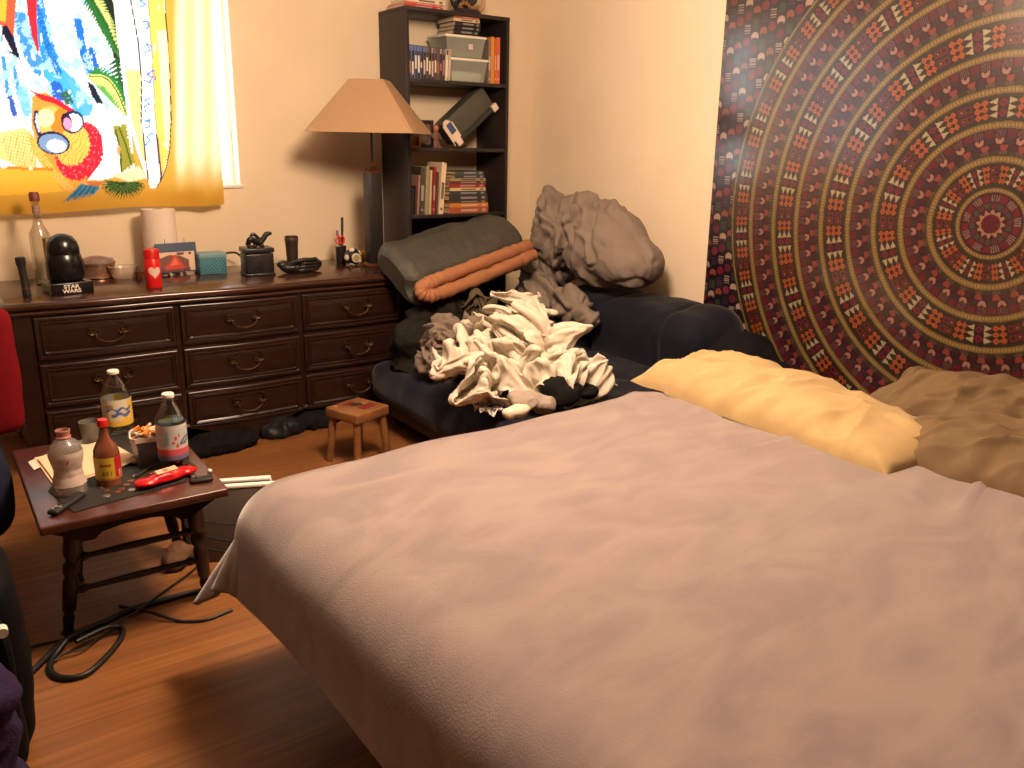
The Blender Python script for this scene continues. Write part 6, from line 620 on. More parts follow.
    row = (r > .058) & (r < .078); C[row & (ci % 2 == 0) & (np.abs(a) < .42)] = L(86, 84, 70); C[row & (ci % 2 == 1) & (np.abs(a) < .4)] = L(120, 54, 56)
    pet = .047 + .007 * np.cos(th * 2 * PI * 12); C[r < pet] = L(206, 150, 112); C[(r < pet) & (r > .043) & (np.abs(fr(th * 12) - .5) < .1)] = L(110, 60, 60)
    C[r < .036] = L(112, 24, 42); C[(r < .03) & (np.abs(np.cos(th * 2 * PI * 4)) < .25)] = L(70, 18, 34)
    return C
ys = np.concatenate([np.linspace(.22, 1.30, 140, endpoint=False), np.linspace(1.30, 2.985, 560)])
zs = np.concatenate([np.linspace(.36, 2.2, 590, endpoint=False), np.linspace(2.2, 2.36, 12)])
A, B = np.meshgrid(ys, zs, indexing='ij'); A = A.ravel(); B = B.ravel()
tc_ = tap_color(A, B) * .42 * np.array([.92, 1, 1.1])
xs = XW - .010 + .0018 * pn(np.stack([A * 2.5, B * .9, A * 0], 1), 4) + .0004 * pn(np.stack([A * 9, B * 5, A * 0], 1), 8)
shear = (B - 1.14) * .006 * sstep(2.2, 2.98, A)
V = np.stack([xs - XW, A + shear - 1.6, B], 1)
m_tap = mat('tapestry_print', rough=.3, spec=.5, attr='Col', ior=1.5, coat=.85)
m_tap.node_tree.nodes['Principled BSDF'].inputs['Coat Roughness'].default_value = .17; m_tap.node_tree.nodes['Principled BSDF'].inputs['Coat IOR'].default_value = 1.85
tap = gridobj('wall_tapestry', V, len(ys), len(zs), m_tap, tc_, loc=(XW, 1.6, 0), thick=.002)
tag(tap, 'large burgundy and gold mandala tapestry with rings of elephants hung on the right wall', 'tapestry')

# ------------------------------------------------------------------ printed beach towel over the window
def inpoly(x, y, poly):
    r = np.zeros(len(x), bool); n = len(poly)
    for k in range(n):
        x0, y0 = poly[k]; x1, y1 = poly[(k + 1) % n]
        if y0 == y1: continue
        c = ((y0 > y) != (y1 > y)) & (x < (x1 - x0) * (y - y0) / (y1 - y0) + x0); r ^= c
    return r
def inell(x, y, cx, cy, rx, ry, a=0):
    a = math.radians(a); dx = x - cx; dy = y - cy
    u = dx * math.cos(a) + dy * math.sin(a); v = -dx * math.sin(a) + dy * math.cos(a)
    return (u / rx) ** 2 + (v / ry) ** 2 < 1
def stroke(x, y, pts, w0, w1=None):
    w1 = w0 if w1 is None else w1; r = np.zeros(len(x), bool); n = len(pts) - 1
    for k in range(n):
        (ax, ay), (bx, by) = pts[k], pts[k + 1]; d2 = (bx - ax) ** 2 + (by - ay) ** 2 + 1e-9
        t = np.clip(((x - ax) * (bx - ax) + (y - ay) * (by - ay)) / d2, 0, 1)
        wd = w0 + (w1 - w0) * (k + t) / n
        r |= np.hypot(x - ax - t * (bx - ax), y - ay - t * (by - ay)) < wd
    return r
def towel_color(x, y):
    n = len(x); L = lambda *c: np.array(lin(c)); C = np.zeros((n, 3)); Q = np.stack([x, y, x * 0], 1)
    n1 = pn(Q / 9., 1); n2 = pn(Q * np.array([.22, .07, 0]), 2); n3 = pn(Q / 2.2, 3)
    C[:] = L(206, 158, 62)
    pale = sstep(172, 182, x) * sstep(196, 150, y) * (.75 + .25 * np.sin(x * .35 + 1)); C = C * (1 - pale[:, None]) + pale[:, None] * L(252, 236, 192)  # window backlight painted into the yellow cloth as a paler tone above the sill
    sea = x < 120 + y * .09
    C[sea & (y < 172)] = L(250, 250, 246)
    def put(m, *c): C[m] = L(*c)
    jx = x + n3 * 2.4; jy = y + n3 * 2.4
    for pts, w_, c in [([(34, -6), (44, 40), (56, 72)], 8, (52, 140, 206)), ([(20, 18), (30, 52), (40, 68)], 7, (66, 140, 206)), ([(52, 70), (72, 92), (84, 106)], 10, (70, 168, 214)),
                       ([(78, 20), (84, 52), (90, 72)], 4, (36, 110, 200)), ([(92, 50), (98, 72)], 3, (36, 100, 190)), ([(56, 88), (58, 96)], 7, (44, 96, 190)),
                       ([(4, 58), (8, 92)], 2.2, (60, 140, 200)), ([(14, 66), (20, 96)], 2.2, (60, 140, 200)), ([(10, 95), (15, 114)], 2.6, (54, 90, 170)), ([(22, 90), (28, 112)], 5, (120, 190, 222)),
                       ([(72, 80), (88, 112)], 4, (90, 170, 216)), ([(100, 4), (106, 10), (84, 0)], 3, (140, 200, 240))]:
        put(stroke(jx, jy, pts, w_) & (n2 > -.5) & sea, *c)
    put(sea & (y < 110) & (n1 + n3 * .5 > .18) & (x < 112), 156, 206, 230)
    put(stroke(jx, jy, [(36, 0), (48, 44), (60, 74)], 3) & (n3 > -.1), 30, 100, 190)
    # tail feathers and claw, upper left
    put(inpoly(x, y, [(26, -8), (37, -8), (37, 20), (39.5, 57), (33, 38), (28, 14)]), 228, 44, 56)
    put(inpoly(x, y, [(-10, -8), (17, -8), (14, 38), (4, 26), (-10, 20)]), 236, 92, 60); put(inpoly(x, y, [(-10, -8), (8, -8), (6, 22), (-10, 16)]), 246, 176, 60)
    put(inpoly(x, y, [(3, 26), (7, 24), (14, 36), (21, 59), (10, 52), (2, 40)]), 30, 30, 48); put(inpoly(x, y, [(3.4, 33), (8, 42), (13, 52), (7, 48), (3, 40)]), 240, 240, 246)
    # palm fronds
    put(inpoly(x, y, [(98, -8), (116, -8), (121, 60), (114, 58), (113, 30)]) & sea, 36, 44, 34)
    def frond(pts, ln, c1, c2, a):
        P = spline([(p[0], p[1], 0) for p in pts], 6)
        for k in range(len(P) - 1):
            t = P[k + 1] - P[k]; t.normalize()
            for sd in (-1, 1):
                q = Vector((-t.y, t.x, 0)) * sd + t * a; q.normalize(); l = ln * (1 - .55 * k / len(P))
                put(stroke(x, y, [(P[k].x, P[k].y), (P[k].x + q.x * l, P[k].y + q.y * l)], 2.1, .4), *(c1 if sd < 0 else c2))
        put(stroke(x, y, [(p.x, p.y) for p in P], .7), 40, 84, 46)
    put(inpoly(jx, jy, [(86, -8), (100, -8), (114, 20), (122, 60), (112, 48), (100, 26)]), 60, 116, 56); put(inpoly(jx, jy, [(90, 74), (106, 74), (122, 92), (130, 118), (116, 106), (100, 90)]), 96, 160, 84)
    frond([(90, -6), (100, 12), (108, 26), (118, 50)], 13, (196, 200, 120), (44, 104, 46), .7)
    frond([(118, 60), (122, 86), (128, 104)], 11, (24, 44, 28), (34, 86, 44), .4)
    frond([(90, 76), (106, 78), (118, 92), (128, 116)], 13, (48, 126, 60), (206, 216, 120), .8)
    put(inpoly(jx, jy, [(87, 80), (95, 86), (104, 104), (98, 104), (92, 96)]), 32, 40, 52)
    put(inpoly(x, y, [(58, 90), (63, 94), (66, 88), (70, 94), (75, 104), (66, 104)]) & (n3 > -.3), 58, 96, 66)
    # parrot: cap, face, glasses, beak, straw hat
    put(inpoly(x, y, [(-10, 134), (26, 128), (34, 140), (38, 168), (20, 168), (4, 160), (-10, 158)]), 246, 206, 130)
    dots = (fr(x / 3.2 + y / 16) < .4) & (fr(y / 3.2 - x / 16) < .45)
    put(inpoly(x, y, [(2, 136), (26, 130), (34, 144), (38, 166), (14, 167), (4, 150)]) & dots, 226, 140, 62)
    put(inpoly(x, y, [(33, 96), (46, 92), (76, 112), (60, 170), (78, 190), (66, 192), (50, 170), (38, 150), (32, 124)]), 240, 150, 62)
    hair = fr((x * .8 - y) / 3. + n1 * .6) < .35
    put(inpoly(x, y, [(28, 128), (40, 146), (56, 170), (76, 188), (66, 191), (46, 172), (32, 150)]), 250, 196, 96); put(inpoly(x, y, [(28, 128), (40, 146), (56, 170), (76, 188), (66, 191), (46, 172), (32, 150)]) & hair, 228, 134, 50)
    put(inpoly(x, y, [(29, 88.5), (36, 92), (56, 98), (75, 110), (74, 115), (56, 104), (42, 100)]), 214, 38, 52)
    put(inell(jx, jy, 80, 151, 24, 30, 12), 224, 40, 58); put(inell(jx, jy, 80, 151, 24, 30, 12) & (n3 > .42), 246, 130, 120)
    put(inell(jx, jy, 73, 145, 17, 21, 12), 250, 190, 90); put(inell(x, y, 73, 145, 17, 21, 12) & (fr((x + y * .4) / 4 + n1) < .25), 236, 150, 60)
    put(inell(x, y, 50, 120, 13, 14, 20), 250, 186, 96); put(inell(x, y, 60, 122, 8, 14, 10), 244, 130, 44); put(inell(x, y, 46, 118, 9, 9), 253, 226, 166)
    put(inell(x, y, 73, 122, 11.5, 11.5, 20), 40, 44, 74); put(inell(x, y, 74, 122.5, 9, 9, 20), 226, 232, 246); put(inell(x, y, 67, 122, 5.5, 9, -14), 56, 30, 52); put(inell(x, y, 68, 124, 4, 6.5, -14), 240, 150, 186)
    put(inell(x, y, 54, 143, 16.5, 11.5, 10), 34, 40, 64); put(inell(x, y, 54, 143.5, 14.6, 9.6, 10), 120, 150, 186); put(inell(x, y, 57, 146, 10, 6.5, 10), 226, 238, 248)
    put(stroke(x, y, [(37, 112), (36, 122), (40, 134)], 2.2), 50, 50, 80); put(stroke(x, y, [(37.5, 114), (37, 122), (40, 131)], 1.1), 196, 206, 226)
    # shirt, leaves, blue feathers below
    put(inpoly(x, y, [(0, 168), (50, 170), (64, 192), (0, 196), (-10, 196), (-10, 168)]), 236, 178, 60)
    put(inpoly(x, y, [(-10, 166), (52, 168), (54, 171), (-10, 169)]) & (n1 > -.3), 206, 130, 40)
    put(inpoly(x, y, [(100, 112), (130, 118), (128, 150), (120, 176), (96, 182), (88, 180), (104, 160)]), 252, 246, 238)
    put(inpoly(jx, jy, [(113, 126), (127, 124), (131, 148), (137, 163), (122, 174), (121, 150)]), 140, 140, 52); put(stroke(x, y, [(120, 128), (127, 146), (132, 164)], .8), 74, 84, 34); put(stroke(x, y, [(122, 172), (121, 150), (116, 130)], .9), 70, 80, 30)
    put(inell(x, y, 119.5, 150, 1.8, 5), 214, 150, 90)
    put(inpoly(x, y, [(78, 181), (108, 180), (98, 193)]), 222, 150, 84); put(inpoly(x, y, [(86, 182), (104, 181), (97, 190)]), 190, 112, 56)
    for k in range(9): put(stroke(x, y, [(82 + k * 2, 186 + k * .3), (64 + k * 3.6, 203 - k * .9)], 1.8, .4), *((48, 92, 122) if k % 2 else (70, 124, 150)))
    for k in range(26):
        a = -20 + k * 9; put(stroke(x, y, [(124, 184), (124 + math.cos(math.radians(a)) * 22, 186 + math.sin(math.radians(a)) * 13)], 1.7, .3), *((40, 66, 34) if k % 2 else (86, 110, 52)))
    put(inpoly(x, y, [(112, 176), (140, 166), (150, 178), (130, 182)]), 222, 226, 176)
    # surfboard with script
    lx = np.interp(y, [-10, 0, 60, 120, 150, 175, 188, 189], [112, 114, 121, 129, 137, 146, 151, 154]); rx = np.interp(y, [-10, 0, 60, 120, 150, 168, 180, 188, 189], [165, 166, 170, 172, 170.5, 167, 162.5, 158, 154])
    brd = (x > lx) & (x < rx) & (y < 189)
    put(brd, 252, 248, 236)
    l1 = np.interp(y, [-10, 0, 40, 80, 120, 178], [131, 132, 139, 143, 142.5, 149]); l2 = np.interp(y, [-10, 0, 60, 120, 175], [148, 149, 153, 157, 163])
    put(brd & (x > l2) & (x < rx - 1) & (n2 > -.6), 244, 196, 96); put(brd & (x > lx + 4) & (x < l1 - 1) & (y > 70), 250, 214, 130); put(brd & (x > l2 + 7) & (y > 30) & (y < 150), 252, 232, 176)
    put(brd & (np.abs(x - l1) < .7), 34, 32, 44); put(brd & (np.abs(x - l2) < .35), 150, 110, 80); put(brd & (np.abs(x - l2 + 1) < .8) & (y > 134), 60, 50, 50)
    put((np.abs(x - rx) < .6) & (y < 188) & (y > -5), 70, 54, 40); put((np.abs(x - lx) < .35) & (y < 188) & (y > 120), 180, 130, 70)
    def scr(pts, c=(74, 140, 214)): put(stroke(x, y, pts, .75), *c)
    scr([(146, 146), (151, 140), (148, 137), (153, 133), (156, 136)]); scr([(146, 128), (151, 127), (151, 121), (146, 121), (152, 119)]); scr([(147, 112), (146, 106), (151, 104), (146, 100), (151, 98)])
    scr([(146, 80), (151, 83), (153, 77), (148, 74), (155, 70), (156, 80)], (56, 112, 200)); scr([(146, 52), (151, 50), (147, 43), (153, 47)]); scr([(144, 27), (149, 28), (149, 21), (144, 21)]); scr([(141, 6), (147, 4), (141, 0), (147, -2)])
    return C
tl = ony(0, 215, 4.46); br_ = ony(226, 204, 4.46); tr = ony(213, 0, 4.46)
xs = np.linspace(-.50, 1., 470); zs = np.linspace(0, 1, 300)
U, Wv = np.meshgrid(np.linspace(0, 1, 500), np.linspace(0, 1, 300), indexing='ij'); U = U.ravel(); Wv = Wv.ravel()
xr = br_.x + (tr.x - br_.x) * Wv * (2.17 - br_.z) / (tr.z - br_.z)
Xt = -.47 + U * (xr + .47)
zb = tl.z + (br_.z - tl.z) * np.clip((Xt - tl.x) / (br_.x - tl.x), -.5, 1.2) + .006 * np.sin(Xt * 9)
Zt = zb + Wv * (2.33 - zb)
px_, py_ = projA(np.stack([Xt, np.full_like(Xt, 4.46), Zt], 1))
tcol = towel_color(px_, py_)
fold = .014 * sstep(.95, 1.2, Xt) * np.sin((Xt - .02 * np.sin(Zt * 5)) * 34) + .006 * np.sin(Xt * 11 + Zt * 2) + .006 * pn(np.stack([Xt * 5, Zt * 4, Xt * 0], 1), 5)
sag = .008 * pn(np.stack([Xt * 7, Zt * 9, Xt * 0], 1), 9) * sstep(1.25, 1.08, Zt)
V = np.stack([Xt - .45, fold + sag, Zt - 1.06], 1)
m_tow = mat('towel_print', rough=.9, spec=.1, attr='Col', translucent=.24)
tow = gridobj('beach_towel', V, 500, 300, m_tow, tcol, loc=(.45, 4.478, 1.06))
tag(tow, 'bright beach towel printed with a parrot, palms and a surfboard, hung over the window', 'towel')
# ------------------------------------------------------------------ dresser: nine drawers, serpentine front
m_dr = wood_mat('dark_cherry', (30, 16, 11), (44, 24, 16), .3, (1.2, 10, 14), coat=.15, vs=2.4, bump=.04)
m_drtop = wood_mat('dark_cherry_top', (48, 27, 18), (70, 41, 27), .22, (1.2, 14, 10), coat=.25, vs=2.2, bump=.02)
m_brass = mat('aged_brass', (70, 50, 32), .42, .8, var=.3, vscale=40)
DX, DY, DW, DD, DH = .26, 3.875, 1.85, .63, .747
dr = thing('dresser', 'long dark wood dresser with nine carved drawers under the window', 'dresser', (DX, DY, 0))
def sf(x):      # serpentine front offset
    u = x / DW; return -.012 * (1 - math.cos(6 * PI * u)) / 2 - .016 * math.sin(PI * u)
def band(prof, n=120, x0=0., x1=DW, back=DD, flat_top=True):
    """moulded slab: prof = [(front offset, z)] bottom to top"""
    g = G(); rows = []
    xs = np.linspace(x0, x1, n)
    for o, z in prof:
        rows.append([(x - (o if 0 else 0), sf(x) - o, z) for x in xs])
    vs = [p for r in rows for p in r]; fs = []
    for i in range(len(prof) - 1):
        for k in range(n - 1): fs.append((i * n + k, i * n + k + 1, (i + 1) * n + k + 1, (i + 1) * n + k))
    L0 = len(vs); P = len(prof)
    for o, z in prof: vs += [(x0, back, z), (x1, back, z)]
    for i in range(P - 1):
        fs += [(i * n, (i + 1) * n, L0 + 2 * i + 2, L0 + 2 * i), (i * n + n - 1, L0 + 2 * i + 1, L0 + 2 * i + 3, (i + 1) * n + n - 1), (L0 + 2 * i, L0 + 2 * i + 2, L0 + 2 * i + 3, L0 + 2 * i + 1)]
    for k in range(n - 1):   # top and bottom
        a = (P - 1) * n + k
        pass
    fs.append(tuple([(P - 1) * n + k for k in range(n)] + [L0 + 2 * P - 1, L0 + 2 * P - 2])); fs.append(tuple([k for k in range(n)][::-1] + [L0, L0 + 1]))
    g.add(vs, fs); return g
mk('top', band([(.004, .690), (.010, .694), (.011, .702), (.006, .708), (.014, .712), (.026, .718), (.031, .726), (.031, .736), (.026, .743), (.016, .747)], x0=-.02, x1=DW + .02), m_drtop, dr, smooth=50)
g = band([(-.012, .10), (-.012, .69)]); 
# scalloped apron and cabriole feet
n = 140; xs = np.linspace(0, DW, n)
def ap(x):
    u = x / DW
    return .105 - .075 * math.exp(-((u - .5) / .13) ** 2) - .03 * math.exp(-((u - .1) / .05) ** 2) - .03 * math.exp(-((u - .9) / .05) ** 2) + .02 * math.cos(u * 2 * PI * 3)
vs = []; fs = []
for x in xs:
    z = ap(x); vs += [(x, sf(x) + .004, .125), (x, sf(x) - .002, z + .006), (x, sf(x) + .004, z), (x, sf(x) + .03, z), (x, sf(x) + .03, .125)]
for k in range(n - 1):
    for q in range(4): fs.append((k * 5 + q, k * 5 + q + 1, (k + 1) * 5 + q + 1, (k + 1) * 5 + q))
g.add(vs, fs)
mk('case', g, m_dr, dr, smooth=45)
for fx in (.04, DW - .04):
    for fy in (.03, DD - .04):
        g = G(); g.lathe([(.03, 0), (.038, .012), (.03, .035), (.034, .07), (.05, .13)], (fx, fy, 0), n=16); mk('foot', g, m_dr, dr)
ZR = [(.095, .278), (.293, .482), (.497, .682)]; XR = [(.075, .63), (.648, 1.20), (1.218, 1.775)]
def drawer_front(w, h, x0):
    nu, nv = 90, 44
    us = np.unique(np.concatenate([np.linspace(0, 1, nu), np.array([.004, .008, .02, .03, .035, .04, .05, .06]) * .55 / w * 1., 1 - np.array([.004, .008, .02, .03, .035, .04, .05, .06])]))
    vs_ = np.unique(np.concatenate([np.linspace(0, 1, nv), np.array([.02, .05, .09, .12, .15, .18, .21]), 1 - np.array([.02, .05, .09, .12, .15, .18, .21])]))
    Pg = np.zeros((len(us), len(vs_), 3))
    for i, u in enumerate(us):
        for j, v in enumerate(vs_):
            x = u * w; z = v * h; d = min(x, w - x, z, h - z)
            hgt = np.interp(d, [0, .003, .006, .018, .021, .026, .031, .036, .06], [0, .011, .014, .014, .009, .016, .016, .010, .013])
            Pg[i, j] = (x, sf(x0 + x) - sf(x0) - hgt, z)
    g = G(); g.grid(Pg); return g
def handle_geo():
    g = G()
    for sd in (-1, 1):
        c = Vector((sd * .055, 0, 0))
        g.lathe([(.012, 0), (.012, .004), (.006, .009), (.004, .02), (.006, .024), (0, .026)], n=14, M=Matrix.Translation(c) @ Matrix.Rotation(PI / 2, 4, 'X'))
        for a0, l in ((.3, .05), (-.35, .045), (2.6, .028), (3.6, .026)):     # leafy scrolls
            pts = []
            for k in range(9):
                t = k / 8; a = a0 + 1.6 * t * t * (1 if a0 < 1 else -1); r = l * t
                pts.append(c + Vector((sd * math.cos(a) * r, -.004 - .003 * math.sin(t * PI), math.sin(a) * r)))
            g.tube(pts, [.005 * (1 - .6 * k / 8) for k in range(9)], 8)
    pts = spline([(-.055, -.02, 0), (-.05, -.026, -.016), (-.028, -.03, -.03), (0, -.031, -.034), (.028, -.03, -.03), (.05, -.026, -.016), (.055, -.02, 0)], 5)
    g.tube(pts, .0042, 8); g.ball((0, -.031, -.034), (.009, .006, .006), 2)
    return g
hm = None
for ri, (z0, z1) in enumerate(ZR):
    for ci, (x0, x1) in enumerate(XR):
        d = mk('drawer', drawer_front(x1 - x0, z1 - z0, x0), m_dr, dr, (x0, sf(x0) + .010, z0), smooth=30)
        if hm is None: hm = mk('handle', handle_geo(), m_brass, d); h = hm
        else: h = hm.copy(); COL.objects.link(h); h.parent = d
        w_ = x1 - x0; h.location = (w_ / 2, sf(x0 + w_ / 2) - sf(x0) - .013, (z1 - z0) * .52)

# ------------------------------------------------------------------ bookcase
m_bk = mat('black_brown_laminate', (36, 28, 27), .5, var=.12, vscale=30, stretch=(20, 20, 1))
BX0, BX1, BY0, BY1, BH = 2.268, 2.935, 4.235, 4.55, 2.083
bc = thing('bookcase', 'tall narrow black bookcase in the corner behind the lamp', 'bookcase', (BX0, BY0, 0))
bw, bd = BX1 - BX0, BY1 - BY0
for x in (0, bw - .02): g = G(); g.box2((x, 0, 0), (x + .02, bd, BH - .02), .0015); mk('side_panel', g, m_bk, bc)
g = G(); g.box2((0, -.002, BH - .02), (bw, bd, BH), .0015); mk('top_panel', g, m_bk, bc)
SH = [1.725, 1.366, 1.0, .64, .27]
for z in SH: g = G(); g.box2((.02, .002, z - .02), (bw - .02, bd, z), .0015); mk('shelf', g, m_bk, bc)
g = G(); g.box2((.02, bd - .006, .02), (bw - .02, bd, 1.0 - .02)); mk('back_panel', g, m_bk, bc)
g = G(); g.box2((.02, .01, 0), (bw - .02, .03, .25)); mk('plinth', g, m_bk, bc)
def bx(px, py, y=BY0 + .02): return ony(px, py, y).x
def vbook(name, x, z, t, h, d, cov, label, cat, group, lean=0., y=BY0 + .02, pages=(222, 206, 176), hole=True):
    """upright book or case: cover wrap with a page block"""
    g = G(); c = .0022
    g.box2((0, 0, 0), (c, d, h), .0008, 1); g.box2((t - c, 0, 0), (t, d, h), .0008, 1); g.box2((c, 0, 0), (t - c, c, h), .0005, 1)
    g.mi = 1; g.box2((c, c, .003), (t - c, d - .004, h - .003))
    g.mi = 2
    if hole: g.box2((t * .2, -.0006, h * .3), (t * .8, 0, h * .62)); g.box2((t * .25, -.0006, h * .08), (t * .75, 0, h * .13))
    o = mk(name, g, [mat('cover_%d_%d_%d' % cov, cov, .5), mat('pages_%d' % pages[0], pages, .85), mat('band_%d' % ((cov[0] + 128) // 2), tuple(int((v + 225) / 2) if sum(cov) < 380 else int(v * .5) for v in cov), .5)], None, (x, y, z), (0, lean, 0), smooth=0)
    return tag(o, label, cat, group)
def hbook(name, x, z, w, t, d, cov, label, cat, group, y=BY0 + .02, rz=0., pages=(214, 196, 164), side=True):
    """book lying flat, spine to the room"""
    g = G(); c = .002
    g.box2((0, 0, 0), (w, d, c), .0006, 1); g.box2((0, 0, t - c), (w, d, t), .0006, 1); g.box2((0, 0, c), (w, c, t - c), .0004, 1)
    g.mi = 1; g.box2((.004, c, c), (w - .004, d - .004, t - c))
    g.mi = 2; g.box2((w * .3, -.0006, t * .3), (w * .72, 0, t * .7)); g.box2((w * .84, -.0006, t * .25), (w * .93, 0, t * .75))
    o = mk(name, g, [mat('cover_%d_%d_%d' % cov, cov, .5), mat('pages_%d' % pages[0], pages, .85), mat('band_%d_%d' % (cov[0], cov[2]), tuple(int((v + 215) / 2) if sum(cov) < 380 else int(v * .45) for v in cov), .5)], None, (x, y, z), (0, 0, rz), smooth=0)
    return tag(o, label, cat, group)
ORD = ['first', 'second', 'third', 'fourth', 'fifth', 'sixth', 'seventh', 'eighth', 'ninth', 'tenth', 'eleventh', 'twelfth', 'thirteenth', 'fourteenth', 'fifteenth']
# shelf one: a row of slim video cases
blues = [(52, 62, 92), (46, 54, 84), (60, 66, 96), (40, 46, 70), (56, 60, 84), (44, 40, 52), (60, 54, 62), (48, 42, 46), (70, 52, 50), (60, 58, 70), (90, 64, 58), (54, 50, 54), (44, 42, 50), (200, 186, 168), (176, 160, 142)]
x = BX0 + .024; z = SH[0]
random.seed(4)
for k in range(15):
    g = G(); t = .0155; h = .172 - .0006 * k; d = .135; cov = blues[k]
    g.box2((0, 0, 0), (t, d, h), .002, 2)
    g.mi = 1; g.box2((.002, -.0006, h - .03), (t - .002, 0, h - .004))
    g.mi = 2; a = random.uniform(.1, .35); g.box2((.003, -.0007, h * a), (t - .003, 0, h * random.uniform(.5, .75)))
    cw = [(226, 214, 200), (206, 200, 196), (196, 176, 160), (150, 112, 100), (210, 196, 170)][random.randrange(5)] if k != 10 else (170, 70, 60)
    o = mk('video_case', g, [mat('case_%d' % k, cov, .35), mat('case_top_blue', (88, 108, 160), .4) if k < 6 else mat('case_top_%d' % (k % 3), [(110, 100, 104), (84, 72, 74), (150, 130, 120)][k % 3], .4), mat('case_art_%d' % (cw[1]), cw, .5)], None, (x, BY0 + .015 + .004 * random.random(), z), (0, .05 if k > 12 else 0.01, 0), smooth=0)
    tag(o, '%s video case from the left on the top shelf of the bookcase' % ORD[k], 'video case', 'row of video cases on the top shelf')
    x += t + .0018
# two clear storage boxes with white lids
m_bin = clear_mat('cloudy_plastic', (206, 214, 204), .10, .15, fade=.28); m_lid = mat('white_plastic', (230, 222, 206), .4)
def bin_(cx, z, w, d, h, label, fill, fz):
    o = thing('storage_box', label, 'storage box', (cx, BY0 + .02 + d / 2, z), 0, 'clear storage boxes with white lids')
    g = G(); r0, r1 = .86, 1.
    def ringp(s, zz): return [(sx * w / 2 * s * .98, sy * d / 2 * s * .98, zz) for sx, sy in ((-1, -1), (1, -1), (1, 1), (-1, 1))]
    a = ringp(r0, .001); b = ringp(r1, h - .012); vs = a + b
    g.add(vs, [(3, 2, 1, 0)] + [(k, (k + 1) % 4, 4 + (k + 1) % 4, 4 + k) for k in range(4)]); mk('body', g, m_bin, o, smooth=0)
    g = G(); g.box2((-w / 2 - .004, -d / 2 - .004, h - .014), (w / 2 + .004, d / 2 + .004, h), .005, 3); g.box2((-w / 2 + .02, -d / 2 + .02, h), (w / 2 - .02, d / 2 - .02, h + .003), .002); mk('lid', g, m_lid, o)
    g = G(); g.box((0, 0, fz / 2 + .002), (w * .78, d * .78, fz), .012); mk('contents', g, fill, o)
    if fz < .05:
        g = G(); g.box((w * .12, -d / 2 * .965, h * .5), (.028, .001, .028)); q = mk('sticker', g, mat('sticker', (200, 190, 180), .6), o)
    return o
b0, b1 = bx(450, 70), bx(488, 70)
bin_((b0 + b1) / 2, SH[0], b1 - b0, .20, .125, 'lower clear plastic storage box with a white lid on the top shelf', mat('white_paper_stack', (226, 220, 206), .8), .055)
bin_((b0 + b1) / 2 - .02, SH[0] + .129, b1 - b0 + .01, .20, .115, 'upper clear plastic storage box with a white lid on the top shelf', mat('grey_cloth', (128, 118, 104), .8), .04)
z = SH[0] + .129 + .118
xl = bx(455, 30)
for k, (t, c, lb) in enumerate([(.022, (34, 30, 32), 'lowest black'), (.02, (26, 24, 28), 'second lowest black'), (.022, (40, 34, 34), 'middle black'), (.016, (206, 182, 150), 'cream'), (.014, (170, 84, 60), 'topmost rust red')]):
    hbook('book', xl + .006 * (k % 3) - .01, z, .165 + .006 * (k % 2), t, .18, c, lb + ' book lying on the upper storage box lid', 'book', 'books lying on the storage boxes', pages=(196, 176, 146)); z += t + .0005
x = bx(488.5, 60)
for k, (t, h, c, lb) in enumerate([(.016, .235, (120, 104, 98), 'tall grey paperback'), (.022, .25, (206, 132, 40), 'tall amber yellow book'), (.014, .245, (176, 92, 48), 'slim orange book'), (.024, .25, (196, 96, 62), 'tall coral orange book')]):
    vbook('book', x, SH[0], t, h, .19, c, lb + ' upright at the right end of the top shelf', 'book', 'tall books at the right end of the top shelf', hole=(k != 1)); x += t + .001
# bookcase top: flat books and a dark ornament
x = bx(381, 6, BY0 + .04); z = BH
for k, (w_, t, c, lb) in enumerate([(.24, .012, (172, 70, 66), 'red'), (.22, .012, (196, 92, 80), 'coral'), (.23, .02, (212, 196, 172), 'cream')]):
    hbook('book', BX0 - .0 + .012 * k, z, w_, t, .2, c, lb + ' book lying flat on top of the bookcase', 'book', 'flat books on the bookcase top', y=BY0 + .02); z += t + .0005
orn = thing('ornament', 'dark sculpted ornament with curled tail and gold scales on top of the bookcase', 'ornament', (bx(466, 8, BY0 + .09), BY0 + .1, BH), .1)
m_orn = mat('dark_resin', (52, 44, 48), .35, var=.3, vscale=60); m_orn2 = mat('dull_gold_resin', (140, 98, 58), .4, var=.25, vscale=50)
g = G(); g.lathe([(.085, 0), (.09, .012), (.08, .025), (.06, .03)], n=28); mk('base', g, m_orn, orn)
g = G(); g.tube(spline([(-.06, 0, .03), (-.085, -.01, .06), (-.07, 0, .1), (-.03, .01, .09), (0, 0, .07), (.04, -.01, .08), (.07, 0, .12), (.06, 0, .16)], 6), [.012 + .02 * math.sin(PI * k / 42) for k in range(43)], 12); g.ball((.058, -.008, .17), (.03, .022, .02), 3); mk('body', g, m_orn, orn)
g = G()
for k in range(7): g.ball((-.06 + k * .02, -.04 + .004 * (k % 2), .045 + .012 * math.sin(k)), (.012, .009, .014), 2)
mk('scales', g, m_orn2, orn)
g = G(); g.tube(spline([(.08, -.02, .03), (.11, -.02, .05), (.115, -.02, .09), (.1, -.02, .12)], 6), .012, 10); mk('tail', g, mat('pale_horn', (188, 150, 110), .5), orn)
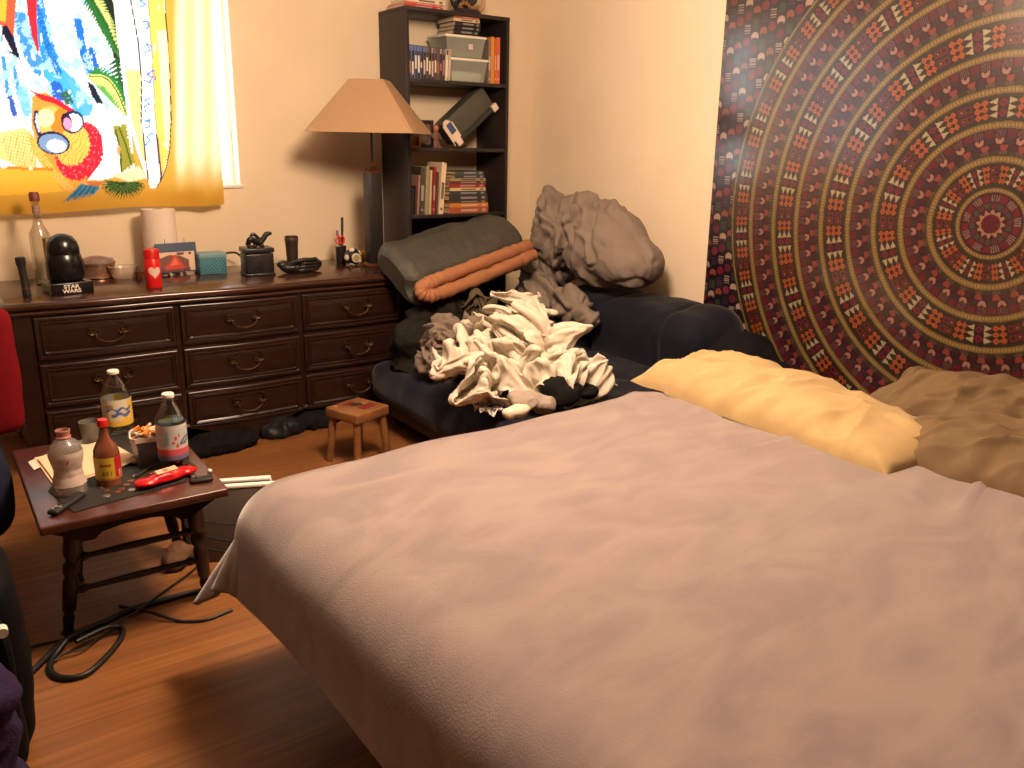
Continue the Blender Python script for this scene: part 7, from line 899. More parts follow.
# shelf two
fx = bx(407, 130); 
ph = thing('framed_photo', 'small dark picture frame leaning at the left of the second shelf', 'picture frame', (bx(420, 130, BY0 + .13), BY0 + .13, SH[1]))
g = G()
for a, b in [((-.09, 0, 0), (-.072, .015, .15)), ((.072, 0, 0), (.09, .015, .15)), ((-.072, 0, 0), (.072, .015, .018)), ((-.072, 0, .132), (.072, .015, .15))]: g.box2(a, b, .002)
mk('frame', g, m_bk, ph); g = G(); g.box2((-.072, .006, .018), (.072, .012, .132)); mk('picture', g, mat('dim_photo', (92, 74, 62), .5, var=.5, vscale=25), ph)
sb = thing('wooden_tray', 'small light wooden tray on its side at the left of the second shelf', 'tray', (bx(414, 144, BY0 + .04), BY0 + .04, SH[1]))
g = G(); g.box2((-.045, 0, 0), (.045, .05, .008), .002); g.box2((.033, 0, .008), (.045, .05, .06), .002); g.box2((-.045, .04, .008), (.033, .05, .05), .002); mk('tray_body', g, mat('honey_wood', (168, 108, 62), .5, var=.15, vscale=30), sb)
fg = thing('figurine', 'small pinkish figurine standing on the second bookcase shelf', 'figurine', (bx(436, 145, BY0 + .06), BY0 + .06, SH[1]))
m_fig = mat('pink_clay', (176, 104, 84), .6, var=.15, vscale=60)
g = G(); g.lathe([(.018, 0), (.02, .01), (.016, .05), (.02, .07), (.014, .086), (.007, .092)], n=16, sy=.7); g.tube([(-.018, 0, .078), (-.024, -.006, .055), (-.014, -.014, .045)], .005, 8); g.tube([(.018, 0, .078), (.026, -.006, .058), (.016, -.014, .045)], .005, 8); mk('body', g, mat('brown_clay', (104, 70, 56), .6), fg)
g = G(); g.ball((0, 0, .107), (.016, .016, .019), 3); mk('head', g, m_fig, fg)
cs = thing('equipment_case', 'dark grey case with white corner caps leaning across the second shelf', 'case', (bx(449, 146, BY0 + .04), BY0 + .03, SH[1]), 0)
M = Matrix.Translation((.048, 0, .014)) @ Matrix.Scale(1.16, 4) @ Matrix.Rotation(-math.radians(39), 4, 'Y')
m_case = mat('case_plastic', (70, 70, 60), .45, var=.08, vscale=20); m_cap = mat('case_cap', (220, 200, 178), .5)
g = G(); b = G(); b.box2((0, .012, .0), (.30, .10, .125), .008); g.add(b.v, b.f, M); mk('case_body', g, m_case, cs)
g = G(); b = G(); b.box2((-.002, 0, -.004), (.302, .012, .02), .003); g.add(b.v, b.f, M); mk('case_rail', g, mat('case_rail', (40, 40, 38), .4), cs)
g = G(); b = G(); b.prism([(-.006, .0), (.045, .0), (.052, .02), (.052, .1), (.03, .13), (.01, .13), (-.006, .11)], -.006, .0, Matrix(((1, 0, 0, 0), (0, 0, 1, .012), (0, 1, 0, 0), (0, 0, 0, 1)))); g.add(b.v, b.f, M); mk('corner_plate', g, m_cap, cs)
g = G(); b = G(); b.box2((.012, .002, .055), (.044, .0065, .11), .002); g.add(b.v, b.f, M); mk('blue_window', g, mat('case_blue', (64, 78, 120), .3), cs)
for xx in (.006, .272): g = G(); b = G(); b.box2((xx, -.006, -.012), (xx + .034, .016, .024), .004); g.add(b.v, b.f, M); mk('end_cap', g, m_cap, cs)
# shelf three: upright books, then a tall flat stack
x = BX0 + .03
for k, (t, h, c, ln, lb) in enumerate([(.012, .14, (40, 34, 34), .03, 'slim black book'), (.01, .15, (54, 40, 40), .04, 'slim dark brown book'), (.012, .205, (148, 110, 98), .06, 'thin dusty pink book'), (.026, .245, (74, 66, 54), .04, 'thick dark olive book'), (.02, .25, (150, 140, 104), .05, 'sage green book'), (.014, .23, (196, 172, 140), .05, 'slim cream book'), (.02, .245, (128, 40, 37), .05, 'red book'), (.012, .22, (90, 70, 60), .05, 'thin brown book'), (.03, .27, (224, 200, 168), .09, 'tall thick cream book')]):
    vbook('book', x, SH[2], t, h * 1.07, .17, c, lb + ' upright on the third shelf of the bookcase', 'book', 'upright books on the third shelf', lean=ln, hole=(k in (3, 6, 8))); x += t + .006
x = bx(449, 180); z = SH[2]; 
for k, (w_, t, c, lb) in enumerate([(.24, .027, (156, 84, 56), 'thick orange-red'), (.235, .02, (196, 122, 60), 'ochre'), (.225, .012, (70, 62, 44), 'thin olive'), (.235, .024, (60, 50, 52), 'dark brown with red patches'), (.225, .02, (52, 60, 58), 'slate green'), (.215, .014, (214, 184, 140), 'cream'), (.22, .018, (140, 50, 42), 'deep red'), (.222, .013, (92, 52, 44), 'maroon'), (.215, .012, (160, 140, 106), 'tan'), (.18, .016, (52, 58, 60), 'blue-grey'), (.17, .016, (62, 68, 62), 'grey green')]):
    w_ *= 1.13; t *= 1.22; hbook('book', x + (.0 if k < 9 else .04) + .004 * ((k * 7) % 3), z, w_, t, .17, c, lb + ' book in the third shelf flat stack, ' + ['at the bottom', 'second from the bottom', 'third from the bottom', 'fourth from the bottom', 'fifth from the bottom', 'sixth from the bottom', 'fifth from the top', 'fourth from the top', 'third from the top', 'second from the top', 'at the top'][k], 'book', 'flat stack of books on the third shelf', pages=(206, 180, 140)); z += t + .0004

# ------------------------------------------------------------------ table lamp on the dresser
_l = onz(375, 266, DH); LX, LY = _l.x, _l.y - .0
lamp = thing('table_lamp', 'tall lamp with tan pyramid shade and dark column on the dresser', 'lamp', (LX, LY, DH))
m_col = mat('lamp_column', (32, 28, 26), .4, var=.3, vscale=30, bump=.1, bscale=40); m_cop = mat('copper', (112, 70, 48), .35, .8)
zc = ztop((LX, LY, DH), 172) - DH; zs0 = ztop((LX, LY, DH), 133) - DH; zs1 = ztop((LX, LY, DH), 80) - DH
hw = .047
g = G(); g.lathe([(.062, 0), (.064, .01), (.058, .016), (.05, .02)], n=4 * 8); mk('base', g, m_cop, lamp)
g = G(); g.box2((-hw + .008, -hw + .008, .018), (hw - .008, hw - .008, zc), .008, 3); mk('column', g, m_col, lamp)
g = G(); g.lathe([(.055, 0), (.055, .008), (.03, .028), (.014, .034), (.012, .05), (.007, .054)], (0, 0, zc - .004), n=4, M=Matrix.Rotation(PI / 4, 4, 'Z')); mk('cap', g, m_cop, lamp, smooth=20)
g = G(); g.cyl((0, 0, zc + .04), (0, 0, zs0 + .06), .006); mk('stem', g, mat('dark_metal', (40, 34, 32), .35, .7), lamp)
g = G(); b_, t_ = .275, .088
def oct_(a, cut, zz): return [(a - cut, -a, zz), (a, -a + cut, zz), (a, a - cut, zz), (a - cut, a, zz), (-a + cut, a, zz), (-a, a - cut, zz), (-a, -a + cut, zz), (-a + cut, -a, zz)]
vs = oct_(b_, .02, zs0) + oct_(t_, .008, zs1) + oct_(b_ - .004, .02, zs0) + oct_(t_ - .004, .008, zs1)
fs = []
for k in range(8):
    k2 = (k + 1) % 8; fs += [(k, k2, 8 + k2, 8 + k), (16 + k2, 16 + k, 24 + k, 24 + k2), (k2, k, 16 + k, 16 + k2), (8 + k, 8 + k2, 24 + k2, 24 + k)]
g.add(vs, fs); sh = mk('lamp_shade', g, mat('tan_linen', (178, 143, 107), .8, var=.04, vscale=200, translucent=.15), lamp, smooth=0); sh.rotation_euler = (0, 0, math.radians(-40))
g = G(); g.ball((0, 0, zs0 + .1), (.03, .03, .042), 3); g.cyl((0, 0, zs0 + .03), (0, 0, zs0 + .07), .016); mk('bulb', g, mat('unlit_bulb', (226, 222, 212), .3), lamp)

# ------------------------------------------------------------------ stool
a0, a1, a2, a3 = [onz(px, py, .255) for px, py in ((328, 402), (353, 421), (386, 407), (362, 395))]
sc = (a0 + a1 + a2 + a3) / 4; ang = math.atan2((a2 - a1).y, (a2 - a1).x) * .75
st = thing('stool', 'small square wooden stool with painted red and yellow top beside the futon', 'stool', (sc.x, sc.y, 0), ang)
m_st = wood_mat('pine_stool', (110, 71, 38), (132, 90, 52), .45, (8, 1.4, 8), vs=4)
g = G(); g.box((0, 0, .232), (.205, .20, .046), .008, 3); mk('seat', g, m_st, st)
for sx in (-1, 1):
    for sy in (-1, 1):
        g = G(); g.cyl((sx * .094, sy * .09, 0), (sx * .078, sy * .074, .215), .0165, .0175, 16); mk('leg', g, m_st, st)
g = G(); zz = .2552
for mi, pts in enumerate([[(-.02, .035), (.03, .028), (.036, .05), (.012, .062), (-.03, .058)], [(-.012, .0), (.03, -.004), (.045, .02), (.02, .034), (-.02, .03)], [(.04, -.01), (.064, .004), (.055, .022), (.038, .016)], [(-.022, -.032), (.07, -.03), (.075, -.012), (-.016, -.014)], [(-.02, -.058), (.03, -.056), (.066, -.05), (.066, -.036), (-.018, -.036)], [(-.075, .06), (-.06, .058), (-.058, .07), (-.072, .074)]]):
    g.mi = [0, 1, 2, 0, 0, 3][mi]; g.prism([(x * .95, y * 1.1) for x, y in pts], zz, zz + .0012)
mk('painted_design', g, [mat('red_paint', (112, 22, 20), .5), mat('black_paint', (40, 36, 30), .5), mat('yellow_paint', (160, 122, 40), .5), mat('salmon_paint', (206, 120, 80), .5)], st, smooth=0)

# ------------------------------------------------------------------ coffee table
TX0, TX1, TY0, TY1, TZ = .15, .638, 2.32, 3.0, .42
tb = thing('coffee_table', 'small dark wood coffee table with turned legs, cluttered with bottles', 'table', ((TX0 + TX1) / 2, (TY0 + TY1) / 2, 0))
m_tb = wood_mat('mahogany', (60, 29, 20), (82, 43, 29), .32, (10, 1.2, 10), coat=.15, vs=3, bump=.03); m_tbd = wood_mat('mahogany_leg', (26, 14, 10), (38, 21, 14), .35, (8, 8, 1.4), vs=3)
hx, hy = (TX1 - TX0) / 2, (TY1 - TY0) / 2
g = G(); g.box((0, 0, TZ - .013), (hx * 2, hy * 2, .026), .006, 3); mk('tabletop', g, m_tb, tb)
lp_ = [(.02, 0), (.014, .04), (.017, .16), (.012, .2), (.02, .24), (.022, .5), (.016, .56), (.024, .6), (.024, .66), (.015, .7), (.026, .78), (.026, 1)]
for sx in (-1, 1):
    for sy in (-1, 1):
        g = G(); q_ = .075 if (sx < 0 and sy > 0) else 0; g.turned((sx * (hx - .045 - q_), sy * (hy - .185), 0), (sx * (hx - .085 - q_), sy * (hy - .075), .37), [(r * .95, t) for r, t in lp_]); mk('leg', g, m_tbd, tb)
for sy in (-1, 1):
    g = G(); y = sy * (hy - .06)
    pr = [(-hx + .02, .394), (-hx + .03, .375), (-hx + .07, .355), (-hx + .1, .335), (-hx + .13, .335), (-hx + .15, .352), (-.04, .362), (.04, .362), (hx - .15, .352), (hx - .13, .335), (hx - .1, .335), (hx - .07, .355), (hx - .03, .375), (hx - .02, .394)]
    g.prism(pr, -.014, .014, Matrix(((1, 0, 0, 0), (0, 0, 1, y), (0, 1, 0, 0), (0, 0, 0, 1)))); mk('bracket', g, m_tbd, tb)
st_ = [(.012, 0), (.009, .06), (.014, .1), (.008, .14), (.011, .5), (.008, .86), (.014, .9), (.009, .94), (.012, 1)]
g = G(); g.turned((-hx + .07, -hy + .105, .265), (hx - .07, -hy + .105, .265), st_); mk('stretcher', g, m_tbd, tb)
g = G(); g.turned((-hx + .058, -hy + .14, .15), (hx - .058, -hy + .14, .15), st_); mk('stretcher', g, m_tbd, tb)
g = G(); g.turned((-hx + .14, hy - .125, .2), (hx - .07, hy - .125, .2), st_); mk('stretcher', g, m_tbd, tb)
# ------------------------------------------------------------------ bed and blanket
BED = thing('bed', 'large low bed with a mattress under the grey plush blanket', 'bed', (1.55, 1.1, 0), BROT)
fx, hd, fy, ny = -.97, 1.0, .98, -.98      # foot, head, far side, near side in bed space
g = G(); g.box2((fx + .3, ny + .3, .14), (hd, fy - .3, .2), .01); mk('bed_frame', g, mat('dark_frame', (44, 34, 30), .5), BED)
for sx in (fx + .4, hd - .12):
    for sy in (ny + .4, fy - .4): g = G(); g.lathe([(.025, 0), (.03, .14)], (sx, sy, 0), 16); mk('leg', g, mat('dark_frame', (44, 34, 30), .5), BED)
g = G(); g.box2((fx + .075, ny + .06, .2), (hd - .005, fy - .06, BZ - .02), .09, 5); mk('mattress', g, mat('mattress_ticking', (120, 112, 106), .8), BED)
def blanket():
    ov_f, ov_s = .185, .19; rc = .16; r = .13
    x0, x1, y0, y1 = fx - ov_f, hd - .02, ny - ov_s, fy + ov_s
    nx, nyy = 330, 380
    X, Yg = np.meshgrid(np.linspace(x0, x1, nx), np.linspace(y0, y1, nyy), indexing='ij'); X = X.ravel(); Yg = Yg.ravel()
    ix0, ix1, iy0, iy1 = fx + rc, hd + .5, ny + rc, fy - rc
    qx = np.clip(X, ix0, ix1); qy = np.clip(Yg, iy0, iy1)
    vx = X - qx; vy = Yg - qy; ds = np.hypot(vx, vy); nxv = np.where(ds > 1e-6, vx / np.maximum(ds, 1e-6), 0); nyv = np.where(ds > 1e-6, vy / np.maximum(ds, 1e-6), 0)
    d = np.maximum(ds - (rc - r), 0); a = np.minimum(d / r, PI / 2); hang = np.maximum(d - r * PI / 2, 0)
    corner = np.abs(nxv * nyv) * 2
    out = np.minimum(ds, rc - r) + r * np.sin(a) + hang * (.10 + .40 * corner)
    th = np.arctan2(nyv, nxv)
    rip = hang * .10 * np.sin(th * 14 + .6) * corner
    out = out + rip
    # straight sides: shallow hanging waves
    along = np.where(np.abs(nxv) > .9, Yg, X)
    out = out + hang * .07 * np.sin(along * 7.3 + 1) * (1 - corner)
    Zb = BZ - r * (1 - np.cos(a)) - hang * (.97 - .1 * corner)
    Xo = qx + nxv * out; Yo = qy + nyv * out
    Q = np.stack([X, Yg, X * 0], 1)
    top = np.exp(-hang * 4)
    bulge = .022 * np.cos(np.clip((Yg - .1) / 1.1, -1, 1) * PI / 2) * sstep(fx, fx + .5, X)
    Wq = warp(Q, .12, 1.6, 3)
    u = (Wq[:, 0] * .85 + Wq[:, 1] * .5); v = (-Wq[:, 0] * .5 + Wq[:, 1] * .85)
    wr = .007 * pn(np.stack([u * 1.6, v * 4.6, u * 0], 1), 21) + .004 * pn(np.stack([u * 4, v * 9, u * 0], 1), 23) + .012 * pn(Q * 1.3, 22)
    rg = np.maximum(ridge(np.stack([u * 1.1, v * 4.2, u * 0], 1), 25) - .62, 0)
    wr = wr + .055 * rg * sstep(-.5, .5, pn(Q * .9, 26)) * sstep(-.6, .4, X)
    hv = np.maximum(ridge(np.stack([X * 1.4 + Yg * .5, Yg * 7 - X * 2.2, X * 0], 1), 31) - .55, 0) * sstep(.2, .6, X) * sstep(.1, -.5, Yg)
    wr = wr + .05 * hv
    Z = Zb + (bulge + wr) * top
    return np.stack([Xo, Yo, Z], 1), nx, nyy
V, nx, nyy = blanket()
def plush():
    m = mat('grey_plush', (150, 133, 128), .95, spec=.1, sheen=.6)
    N = m.node_tree.nodes; L = m.node_tree.links; b = N['Principled BSDF']; tc = [n for n in N if n.type == 'TEX_COORD'][0]
    mp = N.new('ShaderNodeMapping'); mp.inputs['Scale'].default_value = (1.2, 2.6, 2); mp.inputs['Rotation'].default_value = (0, 0, .5); L.new(tc.outputs['Object'], mp.inputs[0])
    nz = N.new('ShaderNodeTexNoise'); nz.inputs['Scale'].default_value = 2.6; nz.inputs['Detail'].default_value = 7; nz.inputs['Distortion'].default_value = 1.6; L.new(mp.outputs[0], nz.inputs[0])
    rp = N.new('ShaderNodeValToRGB'); rp.color_ramp.elements[0].position = .36; rp.color_ramp.elements[1].position = .62
    rp.color_ramp.elements[0].color = (*lin((122, 109, 108)), 1); rp.color_ramp.elements[1].color = (*lin((136, 122, 117)), 1)
    L.new(nz.outputs[0], rp.inputs[0]); L.new(rp.outputs[0], b.inputs['Base Color'])
    n2 = N.new('ShaderNodeTexNoise'); n2.inputs['Scale'].default_value = 260; L.new(tc.outputs['Object'], n2.inputs[0])
    bp = N.new('ShaderNodeBump'); bp.inputs['Strength'].default_value = .25; bp.inputs['Distance'].default_value = .004; L.new(n2.outputs[0], bp.inputs['Height']); L.new(bp.outputs[0], b.inputs['Normal'])
    return m
bl = gridobj('blanket', V, nx, nyy, plush(), loc=(1.55, 1.1, 0)); bl.rotation_euler = (0, 0, BROT)
md = bl.modifiers.new('thickness', 'SOLIDIFY'); md.thickness = .014; md.offset = 1
tag(bl, 'grey-mauve plush blanket spread over the bed, its corner hanging down', 'blanket')

# ------------------------------------------------------------------ pillows
def pillow(name, c, Ls, Ws, Hs, rz, m, seed, label, cat, tilt=(0, 0), amp=.012, shape=None, nu=150, nv=90, ex=2.6, eu=0):
    u, v = np.meshgrid(np.linspace(-1, 1, nu), np.linspace(-1, 1, nv), indexing='ij'); u = u.ravel(); v = v.ravel()
    prof = np.clip(1 - np.abs(u) ** (ex + eu), 0, 1) ** (.55 - .02 * eu) * np.clip(1 - np.abs(v) ** ex, 0, 1) ** .55
    x = v * Ws / 2 * (1 - .05 * np.abs(u) ** 3); y = u * Ls / 2 * (1 - .05 * (1 - np.abs(v) ** 2) * 0)
    Q = np.stack([x, y, x * 0], 1); W_ = warp(Q, .05, 6, seed)
    f1 = ridge(np.stack([W_[:, 0] * 5, W_[:, 1] * 10, W_[:, 0] * 0], 1), seed) - .5
    f2 = pn(W_ * 14, seed + 2)
    f3 = np.maximum(ridge(np.stack([W_[:, 0] * 9 + W_[:, 1] * 6, W_[:, 1] * 5, W_[:, 0] * 0], 1), seed + 4) - .4, 0)
    edge = sstep(0, .25, prof)
    zt = Hs * prof + (amp * f1 + amp * .4 * f2 + amp * 1.4 * f3) * edge
    x = x + .007 * pn(np.stack([y * 7, y * 0, y * 0], 1), seed + 6) * (np.abs(v) > .5); y = y + .006 * pn(np.stack([x * 7, x * 0 + 4, x * 0], 1), seed + 7) * (np.abs(u) > .5)
    if shape is not None: x, y, zt = shape(u, v, x, y, zt)
    top = np.stack([x, y, zt], 1); bot = np.stack([x, y, np.minimum(-.12 * Hs * prof * 0 - .002 + 0 * x, zt - .001)], 1)
    idx = np.arange(nu * nv).reshape(nu, nv)
    q = np.stack([idx[:-1, :-1], idx[1:, :-1], idx[1:, 1:], idx[:-1, 1:]], -1).reshape(-1, 4)
    bd = np.concatenate([idx[:-1, 0], idx[-1, :-1], idx[::-1, -1][:-1], idx[0, ::-1][:-1]])
    n = nu * nv; b2 = np.roll(bd, -1)
    g = G(); g.v = np.concatenate([top, bot]).tolist(); g.f = [tuple(r) for r in q.tolist()] + [tuple(r[::-1]) for r in (q + n).tolist()] + [(int(a), int(a + n), int(b + n), int(b)) for a, b in zip(bd, b2)]
    g.m = [0] * len(g.f)
    o = mk(name, g, m, None, c, (tilt[0], tilt[1], rz), smooth=80)
    return tag(o, label, cat)
m_yel = mat('mustard_cotton', (166, 140, 95), .85, var=.05, vscale=12, bump=.1, bscale=300, sheen=.2)
def ysh(u, v, x, y, z):
    z = z * (1 - .3 * sstep(.2, -1, u)); fl = sstep(.72, .8, u)                      # open case end: flattened and fanned out
    z = z * (1 - .45 * sstep(.86, 1, u)) + .006 * np.exp(-((u - .74) / .02) ** 2)
    x = x * (1 - .10 * np.exp(-((u - .74) / .05) ** 2)) - .05 * fl * 0
    y = y + .03 * fl * np.sin(v * 5)
    return x, y, z
pillow('pillow', (2.185, 1.575, BZ + .022), 1.0, .42, .13, math.radians(-3), m_yel, 41, 'long mustard yellow pillow lying across the head of the bed', 'pillow', tilt=(0, .05), amp=.013, shape=ysh, eu=3)
m_bro = mat('khaki_cotton', (98, 78, 52), .88, var=.06, vscale=10, bump=.1, bscale=300)
pillow('pillow', (2.33, .88, BZ + .02), .80, .48, .11, math.radians(4), m_bro, 55, 'khaki brown pillow lying flat behind the end of the yellow pillow', 'pillow', tilt=(0, .04), amp=.016)
pillow('pillow', (2.645, 1.13, BZ + .015), .84, .36, .13, math.radians(-2), m_bro, 67, 'crumpled khaki brown pillow propped against the tapestry behind the flat one', 'pillow', tilt=(0, -.32), amp=.02)

# ------------------------------------------------------------------ navy futon along the right wall
m_navy = mat('navy_cotton', (17, 19, 31), .8, spec=.2, var=.15, vscale=14, bump=.15, bscale=40, sheen=.15)
def soft(name, boxes, m, parent, disp, vox=.016, loc=(0, 0, 0)):
    g = G()
    for c, d, bv, *rot in boxes: g.box(c, d, bv, rot[0] if rot else None, 5)
    o = mk('tmp', g, m, smooth=0); md = o.modifiers.new('r', 'REMESH'); md.mode = 'VOXEL'; md.voxel_size = vox
    sm = o.modifiers.new('s', 'SMOOTH'); sm.iterations = 8
    bpy.context.view_layer.update(); me = ev_mesh(o); bpy.data.objects.remove(o)
    n = len(me.vertices); P = np.empty(n * 3, np.float32); N = np.empty(n * 3, np.float32)
    me.vertices.foreach_get('co', P); me.vertices.foreach_get('normal', N); P = P.reshape(-1, 3).astype(float); N = N.reshape(-1, 3).astype(float)
    P = P + disp(P, N) - np.array(loc); me.vertices.foreach_set('co', P.astype(np.float32).ravel()); me.update(); me.shade_smooth(); me.name = name
    o = bpy.data.objects.new(name, me); COL.objects.link(o); o.parent = parent; return o
FL = (2.45, 3.03, 0)
fu = thing('futon', 'navy blue futon with a puffy back along the right wall', 'futon', FL)
def nd(P, N):
    c = np.exp(-(((P[:, 0] - 2.1) * .5 + (P[:, 1] - 3) * .3) % .42 - .21) ** 2 / .0006)
    return N * (.012 * pn(P * 3, 61) + .008 * ridge(warp(P, .1, 2, 5) * np.array([3, 6, 3]), 62) - .008 * c)[:, None]
soft('seat_mattress', [((2.51, 3.04, .235), (1.50, 1.46, .2), .07)], m_navy, fu, nd, loc=FL)
g = G(); g.box2((-.62, -.7, .06), (.8, .7, .14), .01)
for sx in (-.55, .72):
    for sy in (-.62, .62): g.box2((sx - .03, sy - .03, 0), (sx + .03, sy + .03, .06), .004)
mk('futon_frame', g, mat('dark_frame', (44, 34, 30), .5), fu)
def nb(P, N):
    seam = np.exp(-((P[:, 1] - 3.32 + (P[:, 2] - .5) * .3) / .012) ** 2) + np.exp(-((P[:, 1] - 2.86) / .014) ** 2)
    return N * (.014 * pn(P * 3.2, 63) + .006 * pn(P * 9, 64) - .016 * seam)[:, None]
soft('back_cushion', [((3.08, 3.16, .46), (.42, 1.12, .36), .13, (0, -.12, 0))], m_navy, fu, nb, loc=FL)
bp_ = blob('cushion', [((3.12, 2.56, .40), (.2, .22, .17)), ((3.12, 2.42, .33), (.18, .2, .14))], mat('black_cotton', (13, 13, 17), .85, spec=.2, bump=.1, bscale=60), lambda P, N: folds(P, N, .014, 5, 71), label='black cushion slumped against the tapestry at the end of the futon', cat='cushion', zmin=.338)

# ------------------------------------------------------------------ things heaped on the futon
def at_y(px, py, y): return tuple(ony(px, py, y))
m_sheet = mat('white_cotton', (224, 212, 192), .85, bump=.05, bscale=200, translucent=.08)
frozen_cloth('bed_sheet', m_sheet, 'crumpled white bed sheet heaped on the navy futon', 'sheet', at=(2.02, 2.86, .338), sc=(1.12, 1.12, .80), wr=.009, wf=2.4)
m_gs = mat('taupe_sheet', (124, 110, 99), .85, var=.05, vscale=9, bump=.06, bscale=200)
def curve_folds(P, N, curves, lim):
    """raised cloth folds along curves traced on the front of the heap"""
    x, y = projA(P); out = np.zeros(len(P)); front = sstep(.05, .35, -(N @ (RM @ np.array([0, 0, 1.]))))
    for pts, w_, h_ in curves:
        S_ = spline([(a, b, 0) for a, b in pts], 6); A = np.array([(q.x, q.y) for q in S_]); d = np.full(len(P), 1e9)
        for k in range(len(A) - 1):
            v = A[k + 1] - A[k]; t = np.clip(((x - A[k, 0]) * v[0] + (y - A[k, 1]) * v[1]) / (v @ v + 1e-9), 0, 1)
            d = np.minimum(d, np.hypot(x - A[k, 0] - t * v[0], y - A[k, 1] - t * v[1]))
        out += h_ * (np.exp(-(d / w_) ** 2) - .55 * np.exp(-((d - 2.1 * w_) / (w_ * .8)) ** 2))
    return N * (out * front)[:, None]
GC = [([(572, 209), (560, 240), (556, 268), (564, 286), (586, 292)], 3.2, .030), ([(590, 208), (579, 236), (574, 262), (572, 280)], 3.0, .026), ([(552, 200), (546, 222), (534, 248), (527, 270)], 3.2, .028), ([(541, 216), (557, 228), (556, 252)], 2.6, .02),
      ([(520, 262), (545, 283), (568, 306)], 2.8, .018), ([(517, 272), (538, 298), (560, 312)], 2.6, .018), ([(517, 290), (524, 310)], 3, .014), ([(600, 204), (588, 216), (585, 240), (590, 262)], 2.6, .018), ([(606, 203), (622, 214), (640, 232), (652, 256)], 3.5, .010),
      ([(566, 214), (568, 240), (566, 262)], 2.2, .016), ([(586, 292), (610, 290), (640, 286)], 3., .016), ([(598, 300), (578, 312), (566, 322)], 2.6, .016), ([(612, 298), (596, 316), (584, 330)], 2.6, .014)]
def gd(P, N):
    W_ = warp(P, .05, 4, 91)
    return curve_folds(P, N, GC, 3) + (folds(W_, N, .024, 7, 92, along=(.1, -.6, -.8), k=.3, fine=.35) + folds(W_, N, .008, 17, 96, along=(.1, -.5, -.8), k=.4)) * (.3 + .7 * sstep(3.2, 3.5, P[:, 1])[:, None])
G_E = [(tuple(onx(606, 246, 3.02)), (.2, .27, .22)), (tuple(onx(628, 262, 3.02)), (.18, .2, .14)), (tuple(onx(568, 234, 3.0)), (.2, .2, .2)), (tuple(onx(552, 214, 3.05)), (.10, .09, .13)), (tuple(onx(549, 203, 3.05)), (.05, .05, .09)), (tuple(onx(548, 270, 2.98)), (.16, .16, .18)), (tuple(onx(585, 215, 3.02)), (.15, .16, .12)), (tuple(onx(605, 222, 3.05)), (.12, .14, .12)),
       (tuple(onx(540, 298, 2.84)), (.10, .17, .13)), (tuple(onx(570, 306, 2.82)), (.09, .15, .09)), (tuple(onx(588, 318, 2.80)), (.05, .09, .05)), (tuple(onx(524, 300, 2.86)), (.08, .10, .12))]
blob('fitted_sheet', G_E, m_gs, gd, vox=.0075, smooth=12, label='large taupe grey sheet bunched in the corner on the back of the futon', cat='sheet')
m_sh = mat('grey_shirt', (112, 97, 86), .9, var=.06, vscale=12); m_ol = mat('olive_shirt', (76, 66, 46), .9, var=.08, vscale=12)
def shd(P, N):
    x, y = projA(P); a = np.arctan2(y - 348, x - 446); r_ = np.hypot(x - 446, (y - 348) * 1.1)
    q = np.stack([r_ / 6.5 + .9 * np.sin(a + .6) + .5 * a, a * 1.1, r_ * .02], 1); q = warp(q, .35, .8, 5)
    return N * ((ridge(q, 101) + .4 * ridge(q * 2.1, 102) - .9) * .028)[:, None] + folds(P, N, .008, 14, 104)
blob('grey_shirt', [(at_y(448, 340, 3.26), (.125, .13, .12)), (at_y(438, 360, 3.26), (.10, .12, .09)), (at_y(464, 328, 3.28), (.09, .1, .07)), (at_y(455, 362, 3.28), (.12, .12, .11)), (at_y(445, 375, 3.28), (.1, .12, .06))], m_sh, shd, vox=.007, smooth=6, zmin=.335, label='grey shirt rolled in a ball at the left of the white sheet', cat='shirt')
frozen_cloth('olive_shirt', m_ol, 'olive green shirt crumpled between the sleeping bag and the white sheet', 'shirt', at=(at_y(484, 312, 3.5)[0], 3.5, .42), rz=1.9, sc=(1, 1, .9), wr=.004)
blob('jacket', [(at_y(416, 345, 3.58), (.12, .14, .13)), (at_y(418, 372, 3.56), (.14, .14, .11)), (at_y(440, 320, 3.66), (.2, .1, .12)), (at_y(520, 325, 3.68), (.2, .1, .12)), (at_y(480, 350, 3.66), (.3, .1, .14))], mat('dark_olive_nylon', (25, 22, 15), .75, spec=.2, var=.3, vscale=9), lambda P, N: folds(P, N, .03, 6, 108), vox=.012, smooth=4, zmin=.335, label='dark olive jacket bundled under the sleeping bag at the end of the futon', cat='jacket')
blob('tee_shirt', [(at_y(568, 395, 2.50), (.09, .05, .04)), (at_y(555, 388, 2.54), (.06, .05, .05)), (at_y(584, 391, 2.50), (.07, .05, .035))], mat('black_green_cotton', (15, 15, 12), .9, spec=.2), lambda P, N: folds(P, N, .018, 10, 111), vox=.007, smooth=3, zmin=.335, label='black tee shirt poking out from under the white sheet by the bed', cat='shirt')
blob('sock', [(at_y(528, 402, 2.46), (.07, .045, .04)), (at_y(542, 405, 2.44), (.06, .045, .035)), (at_y(516, 398, 2.5), (.04, .04, .035))], mat('grey_knit', (150, 136, 124), .95, bump=.2, bscale=150), lambda P, N: folds(P, N, .01, 12, 113), vox=.006, smooth=4, zmin=.335, label='grey sock lying between the white sheet and the bed', cat='sock')
blob('white_sock', [(at_y(518, 411, 2.42), (.05, .03, .026)), (at_y(510, 413, 2.42), (.03, .03, .024))], mat('white_knit', (226, 210, 184), .95), lambda P, N: folds(P, N, .006, 14, 115), vox=.005, smooth=4, zmin=.335, label='small white sock beside the patterned bandana', cat='sock')
